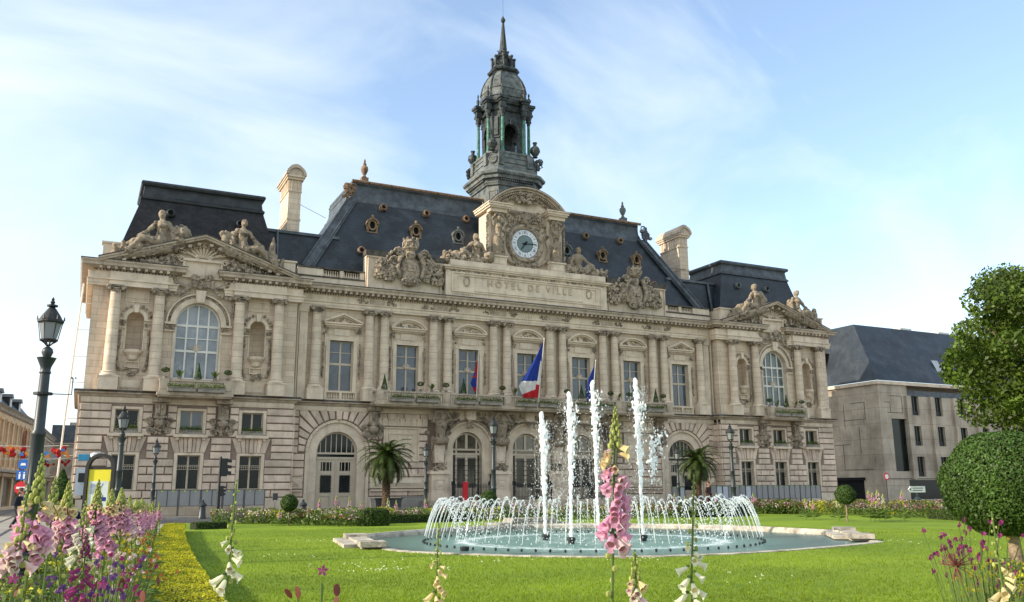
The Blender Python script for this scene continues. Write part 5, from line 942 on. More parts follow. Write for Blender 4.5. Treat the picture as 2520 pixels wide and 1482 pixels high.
# ================================================================ trees
def crown_points(blobs, n, shell=.55):   # blobs [(x,y,z,rx,ry,rz)]
    w = np.array([b_[3]*b_[4]+b_[4]*b_[5]+b_[3]*b_[5] for b_ in blobs]); k = rng.choice(len(blobs), n, p=w/w.sum()); B = np.array(blobs)[k]
    d = rng.normal(size=(n, 3)); d /= np.linalg.norm(d, axis=1)[:, None]; r = shell+(1-shell)*rng.random(n)**.6; return B[:, :3]+d*B[:, 3:]*r[:, None], d
def tree(name, label, loc, blobs, n, leaf, m, trunk, kind='tree', group=None):
    T = thing(name, label, kind, loc, group=group); P, d = crown_points(blobs, n, .45); nn = d+rng.normal(size=d.shape)*.8+np.array([0, 0, .3])
    quads('crown', P, nn, leaf*rng.uniform(.6, 1.3, n), m, parent=T); b = MB()
    for pts, r0, r1 in trunk: b.tube(pts, [r0+(r1-r0)*i/(len(pts)-1) for i in range(len(pts))], 8)
    b.build('trunk', m_bark, T, smooth=True); return T
bt = at(2690, 1230, 50); bl_ = []; rs = random.Random(3)
for i in range(150):
    a = rs.uniform(0, 2*pi); e = rs.uniform(-.75, 1); rr = 6.0*(rs.random()**.55); x, y, z = rr*cos(a)*sqrt(max(0, 1-e*e)), rr*sin(a)*sqrt(max(0, 1-e*e)), 8.0+e*6.0*(.55+.45*rs.random()); q = rs.uniform(.5, 1.6); bl_.append((x, y, z, q*1.1, q*1.1, q*.75))
tk = [([(0, 0, 0), (.1, 0, 2.5), (0, .1, 5), (.3, 0, 8), (.2, .2, 11)], .38, .08)]+[([(0, 0, 3.2+i*.6), (2.0*cos(i*2.1), 2.0*sin(i*2.1), 5.2+i*.7), (3.9*cos(i*2.1+.2), 3.9*sin(i*2.1+.2), 6.6+i*.8)], .16, .03) for i in range(7)]
tree('plane_tree', 'large leafy tree overhanging the grey building at the right edge', (bt[0], bt[1], 0), bl_, 82000, .11, m_tree, tk)
# clipped balls on stems
def topiary(label, loc, zc, rx, rz, n, leaf, tr, m=m_leafd, group='ball-clipped topiary trees', stem_m=m_bark):
    T = thing('topiary_tree', label, 'topiary', loc, group=group); d = rng.normal(size=(n, 3)); d /= np.linalg.norm(d, axis=1)[:, None]
    w = 1+.03*np.sin(d[:, 0]*7)*np.cos(d[:, 1]*6+1)+.02*np.sin(d[:, 2]*9); r = (1-.10*rng.random(n)**2)*w; P = d*r[:, None]*np.array([rx, rx, rz])+np.array([0, 0, zc]); P[:, 2] = np.maximum(P[:, 2], zc-rz*.86-.05*rng.random(n))
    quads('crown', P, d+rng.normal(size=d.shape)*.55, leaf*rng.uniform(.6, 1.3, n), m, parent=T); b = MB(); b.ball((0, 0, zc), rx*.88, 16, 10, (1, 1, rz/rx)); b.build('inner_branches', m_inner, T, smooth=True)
    b = MB(); b.tube([(0, 0, 0), (tr*.3, 0, zc*.4), (-tr*.2, 0, zc-rz*.8)], [tr*1.25, tr, tr*.9], 10)
    for i in range(5): b.tube([(0, 0, zc-rz*.95), (rx*.5*cos(i*1.3), rx*.5*sin(i*1.3), zc-rz*.55)], [tr*.6, tr*.3], 6)
    b.build('trunk', stem_m, T, smooth=True); return T
c_ = at(2478, 1200, 13.5); topiary('large clipped ball tree on a thin stem, nearest, right side of the lawn', (c_[0], c_[1], 0), 1.62, .80, .70, 42000, .019, .085, group=None)
for (u, v, t, r, lab) in ((712, 1238, 42, .4, 'small clipped ball tree in front of the left arched door'), (1202, 1228, 46, .44, 'small clipped ball tree behind the fountain by the tall lamp'), (2080, 1218, 44, .46, 'small clipped ball tree before the right pavilion corner')):
    c_ = at(u, v, t); topiary(lab, (c_[0], c_[1], 0), c_[2], r, r*.96, 2600, .035, .035)
# palms
def palm(label, x, y, h, seed, k=1.):
    rs = random.Random(seed); T = thing('palm_tree', label, 'palm', (x, y, 0), group='palms before the town hall'); b = MB()
    b.lathe([(.34, .2), (.30, .6), (.24, 1.2), (.21, h*.7), (.24, h*.9), (.33, h-.1), (.2, h+.15)], (0, 0, 0), 12)
    for i in range(170): z = .4+(h-.3)*i/170; a = i*2.4; r = .25+(.08 if z > h-.5 else .0); b.ball((r*cos(a), r*sin(a), z), .055, 4, 3, (1, 1, 1.3))
    b.build('trunk', m_pbark, T); c = MB()
    for i in range(64):
        a = i*2.4+rs.uniform(-.2, .2); el = R(80-115*(i/64)**1.05); ln = rs.uniform(2.0, 2.5)*k; pts = []; p = Vector((0, 0, h+.1)); e = el
        for j in range(11): pts.append(p.copy()); p = p+Vector((cos(a)*cos(e), sin(a)*cos(e), sin(e)))*ln/10; e -= R(9.5)
        c.tube(pts, [.022*(1-j/12) for j in range(11)], 4); side = Vector((-sin(a), cos(a), 0))
        for j in range(2, 42):
            q = j/4.2; k_ = min(9, int(q)); P0 = pts[k_].lerp(pts[k_+1], q-k_); t = (pts[k_+1]-pts[k_]).normalized(); L_ = .52*k*(1-abs(q/10-.45)*1.1)
            for sgn in (-1, 1): d = (side*sgn*.85+t*.65+Vector((0, 0, -.12+rs.uniform(-.1, .12)))).normalized(); w = t*.032; c.add([P0-w, P0+w, P0+d*L_+Vector((0, 0, -.05))], [(0, 1, 2)])
    c.build('fronds', m_palm, T); return T
palm('palm tree with drooping fronds left of the porch steps', -13.7, -5.0, 3.7, 1); palm('palm tree with drooping fronds before the right arched door', 13.45, -5.0, 3.65, 5)
# ================================================================ hedges and beds
def hedge(name, label, pts, w, h, dens, leaf, m, cat='hedge', group=None, z0=0):   # clipped hedge along a plan polyline
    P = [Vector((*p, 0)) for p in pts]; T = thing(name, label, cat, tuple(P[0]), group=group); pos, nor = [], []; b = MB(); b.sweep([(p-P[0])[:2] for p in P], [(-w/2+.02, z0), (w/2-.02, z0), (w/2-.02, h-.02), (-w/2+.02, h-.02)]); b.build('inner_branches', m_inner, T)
    for a, q in zip(P, P[1:]):
        L_ = (q-a).length; d = (q-a)/L_; s_ = Vector((d.y, -d.x, 0)); n = int(dens*L_*(w+2*h)); r = rng.random((n, 3)); per = r[:, 0]*(w+2*h); t_ = r[:, 1]*L_
        for i in range(n):
            u = per[i]; j = (r[i, 2]-.5)*.035+.012*sin(t_[i]*5)+.01*sin(t_[i]*1.7+u*9)
            if u < h: o = -w/2-j; z = u; nn = -s_
            elif u < h+w: o = u-h-w/2; z = h+j; nn = Vector((0, 0, 1))
            else: o = w/2+j; z = u-h-w; nn = s_
            p = a+d*t_[i]+s_*o-P[0]; pos.append((p.x, p.y, z0+z*(1-z0/h))); nor.append(tuple(nn))
    pos, nor = np.array(pos), np.array(nor)+rng.normal(size=(len(pos), 3))*.6; quads('leaves', pos, nor, leaf*rng.uniform(.6, 1.3, len(pos)), m, parent=T); return T
hedge('golden_hedge', 'long low golden hedge running up the left side of the lawn', [(-32.1, -56.5), (-31.75, -53), (-31.3, -46), (-30.65, -38), (-30.0, -31.5), (-29.45, -26.5)], .74, .34, 1500, .020, m_gold)
hedge('golden_hedge', 'low golden green hedge between the flower bed and the bollards', [(-34.9, -56), (-34.45, -47), (-33.9, -41.5), (-33.45, -37.5)], .6, .34, 1100, .022, m_gold)
G_ = 'clipped box hedges round the lawn'
hd = [('low dark box hedge left of the small ball tree', (-24.4, -19.4), (-23.0, -19.0), .6, .38), ('long low box hedge left of the fountain', (-19.6, -23.3), (-15.0, -22.8), .5, .4), ('low box hedge at the end of the golden hedge', (-28.6, -25.0), (-27.3, -24.6), .6, .3),
      ('box hedge behind the right side of the fountain', (-3.2, -24.6), (1.2, -24.9), .6, .75), ('low light green box hedge right of the fountain', (3.6, -19.5), (6.2, -20.6), .6, .5), ('low light box hedge by the large ball tree', (5.6, -33.6), (3.9, -37.6), .6, .45)]
for lab, a, q, w, h in hd: hedge('box_hedge', lab, [a, q], w, h, 420, .035, m_leaf, group=G_)
def shrub(name, label, loc, r, n, leaf, m, sq=.5, group=None, cat='shrub'):
    T = thing(name, label, cat, loc, group=group); d = rng.normal(size=(n, 3)); d /= np.linalg.norm(d, axis=1)[:, None]; k = (np.abs(d)**4).sum(1)**-.25; P = d*(k*sq+(1-sq))[:, None]*np.array(r)*(1-.12*rng.random(n))[:, None]; P[:, 2] = np.abs(P[:, 2]+r[2]*.55); quads('leaves', P, d+rng.normal(size=d.shape)*.7, leaf*rng.uniform(.6, 1.3, n), m, parent=T)
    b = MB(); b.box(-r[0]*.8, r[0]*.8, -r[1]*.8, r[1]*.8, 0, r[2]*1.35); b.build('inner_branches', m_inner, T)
SG = 'block-clipped shrubs at the bed corners'
shrub('clipped_shrub', 'dark green block-shaped shrub on the lawn edge left of the fountain', (-21.0, -25.6, 0), (.72, .6, .52), 5200, .035, m_leaf, .8, SG); shrub('clipped_shrub', 'bright green block-shaped shrub right of the fountain', (6.0, -22.6, 0), (1.0, .7, .55), 5200, .038, m_leaf, .8, SG)
shrub('clipped_shrub', 'yellow green rounded shrub half hidden by the large ball tree', (3.4, -39.0, 0), (.7, .6, .5), 3600, .035, m_gold, .5, SG)
fl_m = [m_herb, m_leaf, m_gold, m_pink, m_mag, m_pur, m_yel, m_org, m_pale, m_white, m_red, m_soil]
def bed(name, label, outline, n, hfun, palette, leaf, fl=.3, clump=1.0, petal_sz=.8):   # uncountable bedding: leaves and blossoms over a polygon
    O = np.array(outline); mn, mx_ = O.min(0), O.max(0); P = []
    while sum(len(p) for p in P) < n:
        q = mn+rng.random((n, 2))*(mx_-mn); ins = np.zeros(len(q), bool)
        for i in range(len(O)):
            a, b_ = O[i], O[i-1]; c = ((a[1] > q[:, 1]) != (b_[1] > q[:, 1])) & (q[:, 0] < (b_[0]-a[0])*(q[:, 1]-a[1])/(b_[1]-a[1]+1e-12)+a[0]); ins ^= c
        P.append(q[ins])
    P = np.concatenate(P)[:n]; nc = max(6, int(cv2(O)*2.6/clump)); C = P[rng.choice(n, nc)]; K = rng.choice(len(palette), nc, p=np.array([p[1] for p in palette])/sum(p[1] for p in palette)); CH_ = rng.uniform(.7, 1.3, nc)
    idx = np.zeros(n, int); hh = np.zeros(n)
    for s0 in range(0, n, 4000): D_ = ((P[s0:s0+4000, None]-C[None])**2).sum(2); j = D_.argmin(1); hh[s0:s0+4000] = CH_[j]*np.exp(-D_.min(1)*1.2); idx[s0:s0+4000] = K[j]
    H = hfun(P[:, 0], P[:, 1])*(.45+.6*hh); z = H*(1-.9*rng.random(n)**2.2); flo = (rng.random(n) < fl) & (z > H*.6)
    mi = np.where(flo, [palette[k][0] for k in idx], np.where(rng.random(n) < .25, 1, 0)); gold = np.array([palette[k][0] == 2 for k in idx]) & (rng.random(n) < .8); mi = np.where(gold & ~flo, 2, mi)
    sz = leaf*rng.uniform(.6, 1.5, n)*np.where(flo, petal_sz, 1.2); NN = rng.normal(size=(n, 3))*.7+np.array([-.2, -.4, .5]); o = quads(name, np.c_[P, z], NN, sz, fl_m, mi, label=label, cat='flower bed', kind='stuff'); return o
def cv2(O): x, y = O[:, 0], O[:, 1]; return abs(np.dot(x, np.roll(y, 1))-np.dot(y, np.roll(x, 1)))/2
pal = [(3, 2), (4, 2), (5, 2.5), (6, 1), (7, 1.2), (8, 1.8), (2, 1.0), (9, .8), (10, 1.8)]
far_h = lambda x, y: .62+0*x
bed('flower_bed', 'mixed flowers bordering the lawn before the left arched door', [(-27.2, -19.5), (-25.2, -21), (-24, -23.9), (-22.4, -26.2), (-20.8, -25.4), (-19, -22.9), (-14, -22.8), (-13.6, -21.6), (-19, -19.8), (-23.5, -17.6), (-27, -18)], 15000, far_h, pal, .05, .4)
bed('flower_bed', 'mixed flowers behind the fountain before the porch', [(-14, -23.9), (-9, -24.5), (-3, -25.4), (1.5, -25), (3, -22), (3, -20.5), (-8, -20.8), (-14, -21.5)], 10000, far_h, pal, .05, .4)
bed('flower_bed', 'pink and yellow flowers bordering the lawn before the right pavilion', [(2.2, -21.4), (4, -18.2), (7, -20.5), (8.8, -24), (8.4, -28), (9.3, -31.8), (7.6, -35), (5.2, -35), (6.0, -31), (6.2, -28.6), (5.3, -25), (4.4, -23.2)], 15000, lambda x, y: .75+0*x, [(3, 3), (4, 2), (5, 1.5), (6, 1), (7, .8), (8, 2.5), (2, 1.6), (9, 1), (10, 1.5)], .048, .45)
Lp = [(-34.35, -61.9), (-33.9, -56), (-33.95, -50), (-33.7, -46), (-33.2, -40), (-32.6, -34), (-31.6, -25), (-30.1, -24), (-30.35, -27.5), (-31.15, -36), (-31.9, -46), (-32.45, -53), (-32.75, -57.5), (-32.9, -61.6)]
def lh(x, y): return np.interp(y, [-63, -60.5, -57, -52, -45, -25], [1.0, .9, .68, .52, .45, .5])
def proj(x, y, z): d = np.array([x, y, z])-CAM; w = d@FW; return 1260+FPX*(d@RT)/w, 741-FPX*(d@UP)/w
Rt = []
for y in (-61.6, -59.5, -57, -54, -51, -47, -42, -36, -30, -25):
    h_ = float(np.interp(y, [-63, -60.5, -57, -52, -45, -25], [1.0, .9, .68, .52, .45, .5]))*.95; xs0 = np.linspace(-34.4, -29.5, 200); uv = [proj(x, y, h_) for x in xs0]; Rt.append((float(min(zip(xs0, uv), key=lambda q: abs(q[1][0]-(340+max(0, 1482-q[1][1])*.24)))[0]), y))
Lp = [(-34.35, -61.9), (-33.9, -56), (-33.95, -50), (-33.7, -46), (-33.2, -40), (-32.6, -34), (-31.6, -25)]+Rt[::-1]
bed('flower_bed', 'dense mixed bedding with purple, magenta and orange blossoms along the left path', Lp, 110000, lh, [(4, 2.2), (5, 3), (7, 1.6), (10, 2.2), (3, 1.2), (2, 1.2), (6, .8), (9, .8), (8, .8)], .02, .2, .3, .7)
cR = [at(u, 1400, t)[:2] for u, t in ((2330, 4.2), (2620, 3.4), (2700, 5), (2620, 8.5), (2440, 9), (2370, 6))]
bed('flower_bed', 'magenta and yellow blossoms in the near right corner', cR, 16000, lambda x, y: .86+0*x, [(4, 3), (10, 2), (6, 1.6), (2, 1.4), (5, 1)], .016, .32, .12)
# daisies and turf
dn = []
for (u, v, n, s_) in ((945, 1407, 26, .3), (1075, 1410, 6, .4), (1235, 1383, 8, .4), (2235, 1337, 14, .6), (1590, 1380, 12, .4), (2380, 1330, 10, .5), (700, 1372, 8, .6), (980, 1380, 8, .7), (1830, 1425, 10, .5), (870, 1395, 10, .5), (770, 1335, 12, .4)):
    c_ = at(u, v, 1); q = 1.61/(1.61-c_[2]); 
    for i in range(n): dn.append((CAM[0]+(c_[0]-CAM[0])*q+rng.normal()*s_, CAM[1]+(c_[1]-CAM[1])*q+rng.normal()*s_, .06))
quads('daisies', dn, np.tile([-.2, -.5, .8], (len(dn), 1)), .022, m_white, kind='stuff', label='scattered white daisies in the lawn', cat='daisies')
n = 150000; th = rng.uniform(R(-6), R(58), n); rr_ = 11.5+26*rng.random(n)**1.6; gxp = CAM[0]+np.sin(th)*rr_; gyp = CAM[1]+np.cos(th)*rr_
O = np.array(near+far[::-1][::-1]); 
def inside(O, q):
    ins = np.zeros(len(q), bool)
    for i in range(len(O)): a, b_ = O[i], O[i-1]; ins ^= ((a[1] > q[:, 1]) != (b_[1] > q[:, 1])) & (q[:, 0] < (b_[0]-a[0])*(q[:, 1]-a[1])/(b_[1]-a[1]+1e-12)+a[0])
    return ins
Q = np.c_[gxp, gyp]; keep = ~inside(np.array(near+far)*1.0, Q) & (Q[:, 0] > -33) & (Q[:, 1] < -27); Q = Q[keep]; n = len(Q)
V = np.zeros((n, 3, 3)); a = rng.uniform(0, 2*pi, n); h = rng.uniform(.02, .05, n); w_ = .007
V[:, 0, :2] = Q-np.c_[np.cos(a), np.sin(a)]*w_; V[:, 1, :2] = Q+np.c_[np.cos(a), np.sin(a)]*w_; V[:, 2, :2] = Q+rng.normal(size=(n, 2))*.02; V[:, :2, 2] = .02; V[:, 2, 2] = .02+h
me = bpy.data.meshes.new('grass_blades'); me.vertices.add(3*n); me.vertices.foreach_set('co', V.ravel()); me.loops.add(3*n); me.loops.foreach_set('vertex_index', np.arange(3*n, dtype=np.int32)); me.polygons.add(n); me.polygons.foreach_set('loop_start', np.arange(0, 3*n, 3, dtype=np.int32))
m_blade = mat('grass_blade', (.21, .29, .012), .6, .18, .3, trans=.45, island=.25); me.materials.append(m_blade); me.update(calc_edges=True); link(bpy.data.objects.new('grass_blades', me), None, 'short mown grass blades covering the lawn', 'grass', kind='stuff')
# ================================================================ fountain
FC = (-18.31, -39.95); m_rim = mat('pool_edge_stone', (.50, .45, .37), .85, .25, 2, patch=((.16, .14, .12), 2.5, .7), bump=.4); m_jet = mat('aerated_water', (.93, .95, .96), .3, .02, 5, spec=.5, trans=.3, clear=.22); m_drop = mat('water_drops', (.82, .87, .89), .1, .05, 9, spec=1, trans=.25, clear=.42)
rim = [(x+.0, y) for x, y in near+far]; F = thing('fountain_basin', 'long stone-edged fountain pool sunk in the lawn', 'fountain', (FC[0], FC[1], 0)); b = MB(); rl = [(x-FC[0], y-FC[1]) for x, y in rim]
b.sweep(rl, [(.02, -.25), (.02, .04), (-.02, .05), (-.20, .05), (-.24, .03), (-.24, -.25)], closed=True) if cv2(np.array(rl)) else 0; b.build('stone_rim', m_rim, F)
b = MB(); b.sweep([rl[i] for i in range(12, len(rl))]+[rl[0]], [(.02, -.1), (-.0, .13), (-.08, .17), (-.26, .17), (-.33, .10), (-.34, -.1)]); b.build('raised_far_rim', m_rim, F)
for (x, y, rz, f) in ((-25.35, -38.6, R(80), 1), (-10.35, -43.1, R(50), 1)):
    b = MB(); rr_ = Matrix.Rotation(rz, 3, 'Z'); l_ = (x-FC[0], y-FC[1])
    b.obox((l_[0], l_[1], .09), 4.2, .55, .16, rr_); b.obox(Vector((l_[0], l_[1], .07))+rr_@Vector((.3, .45 if f else -.45, 0)), 3.6, .5, .10, rr_); b.obox(Vector((l_[0], l_[1], .16))+rr_@Vector((2.0, 0, 0)), .9, .7, .16, rr_); b.obox(Vector((l_[0], l_[1], .16))+rr_@Vector((-2.0, 0, 0)), .8, .7, .14, rr_); b.build('stone_steps', m_rim, F)
b = MB(); 
for i in range(6): a = i*pi/3; 
b.lathe([(.09, -.1), (.13, .05), (.13, .1), (.08, .1)], (-5.3, -2.2, 0), 10); b.build('underwater_lamp', m_iron, F)
m_pool = bpy.data.materials.new('pool_water'); m_pool.use_nodes = True; t = m_pool.node_tree; bs_ = t.nodes['Principled BSDF']; co_ = N(t, 'ShaderNodeTexCoord')
sp_ = N(t, 'ShaderNodeVectorMath'); sp_.operation = 'LENGTH'; L(t, co_.outputs['Object'], sp_.inputs[0]); nn_ = N(t, 'ShaderNodeTexNoise'); nn_.inputs['Scale'].default_value = 3.2; nn_.inputs['Detail'].default_value = 8; nn_.inputs['Roughness'].default_value = .75; L(t, co_.outputs['Object'], nn_.inputs[0])
def ramp(src, pts):
    r = N(t, 'ShaderNodeValToRGB'); e = r.color_ramp.elements; e[0].position, e[0].color = pts[0][0], (*[pts[0][1]]*3, 1); e[1].position, e[1].color = pts[-1][0], (*[pts[-1][1]]*3, 1)
    for p, v in pts[1:-1]: q = e.new(p); q.color = (v, v, v, 1)
    L(t, src, r.inputs[0]); return r.outputs[0]
dv = N(t, 'ShaderNodeMath'); dv.operation = 'DIVIDE'; L(t, sp_.outputs['Value'], dv.inputs[0]); dv.inputs[1].default_value = 8
foam = ramp(dv.outputs[0], [(0, .25), (.2, .3), (.36, .12), (.44, .26), (.51, .42), (.56, .24), (.66, .02), (.8, 0)]); su = N(t, 'ShaderNodeMath'); su.operation = 'ADD'; L(t, foam, su.inputs[0]); L(t, nn_.outputs[0], su.inputs[1]); fm = ramp(su.outputs[0], [(.78, 0), (1.02, .9)])
cl = N(t, 'ShaderNodeMixRGB'); L(t, ramp(dv.outputs[0], [(.55, 0), (.85, 1)]), cl.inputs[0]); cl.inputs[1].default_value = (.15, .29, .26, 1); cl.inputs[2].default_value = (.075, .14, .12, 1)
c3_ = N(t, 'ShaderNodeMixRGB'); L(t, fm, c3_.inputs[0]); L(t, cl.outputs[0], c3_.inputs[1]); c3_.inputs[2].default_value = (.85, .9, .9, 1); L(t, c3_.outputs[0], bs_.inputs['Base Color']); L(t, ramp(fm, [(0, .28), (1, .7)]), bs_.inputs['Roughness']); bp_ = N(t, 'ShaderNodeBump'); bp_.inputs['Strength'].default_value = .6; bp_.inputs['Distance'].default_value = .06; n5 = N(t, 'ShaderNodeTexNoise'); n5.inputs['Scale'].default_value = 5; n5.inputs['Detail'].default_value = 5; L(t, co_.outputs['Object'], n5.inputs[0]); L(t, n5.outputs[0], bp_.inputs['Height']); L(t, bp_.outputs[0], bs_.inputs['Normal'])
b = MB(); b.add([(x, y, 0) for x, y in rl], [tuple(range(len(rl)))]); b.build('pool_water', m_pool, kind='structure', loc=(FC[0], FC[1], -.008))
def arc_jet(seed):
    rs = random.Random(seed); T = thing('arching_water_jet', 'thin arc of water rising from the ring of nozzles in the pool', 'water jet', (0, 0, 0), group='arching jets round the fountain ring'); c = MB(); s = MB()
    c.lathe([(.022, -.06), (.022, .05), (.035, .06), (.035, .09), (.015, .12)], (5.3, 0, 0), 7); H = 1.33+rs.uniform(-.04, .04)
    P = lambda q: Vector((5.3-1.12*q, .0, .08+4*(H-.08)*q*(1-q)*(1.0)))
    s.tube([P(q/30) for q in range(1, 14)], [.009]*13, 5)
    for i in range(64):
        q = .1+.9*(i/64); r = .006+.007*rs.random()+.002*q; j = .008+.045*q*q; p = P(q)+Vector((rs.gauss(0, j), rs.gauss(0, j), rs.gauss(0, j*.6))); s.ball(p, r*1.25, 5, 3, (1, 1, 1.5))
    for i in range(6): s.ball((4.18+rs.gauss(0, .1), rs.gauss(0, .1), -.05+rs.random()*.1), .02, 5, 3)
    c.build('nozzle', m_iron, T); s.build('water_arc', m_drop, T); return T
NJ = 84; protos = [arc_jet(k) for k in range(5)]
for i in range(NJ):
    o = protos[i] if i < 5 else dup(protos[i % 5], (0, 0, 0)); o.location = (FC[0], FC[1], -.05); o.rotation_euler = (0, 0, 2*pi*i/NJ)
    o.scale = (1, 1, 1+.05*sin(i*1.7)); aj = (360*i/NJ-(243-180)) % 360; o['label'] = 'thin arching water jet on the '+('far side of the fountain ring, towards the porch' if aj < 60 or aj >= 300 else 'left end of the fountain ring' if aj < 120 else 'near side of the fountain ring, towards the viewer' if aj < 240 else 'right end of the fountain ring')
def tall_jet(label, u, v, t, vt, seed, splash=False):
    p = at(u, v, t); top = at(u, vt, t)[2]; rs = random.Random(seed); T = thing('tall_water_jet', label, 'water jet', (p[0], p[1], -.05), group='tall white jets in the middle of the fountain'); c = MB(); c.lathe([(.1, -.05), (.1, .12), (.13, .14), (.13, .22), (.07, .24)], (0, 0, 0), 10); c.build('nozzle', m_iron, T)
    s = MB(); H = top; lean = rs.uniform(-.02, .02)
    for i in range(150): z = .2+H*(i/150); r = .042+.012*sin(i*.35)**2+.05*max(0, (z/H-.72))*2*(1.2-z/H*.75); s.ball((lean*z-.05*(z/H)+rs.gauss(0, .008+.014*z/H), rs.gauss(0, .015), z), r*rs.uniform(.7, 1.15), 7, 5, (1, 1, 1.7))
    for i in range(420):
        z = H*(.35+.65*rs.random()**.6); sp2 = .03+.085*(z/H)**2; s.ball((lean*z+abs(rs.gauss(0, sp2))*rs.choice((1, 1, -.6)), rs.gauss(0, sp2), z*rs.uniform(.9, 1.0)), rs.uniform(.011, .032), 6, 4, (1, 1, rs.uniform(1, 3)))
    if splash:
        for i in range(300): q = rs.random(); s.ball((.25+.65*q*rs.random()+.15, rs.gauss(0, .1), H*(.42+.28*q)+rs.gauss(0, .18)), rs.uniform(.011, .035), 6, 4, (1, 1, 1.6))
    blobm = s.build('water_column', m_jet, T, smooth=True); md = blobm.modifiers.new('merge', 'REMESH'); md.mode = 'VOXEL'; md.voxel_size = .02; bpy.context.view_layer.update(); me = bpy.data.meshes.new_from_object(blobm.evaluated_get(bpy.context.evaluated_depsgraph_get())); blobm.modifiers.clear(); blobm.data = me
    for pl in me.polygons: pl.use_smooth = True
    d = MB()
    for i in range(1100): z = H*rs.random()**.8; sp2 = .10+.26*(1-z/H)+.06; d.ball((rs.gauss(.04, sp2), rs.gauss(0, sp2), z), rs.uniform(.005, .013), 4, 3, (1, 1, rs.uniform(1, 2)))
    d.build('spray_drops', m_drop, T)
tall_jet('leftmost and shortest of the four tall white jets', 1343, 1325, 28.6, 1030, 1); tall_jet('second tall white jet from the left, nearest the viewer', 1406, 1337, 26.8, 982, 2); tall_jet('third tall white jet, in front of the blue flag', 1474, 1320, 30.4, 950, 3); tall_jet('rightmost tall white jet with a splash at its side', 1584, 1331, 28.1, 947, 4, True)
# ================================================================ flags
m_blue = mat('flag_blue', (.02, .05, .32), .8, .08, 2, trans=.25); m_fwhite = mat('flag_white', (.75, .73, .72), .8, .05, 2, trans=.25); m_fred = mat('flag_red', (.55, .02, .03), .8, .08, 2, trans=.25)
def flag(label, base, top, w, h, cols, droop, seed=0, vertical=False):
    T = thing('flag', label, 'flag', base, group='flags on the balcony'); b = MB(); d = Vector(top)-Vector(base); b.tube([(0, 0, 0), d], .03, 6); b.ball(d, .07, 6, 4); b.build('flagpole', m_framew, T, smooth=True)
    rs = random.Random(seed); NX, NZ = 18, 22; vs, fs, mi = [], [], []
    for i in range(NX+1):
        u = i/NX
        for j in range(NZ+1):
            v = j/NZ; a = d*(1-v*h/d.length*(1-.0)); P0 = d-d.normalized()*(h*v); fall = droop*(u**.8)
            fx = -w*u*(.42+.58*v)*(1-.25*u*droop); q = Vector((fx, -.18*sin(u*9+v*3)*u**.5-.05, -w*fall*u*.9-.2*u)); vs.append(P0+q)
    for i in range(NX):
        for j in range(NZ): k = i*(NZ+1)+j; fs.append((k, k+1, k+NZ+2, k+NZ+1)); mi.append(min(2, int(i*3/NX)) if len(cols) == 3 else 0)
    c = MB(); c.add(vs, fs); c.m = mi; c.build('flag_cloth', cols, T, smooth=True)
def flag2(label, pole0, pole1, outline, regions, name='flag', folds=.1):   # cloth hung from a leaning pole; outline rows from the pole edge outwards (x, z) in the facade plane
    T = thing('flag', label, 'flag', pole0, group='flags on the balcony'); b = MB(); d = Vector(pole1)-Vector(pole0); b.tube([(0, 0, 0), d], .028, 6); b.ball(d, .06, 6, 4); b.build('flagpole', m_framew, T, smooth=True)
    NX, NZ = 70, 80; c = MB(); vs = []; fs = []; mi = []
    L0, L1 = outline   # L0: pole edge from top to bottom ; L1: free edge from top to bottom
    def lerp(Ls, t): k = t*(len(Ls)-1); i = min(len(Ls)-2, int(k)); f = k-i; return (Ls[i][0]*(1-f)+Ls[i+1][0]*f, Ls[i][1]*(1-f)+Ls[i+1][1]*f)
    for j in range(NZ+1):
        a, q = lerp(L0, j/NZ), lerp(L1, j/NZ)
        for i in range(NX+1): u = i/NX; x, z = a[0]*(1-u)+q[0]*u, a[1]*(1-u)+q[1]*u; k = (z-pole0[2])/(pole1[2]-pole0[2]); y = pole0[1]+(pole1[1]-pole0[1])*k+.1+folds*sin(u*12+j/NZ*3.4)*(.2+u*.8)*(j/NZ+.15); vs.append((x-pole0[0], y-pole0[1], z-pole0[2]))
    for j in range(NZ):
        for i in range(NX): k = j*(NX+1)+i; fs.append((k, k+1, k+NX+2, k+NX+1)); x, z = [(vs[k][m]+vs[k+NX+2][m])/2 for m in (0, 2)]; mi.append(regions(x+pole0[0], z+pole0[2], (i+.5)/NX, (j+.5)/NZ))
    c.add(vs, fs); c.m = mi; c.build('flag_cloth', [m_blue, m_fwhite, m_fred], T, smooth=True)
yb = -1.9
# measured on the plane of the balcony front
flag2('large blue, white and red flag hanging limp from a leaning pole at the balcony centre', (.0, -1.9, 7.9), (.03, -3.15, 13.56), ([(.02, 13.3), (.02, 12.4), (.02, 11.6), (.02, 10.27), (.02, 9.59), (-.01, 8.85)], [(-.07, 13.2), (-.42, 12.35), (-.78, 11.6), (-1.45, 10.4), (-1.81, 9.7), (-1.3, 8.8)]), lambda x, z, u, v: 1 if (u < .16 and 9.9 < z < 11.8) else 0 if z > 10.2-.1*u else (2 if z < 9.85-.55*u-.25 or (z < 9.9 and u < .2) else 1), folds=.12)
flag2('deep blue flag hanging straight down behind the third jet', (5.19, -1.9, 7.9), (5.07, -2.85, 12.1), ([(5.08, 11.75), (5.13, 10.5), (5.12, 9.34), (4.96, 8.8)], [(5.0, 11.6), (4.6, 10.6), (4.55, 9.9), (4.7, 8.7)]), lambda x, z, u, v: 0, folds=.07)
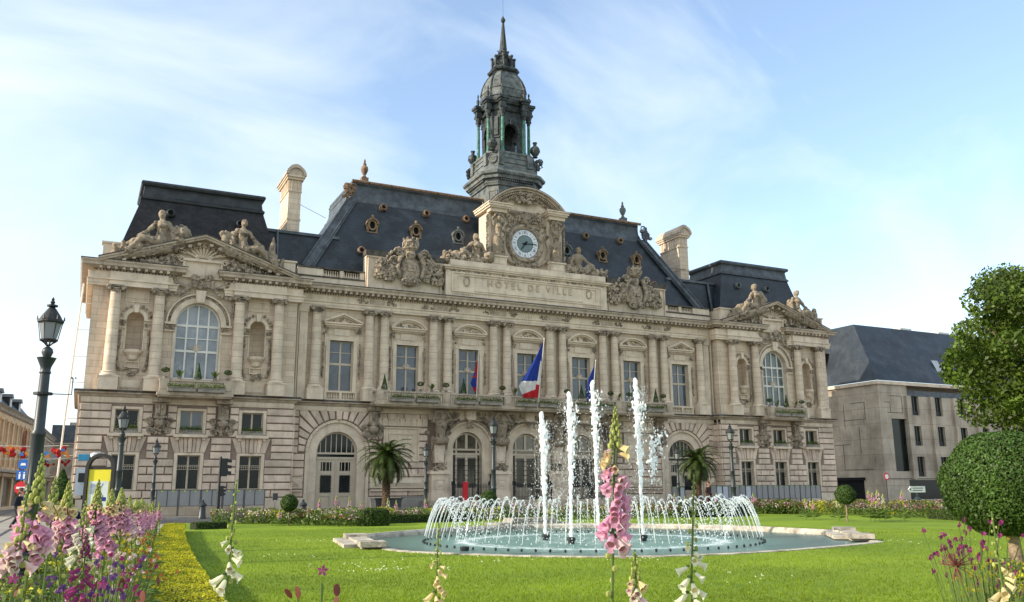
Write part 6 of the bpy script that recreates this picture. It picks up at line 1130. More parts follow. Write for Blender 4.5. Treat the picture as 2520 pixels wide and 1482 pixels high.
flag2('narrow red flag with blue middle on the left part of the balcony', (-5.5, -1.9, 7.9), (-5.67, -2.85, 12.3), ([(-5.61, 11.6), (-5.58, 10.6), (-5.55, 9.74), (-5.44, 9.15)], [(-5.71, 11.4), (-5.87, 10.5), (-6.08, 9.75), (-5.66, 9.05)]), lambda x, z, u, v: 0 if (abs(v-.66) < .17 and u > .15) or (.3 < v < .42 and u > .5) else 2, folds=.07)
# ================================================================ balcony and window plants
m_trough = mat('weathered_trough', (.30, .27, .23), .9, .2, 3, streak=.4); PG = 'planters along the balconies'
def trough(label, x, y, z, w, seed, tall=True, rad=.28):
    rs = random.Random(seed); T = thing('planter', label, 'planter', (x, y, z), group=PG); b = MB(); b.box(-w/2, w/2, -.16, .16, 0, .28); b.box(-w/2-.03, w/2+.03, -.19, .19, .25, .3); b.build('trough', m_trough, T)
    n = int(330*w); P = np.c_[rng.uniform(-w/2, w/2, n), rng.normal(size=n)*.12-.05, .30+np.abs(rng.normal(size=n))*.13-.12*(rng.random(n) < .25)]; quads('foliage', P, rng.normal(size=(n, 3))+[0, -.5, .4], .045*rng.uniform(.6, 1.3, n), m_herb, parent=T)
def potted(label, x, y, z, kind, seed):
    rs = random.Random(seed); T = thing('potted_plant', label, 'potted plant', (x, y, z), group=PG); b = MB(); b.lathe([(.1, 0), (.15, .22), (.17, .24), (.13, .25)], (0, 0, 0), 8); b.build('pot', m_trough, T)
    if kind == 'ball': c = MB(); c.tube([(0, 0, .2), (0, 0, .55)], .015, 4); c.build('stem', m_bark, T); d = rng.normal(size=(260, 3)); d /= np.linalg.norm(d, axis=1)[:, None]; quads('foliage', d*np.array([.26, .24, .16])+[0, 0, .68], d+rng.normal(size=d.shape)*.5, .045, m_leafd, parent=T)
    elif kind == 'cone': n = 500; h = rng.random(n); a = rng.uniform(0, 7, n); r = (1-h)*.26; quads('foliage', np.c_[r*np.cos(a), r*np.sin(a), .15+h*1.1], np.c_[np.cos(a), np.sin(a), .2*h], .05, m_leafd, parent=T)
    else:
        c = MB()
        for i in range(7): a = i*2.2; q = [Vector((0, 0, .2)), Vector((.18*cos(a), .18*sin(a), .5)), Vector((.36*cos(a), .36*sin(a), .68+.1*rs.random()))]; s_ = Vector((-sin(a), cos(a), 0))*.1; c.add([q[0], q[1]-s_, q[1]+s_, q[2]], [(0, 1, 3), (0, 3, 2)]); 
        c.build('foliage', m_herb, T)
sd_ = 0
OR3 = ['first', 'second', 'third', 'fourth', 'fifth', 'sixth', 'seventh', 'eighth', 'ninth', 'tenth', 'eleventh', 'twelfth', 'thirteenth', 'fourteenth', 'fifteenth']; KX = [-12.9, -10.0, -9.1, -7.9, -6.4, -3.0, -1.9, 3.0, 4.4, 7.3, 8.1, 9.2, 12.0, 12.8]
for x in (-10.6, -5.3, 0, 5.3, 10.6):
    for e in (-1, 1): sd_ += 1; trough(f'stone trough of greenery hung on the long central balcony, {OR3[int(2*x/5.3+4+(e>0))]} from its left end', x+e*1.05, -1.98, 8.1, 1.85, sd_)
for s in (-1, 1): 
    for e in (-1, 1): sd_ += 1; trough(f'{"left" if e < 0 else "right"} trough of greenery on the {"left" if s < 0 else "right"} pavilion balcony', s*PX+e*.95, PY-1.72, 8.1, 1.75, sd_)
    for k, (dx, kd) in enumerate(((-2.0, 'ball'), (-1.1, 'banana'), (.1, 'cone'), (1.2, 'banana'), (2.05, 'ball'))): sd_ += 1; potted(f'{ {"ball":"round-headed","banana":"broad-leaved","cone":"conical"}[kd]} potted plant on the {"left" if s < 0 else "right"} pavilion balcony, {OR3[k]} from the left', s*PX+dx, PY-1.2, 8.9, kd, sd_)
    for i, d_ in enumerate(gx):
        sd_ += 1; trough(f'window trough of leafy plants on the {("left", "middle", "right")[i]} sill of the {"left" if s < 0 else "right"} pavilion', s*PX+d_, PY-.15, 5.36, 1.35, sd_)
for x in (-12.9, -10.0, -9.1, -7.9, -6.4, -3.0, -1.9, 3.0, 4.4, 7.3, 8.1, 9.2, 12.0, 12.8): sd_ += 1; kd = ('ball', 'banana', 'ball', 'cone')[sd_ % 4]; potted(f'{ {"ball":"round-headed","banana":"broad-leaved","cone":"conical"}[kd]} potted plant on the long central balcony, {OR3[KX.index(x)]} from its left end', x, -1.55, 8.88, kd, sd_)
for s in (-1, 1):
    for d_ in gx: 
        for e in (-.5, .5): sd_ += 1; T_ = 0
# ================================================================ street furniture
m_lglass = mat('lantern_glass', (.40, .43, .45), .2, .03, 3, trans=.5)
def lamp(label, x, y, H, k=1., fat=1.):
    T = thing('street_lamp', label, 'street lamp', (x, y, 0), group='old-fashioned cast iron street lamps'); b = MB(); hp = H-1.35*k
    b.lathe([(.30*fat, 0), (.30*fat, .12), (.24*fat, .2), (.2*fat, .7), (.22*fat, .75), (.15*fat, .9), (.155*fat, 1.6), (.18*fat, 1.63), (.14*fat, 1.7), (.13*fat, hp*.62), (.145*fat, hp*.625), (.145*fat, hp*.64), (.115*fat, hp*.65), (.10*fat, hp-.35), (.125*fat, hp-.33), (.1*fat, hp-.28), (.11*fat, hp-.2), (.19*fat, hp-.02), (.2*fat, hp), (.08*fat, hp+.02), (.12*fat, hp+.12), (.1*fat, hp+.2), (.05*fat, hp+.24)], (0, 0, 0), 16)
    for i in range(10): a = i*2*pi/10; b.tube([(.14*fat*cos(a), .14*fat*sin(a), 1.75), (.11*fat*cos(a), .11*fat*sin(a), hp*.6)], .018*fat, 4)
    b.build('post', m_lamp, T, smooth=True); z = hp+.24; q = MB()
    for i in range(4): a = i*pi/2+.4; q.tube([(0, 0, z), (.1*k*cos(a), .1*k*sin(a), z+.1*k), (.19*k*cos(a), .19*k*sin(a), z+.16*k)], .02*k, 5)
    q.lathe([(.2*k, z+.15*k), (.22*k, z+.17*k), (.2*k, z+.2*k)], (0, 0, 0), 12); q.lathe([(.28*k, z+.62*k), (.31*k, z+.64*k), (.31*k, z+.7*k), (.27*k, z+.72*k), (.22*k, z+.82*k), (.1*k, z+1.0*k), (.06*k, z+1.04*k), (.13*k, z+1.06*k), (.13*k, z+1.1*k), (.04*k, z+1.12*k), (.06*k, z+1.18*k), (.03*k, z+1.22*k), (.04*k, z+1.25*k), (0, z+1.32*k)], (0, 0, 0), 14)
    for i in range(6): a = i*pi/3; q.tube([(.2*k*cos(a), .2*k*sin(a), z+.18*k), (.28*k*cos(a), .28*k*sin(a), z+.64*k)], .012*k, 4); q.lathe([(.02*k, z+.7*k), (.012*k, z+.8*k)], (.31*k*cos(a), .31*k*sin(a), 0), 4)
    q.build('lantern_frame', m_iron, T); g_ = MB(); g_.lathe([(.17*k, z+.19*k), (.26*k, z+.62*k)], (0, 0, 0), 6); g_.build('lantern_glass', m_lglass, T)
p = (-33.92, -43.09, 0); lamp('nearest and tallest-looking lamp post at the left edge behind the pink foxgloves', p[0], p[1], 5.6, .85, .98)
T = thing('wind_gauge', 'thin arm with a small wind gauge clamped to the nearest lamp post', 'instrument', (p[0], p[1], 3.65)); b = MB(); b.lathe([(.19, 0), (.19, .05)], (0, 0, 0), 12); q = RT[:2]; b.tube([(.1*q[0], .1*q[1], .02), (.62*q[0], .62*q[1], .0), (.62*q[0], .62*q[1], .36)], .012, 5); [b.ball((.62*q[0]+.05*cos(i*2.1), .62*q[1]+.05*sin(i*2.1), .36), .02, 5, 3) for i in range(3)]; b.build('gauge_arm', m_iron, T)
for (x, y, H, k, fat, lab) in ((-31.5, -22.3, 5.13, .9, 1.0, 'tall lamp post in front of the left pavilion'), (-29.36, -12.4, 4.25, .75, .72, 'shorter lamp post between the left pavilion and the grey boards'), (-13.7, -12.79, 4.3, .78, .75, 'slim lamp post right of the left palm'), (-12.78, -20.77, 5.41, .92, 1.0, 'tall lamp post before the porch, behind the clipped ball'), (1.15, -18.68, 4.05, .76, .75, 'slim lamp post beside the right palm'), (3.14, -21.55, 5.35, .92, 1.0, 'tall lamp post before the right pavilion and grey boards')):
    lamp(lab, x, y, H, k, fat)
def bollard(label, x, y, k=1., group='cast iron bollards'):
    T = thing('bollard', label, 'bollard', (x, y, 0), group=group); b = MB(); b.lathe([(.2, 0), (.2, .1), (.17, .14), (.15, .6), (.17, .62), (.2, .64), (.2, .7), (.15, .74), (.1, .8), (.05, .84), (.07, .88), (.05, .92), (0, .95)], (0, 0, 0), 14); b.v = [(a*k, c*k, d*k) for a, c, d in b.v]; b.build('post', m_lamp, T, smooth=True)
for u, v, t, lab in ((24, 1450, 13.4, 'nearest dark bollard at the left edge'), (135, 1336, 30, 'dark bollard beside the seated people'), (42, 1400, 17.5, 'second dark bollard at the left edge, behind the nearest')): p = at(u, v, t); bollard(lab, p[0], p[1])
for u, t, k, lab in ((497, 55, 1.15, 'squat bollard before the grey boards'), (745, 53, 1.15, 'squat bollard right of the small ball tree'), (2262, 60, 1.2, 'squat bollard under the white direction sign')): p = at(u, 1270, t); bollard(lab, p[0], p[1], k)
# temporary grey notice boards
m_board = mat('grey_metal_board', (.27, .27, .272), .6, .08, .8, spec=.4); m_boardf = mat('dark_board_frame', (.06, .065, .07), .5, .1, 2); m_lime = mat('lime_sticker', (.45, .7, .03), .6, .05, 3); m_paper = mat('pale_paper', (.5, .54, .6), .8, .05, 2)
ordn = ['first', 'second', 'third', 'fourth', 'fifth', 'sixth', 'seventh', 'eighth', 'ninth', 'tenth', 'eleventh']
def board(label, x, y, w, z0, z1, paper=0, seed=0):
    T = thing('notice_board', label, 'notice board', (x, y, 0), group='grey metal notice boards before the pavilions'); b = MB()
    b.box(-w/2, w/2, 0, .03, z0, z1); b.build('board_panel', m_board, T); f = MB()
    for a, q, e, g_ in ((-w/2-.03, -w/2+.02, 0, z1+.03), (w/2-.02, w/2+.03, 0, z1+.03), (-w/2, w/2, z1, z1+.03), (-w/2, w/2, z0-.03, z0), (-.02, .02, z0, z1)): f.box(a, q, -.02, .05, e, g_)
    f.build('board_frame', m_boardf, T); s_ = MB()
    for e in (-.25, .25): s_.box(e*w-.05, e*w+.05, -.008, -.002, z1-.1, z1-.02)
    s_.build('sticker', m_lime, T)
    if paper: s_ = MB(); s_.box((-.46 if paper == 1 else .04)*w, (-.04 if paper == 1 else .46)*w, -.008, -.002, z0+.05, z1-.08); s_.build('paper_sheet', m_paper, T)
for i in range(5): board(f'{ordn[i]} grey notice board from the left before the left pavilion', -27.8+i*1.38, -3.0, 1.3, .64, 1.64)
for i in range(10): board(f'{ordn[i]} grey notice board from the left before the right pavilion', 17.0+i*1.29, -3.0, 1.24, .62, 1.76, (1 if i in (1, 3) else 2 if i == 0 else 0))
board('single grey notice board left of the right arched door', 12.0, -4.2, 1.3, .62, 1.7, 2)
T = thing('call_post', 'small dark box on a forked stand at the end of the left boards', 'box', (-20.9, -3.0, 0)); b = MB(); b.box(-.16, .16, 0, .15, .95, 1.4); b.box(-.13, .13, -.03, 0, 1.0, 1.35); b.build('box_case', m_boardf, T); b = MB(); b.tube([(-.12, .08, .95), (0, .08, .6), (.12, .08, .95)], .02, 4); b.tube([(0, .08, 0), (0, .08, .6)], .02, 4); b.build('stand', m_boardf, T)
# information totem with route map
p = at(235, 1300, 25); T = thing('map_totem', 'tall arched grey totem with a yellow-topped route map', 'sign', (p[0], p[1], 0), rz=R(-20)); m_tot = mat('totem_grey', (.035, .034, .034), .7, .08, 3); m_ty = mat('yellow_print', (.75, .66, .04), .6, .04, 2); m_tw = mat('pale_map_print', (.62, .68, .66), .6, .06, 4)
b = MB(); 
for e in (-1, 1): b.box(e*.32-.04, e*.32+.04, -.08, .08, 0, 2.2)
arc_band(b, 0, 2.2, .28, .36, .08, -.08, 0, pi, 14); b.box(-.3, .3, -.05, .05, 2.16, 2.22); b.box(-.3, .3, -.05, .05, 0, 1.15); b.build('frame', m_tot, T)
b = MB(); b.box(-.27, .27, -.04, 0, 1.15, 2.16); o = b.build('map_board', m_ty, T); b = MB(); b.box(-.235, .235, -.048, -.04, 1.2, 1.86); b.build('map_sheet', m_tw, o); b = MB()
for i in range(9): b.box(-.2, -.2+.1+.03*(i*7 % 5), -.052, -.048, 1.78-i*.03, 1.79-i*.03)
b.tube([(.05, -.05, 1.3), (.12, -.05, 1.5), (0, -.05, 1.6), (.1, -.05, 1.8)], .006, 4); b.box(.02, .2, -.052, -.048, 1.36, 1.46); b.build('map_lines', m_blue, o)
p = at(205, 1300, 27); T = thing('ticket_machine', 'dark box on a post left of the map totem', 'machine', (p[0], p[1], 0)); b = MB(); b.tube([(0, 0, 0), (0, 0, 1.5)], .04, 6); b.box(-.25, .02, -.1, .1, 1.85, 2.1); b.tube([(0, 0, 1.5), (0, 0, 2.15)], .04, 6); b.box(-.14, .2, -.1, .1, 1.4, 1.5); b.build('case', m_tot, T); b = MB(); b.box(-.2, .12, -.06, -.03, 1.52, 1.84); b.build('notice', m_paper, T)
p = at(183, 1190, 30); T = thing('white_board_sign', 'white notice panel behind the dark box and totem', 'sign', (p[0]+.3, p[1], 0)); b = MB(); b.box(-.28, .28, 0, .04, 1.5, 2.3); b.build('panel', m_paper, T); b = MB(); b.box(-.02, .02, .04, .08, 0, 2.3); b.build('post', m_tot, T)
# blue street number plate on the pavilion
b = MB(); b.slab([(-33.2, 3.55), (-32.55, 3.55), (-32.55, 3.95), (-33.2, 3.95)], PY-.13, PY-.17, .01); b.build('wall_plate', mat('sky_blue_enamel', (.05, .3, .5), .4, .05, 2), CH)
# traffic light
p = at(534, 1275, 50); T = thing('traffic_light', 'black traffic light seen from the side before the left pavilion', 'traffic light', (p[0], p[1], 0)); b = MB(); b.tube([(0, 0, 0), (0, 0, 1.6)], .11, 8); b.tube([(0, 0, 1.6), (0, 0, 3.4)], .07, 8); b.build('pole', m_iron, T)
for z, h, n_ in ((2.35, .95, 3), (1.3, .55, 3)):
    b = MB(); k = h/.95; b.box(.05, .3*k+.05, -.15, .15, z, z+h); b.build('signal_head', m_iron, T); b = MB()
    for i in range(n_): zz_ = z+h*(i+.5)/n_; b.lathe([(.13*k, 0), (.13*k, .22*k)], (.3*k+.05, 0, zz_), 8, (1, 0, -.1), R(0), R(200)); b.slab([(.3*k, zz_+.14*k), (.56*k, zz_+.06*k), (.3*k, zz_+.02*k)], .12*k, -.12*k)
    b.build('visor', m_iron, T)
# road signs on the left
m_sb = mat('sign_blue', (.02, .12, .45), .5, .05, 2); m_sr = mat('sign_red', (.55, .02, .03), .5, .05, 2); m_sw = mat('sign_white', (.75, .75, .75), .5, .04, 2)
p = at(46, 1250, 52); T = thing('road_sign_post', 'post with a blue disc, a blue pedestrian square and a red no-entry disc', 'road sign', (p[0], p[1], 0), rz=R(-20)); b = MB(); b.tube([(0, .06, 0), (0, .06, 3.4)], .04, 6); b.build('post', m_tot, T)
b = MB(); b.lathe([(.27, 0), (.27, .03)], (0, 0, 3.0), 20, (0, -1, 0)); o = b.build('blue_disc', m_sb, T); b = MB(); b.slab([(-.14, 2.93), (.14, 2.93), (.1, 3.05), (-.1, 3.05)], -.03, -.04); b.build('car_symbol', m_sw, o)
b = MB(); b.slab([(-.28, 2.2), (.28, 2.2), (.28, 2.68), (-.28, 2.68)], 0, -.03); o = b.build('blue_square', m_sb, T); b = MB(); [(b.slab([(x-.04, 2.25), (x+.04, 2.25), (x+.05, 2.5), (x-.05, 2.5)], -.03, -.04), b.ball((x, -.035, 2.56), .04, 6, 4, (1, .2, 1))) for x in (-.12, .1)]; b.build('walker_symbol', m_sw, o)
b = MB(); b.lathe([(.32, 0), (.32, .03)], (0, 0, 1.8), 20, (0, -1, 0)); o = b.build('no_entry_disc', m_sr, T); b = MB(); b.slab([(-.22, 1.75), (.22, 1.75), (.22, 1.85), (-.22, 1.85)], -.03, -.04); b.build('white_bar', m_sw, o)
p = at(2262, 1250, 70); T = thing('direction_sign', 'white arrow-ended direction sign by the concrete building', 'road sign', (p[0], p[1], 0)); b = MB(); b.slab([(-.95, 1.4), (-.7, 1.18), (.8, 1.18), (.8, 1.62), (-.7, 1.62)], .02, -.03); b.build('sign_plate', m_sw, T); b = MB(); b.tube([(0, .06, 0), (0, .06, 1.6)], .05, 6); b.build('post', m_tot, T)
b = MB(); [b.box(-.5, .6-.1*i, -.036, -.03, 1.46-.16*i, 1.51-.16*i) for i in range(2)]; b.slab([(-.82, 1.4), (-.68, 1.3), (-.68, 1.5)], -.03, -.036); b.build('sign_lines', m_tot, T)
p = at(2188, 1240, 78); T = thing('one_way_sign', 'red round sign on a thin post at the concrete corner', 'road sign', (p[0], p[1], 0)); b = MB(); b.tube([(0, .06, 0), (0, .06, 2.6)], .04, 6); b.build('post', m_tot, T); b = MB(); b.lathe([(.3, 0), (.3, .03)], (0, 0, 2.4), 18, (0, -1, 0)); b.build('red_disc', m_sr, T); b = MB(); b.disc((0, -.04, 2.4), .2, (0, -1, 0), n=18); b.build('white_disc', m_sw, T)
# red totem, skip and barriers by the steps
T = thing('red_totem', 'plain bright red upright panel before the first porch gate', 'sign', (-6.4, -2.0, .0)); b = MB(); b.box(-.2, .2, -.07, .07, .75-.6, 2.15); b.build('red_panel', m_sr, T); b = MB(); b.box(-.25, .25, -.15, .15, 0, .15); b.build('base', m_iron, T)
T = thing('waste_container', 'dark grey container beside the left palm', 'container', (-13.2, -3.6, 0)); b = MB(); b.slab([(-.9, .1), (.9, .1), (1.0, .95), (-1.0, .95)], .5, -.5, .03); b.box(-1.05, 1.05, -.55, .55, .95, 1.02); b.build('bin_body', m_boardf, T)
m_bar = mat('blue_grey_steel', (.14, .19, .23), .4, .1, 3, metal=.4)
for i in range(3):
    T = thing('crowd_barrier', f'{("rearmost", "middle", "foremost")[i]} of the blue grey steel barriers stacked right of the dark container', 'barrier', (-11.2, -3.5-.12*i, 0), group='stacked steel barriers'); b = MB(); b.tube([(-.95, 0, .1), (-.95, 0, .95), (-.85, 0, 1.05), (.85, 0, 1.05), (.95, 0, .95), (.95, 0, .1)], .022, 5); b.tube([(-.95, 0, .2), (.95, 0, .2)], .018, 5)
    for j in range(15): b.tube([(-.84+j*.12, 0, .2), (-.84+j*.12, 0, 1.05)], .012, 4)
    for e in (-.7, .7): b.box(e-.03, e+.03, -.25, .25, 0, .05)
    b.build('barrier_frame', m_bar, T)
b = MB(); b.slab([(-.9, 0), (.9, 0), (.9, .12), (-.9, .12)], .9, -.9, .02); b.lathe([(1.3, .12), (1.35, .2), (1.2, .3)], (0, 0, 0), 14) if 0 else None
p = at(1300, 1288, 41); T = thing('stone_plinth', 'low dark stone slab on the grass behind the fountain', 'plinth', (p[0], p[1], 0)); b = MB(); b.slab([(-1.9, .0), (1.9, .0), (1.9, .1), (-1.9, .1)], .7, -.7); b.slab([(-1.1, .1), (1.3, .1), (1.2, .3), (-1.0, .3)], .5, -.5, .03); b.build('slab', m_trough, T)
# lantern garlands across the left street
m_lr = mat('red_paper', (.5, .02, .02), .7, .1, 3, trans=.2); m_lo = mat('orange_paper', (.75, .25, .04), .7, .1, 3, trans=.2); m_lb = mat('blue_paper', (.08, .25, .6), .7, .1, 3, trans=.2); m_ly = mat('green_paper', (.3, .5, .3), .7, .1, 3, trans=.2)
for (u0, v0, u1, v1, t, rr0, nn0, lab, seed) in ((-30, 1104, 168, 1104, 50, .125, 46, 'garland of red and orange paper lanterns strung across the left street', 3), (172, 1133, 100, 1135, 85, .12, 30, 'smaller garland of orange paper shapes farther down the left street', 5)):
    a, q = Vector(at(u0, v0, t)), Vector(at(u1, v1, t)); rs = random.Random(seed); T = thing('paper_garland', lab, 'garland', tuple(a)); c = MB(); d = q-a; c.tube([(0, 0, .15), d*.5+Vector((0, 0, .1)), d+Vector((0, 0, .15))], .015, 4); c.tube([(0, 0, -.5), d*.5+Vector((0, 0, -.52)), d+Vector((0, 0, -.5))], .012, 4); c.build('cord', m_framew, T)
    g_ = MB()
    for i in range(nn0):
        s0 = rs.random(); P_ = d*s0+Vector((0, rs.uniform(-.1, .1), -.18+rs.uniform(-.26, .2))); g_.cur = rs.choices((0, 1, 2, 3), (5, 3, 1.2, 1.5))[0]
        if g_.cur == 0: g_.ball(P_, rr0*rs.uniform(.8, 1.1), 10, 6)
        else: g_.add([P_+Vector((-.13, 0, 0)), P_+Vector((.07, .02, .15)), P_+Vector((.14, -.03, -.08))], [(0, 1, 2)])
    g_.build('lanterns', [m_lr, m_lo, m_lb, m_ly], T, smooth=False)
p = at(232, 1123, 60); T = thing('security_camera', 'white dome camera on an arm at the pavilion corner', 'camera', p); b = MB(); b.ball((0, 0, 0), .2, 10, 6); b.lathe([(.22, 0), (.22, .15), (.1, .22)], (0, 0, 0), 10); b.build('dome', m_sw, T, smooth=True); b = MB(); b.tube([(0, 0, .2), (.3, .1, .22), (.55, .6, .2)], .03, 5); b.build('arm', m_sw, T)
p = at(150, 1215, 60); b = MB(); T = thing('conifer_shrub', 'dark conical evergreen on the pavement behind the seated people', 'shrub', (p[0], p[1], 0)); n = 2600; h = rng.random(n); a = rng.uniform(0, 7, n); r = (1-h)**.8*.9*(.8+.2*rng.random(n)); quads('foliage', np.c_[r*np.cos(a), r*np.sin(a), .3+h*2.6], np.c_[np.cos(a), np.sin(a), .2*h]+rng.normal(size=(n, 3))*.5, .08, m_leafd, parent=T); b.lathe([(.4, 0), (.45, .4), (.0, 2.4)], (0, 0, 0), 10); b.build('inner_branches', m_inner, T)
p = at(128, 1330, 27.0); T = thing('bench', 'dark wooden bench under the seated people', 'bench', (p[0], p[1], 0), rz=R(20)); b = MB(); m_wood = mat('brown_bench_wood', (.14, .07, .04), .7, .2, 4)
for i in range(4): b.box(-.9, .9, -.25+i*.13, -.14+i*.13, .42, .46)
b.build('seat', m_wood, T); b = MB(); b.box(-.8, .8, -.2, .2, 0, .42); b.build('base', m_iron, T)
# ================================================================ people
m_skin = mat('skin', (.48, .27, .19), .6, .06, 3); m_navy = mat('dark_jacket', (.012, .014, .025), .8, .2, 3, bump=.3); m_navy2 = mat('blue_jacket', (.02, .03, .09), .8, .2, 3); m_brown = mat('brown_patterned_dress', (.06, .03, .026), .85, .5, 6); m_hair = mat('brown_hair', (.10, .045, .02), .7, .3, 8); m_hairr = mat('reddish_bald_crown', (.40, .20, .12), .6, .15, 4); m_jean = mat('dark_trousers', (.02, .022, .03), .8, .2, 3)
def person(label, loc, rz, pose, top, legs, hair, k=1., group=None, bald=False):
    T = thing('person', label, 'person', loc, rz, group=group); T.scale = (k, k, k); body, cl, lg = [], [], []
    def c(l, a, r1, b_, r2): l.append((a, r1, b_, r2))
    if pose == 'sit': hz = .52; kn = [(s*.12, -.45, .5) for s in (-1, 1)]; ft = [(s*.13, -.5, .06) for s in (-1, 1)]; sh = (0, -.06, 1.02)
    elif pose == 'walk': hz = .92; kn = [(-.1, -.18, .5), (.1, .08, .5)]; ft = [(-.1, -.25, .06), (.1, .32, .1)]; sh = (0, -.04, 1.42)
    else: hz = .92; kn = [(-.1, 0, .5), (.1, -.02, .5)]; ft = [(-.11, 0, .05), (.11, 0, .05)]; sh = (0, 0, 1.42)
    hip = Vector((0, 0, hz)); sh = Vector(sh); hd = sh+Vector((0, -.04, .27))
    for (kx, fx, s) in zip(kn, ft, (-1, 1)): c(body, (s*.09, 0, hz-.02), .09, kx, .065); c(body, kx, .06, fx, .045); c(body, fx, .045, (fx[0], fx[1]-.14, fx[2]-.01), .035); c(lg, (s*.09, 0, hz-.02), .11, kx, .085); c(lg, kx, .08, (fx[0], fx[1], fx[2]+.05), .06)
    c(body, tuple(hip), .14, tuple(hip.lerp(sh, .5)), .12); c(body, tuple(hip.lerp(sh, .5)), .12, tuple(sh-Vector((0, 0, .08))), .14); c(cl, tuple(hip), .165, tuple(hip.lerp(sh, .5)), .15); c(cl, tuple(hip.lerp(sh, .5)), .15, tuple(sh-Vector((0, 0, .08))), .16); c(cl, (-.17, sh.y, sh.z-.02), .075, (.17, sh.y, sh.z-.02), .075)
    c(body, tuple(sh), .06, tuple(sh+Vector((0, -.02, .12))), .055); c(body, tuple(hd-Vector((0, 0, .05))), .075, tuple(hd+Vector((0, .02, .04))), .098); c(body, tuple(hd+Vector((0, -.09, -.0))), .018, tuple(hd+Vector((0, -.105, -.02))), .018)
    for s in (-1, 1):
        S_ = Vector((s*.2, sh.y, sh.z-.03)); E_ = S_+Vector((s*.06, .03 if pose != 'sit' else -.02, -.28)); H_ = E_+Vector((-s*.06, -.2, -.02 if pose == 'sit' else -.18)); c(body, tuple(S_), .05, tuple(E_), .04); c(body, tuple(E_), .038, tuple(H_), .028); c(cl, tuple(S_), .07, tuple(E_), .058); c(cl, tuple(E_), .055, tuple(E_.lerp(H_, .8)), .045)
        for f in range(4): q = H_+Vector(((f-1.5)*.018, -.02, -.0)); c(body, tuple(q), .011, tuple(q+Vector((0, -.06, -.04))), .009)
        c(body, tuple(H_), .014, tuple(H_+Vector((-s*.04, -.035, -.01))), .01)
        c(body, tuple(hd+Vector((s*.098, .02, 0))), .015, tuple(hd+Vector((s*.1, .02, -.03))), .012)
    o = blob('body', body, .016, m_skin, T); blob('jacket', cl, .022, top, T, rough=.01); blob('trousers', lg, .022, legs, T, rough=.006)
    hc = [(tuple(hd+Vector((0, .03, .05))), .1, tuple(hd+Vector((0, .05, .0 if bald else -.06))), .09)]
    if not bald: hc.append((tuple(hd+Vector((0, -.02, .07))), .095, tuple(hd+Vector((0, .03, .07))), .1))
    blob('hair', hc, .016, hair, T, rough=.01)
    return T
p = at(137, 1330, 26.8); person('person in a dark jacket seated with back turned, reddish crown of hair', (p[0]+.1, p[1]-.1, .0), R(165), 'sit', m_navy, m_jean, m_hairr, 1.0, bald=True)
p = at(152, 1330, 27.2); person('person in a blue jacket seated beside the one in the dark jacket', (p[0]+.15, p[1]+.1, 0), R(190), 'sit', m_navy2, m_jean, m_hair, 1.0)
p = at(40, 1285, 44); person('person in dark clothes walking on the paving at the far left', (p[0], p[1], -.03), R(60), 'walk', m_navy, m_jean, m_hair, .98)
p = at(1744, 1230, 66); person('person in a brown patterned dress standing by the right arched door', (p[0], p[1], 0), R(20), 'stand', m_brown, m_brown, m_hair, 1.12)
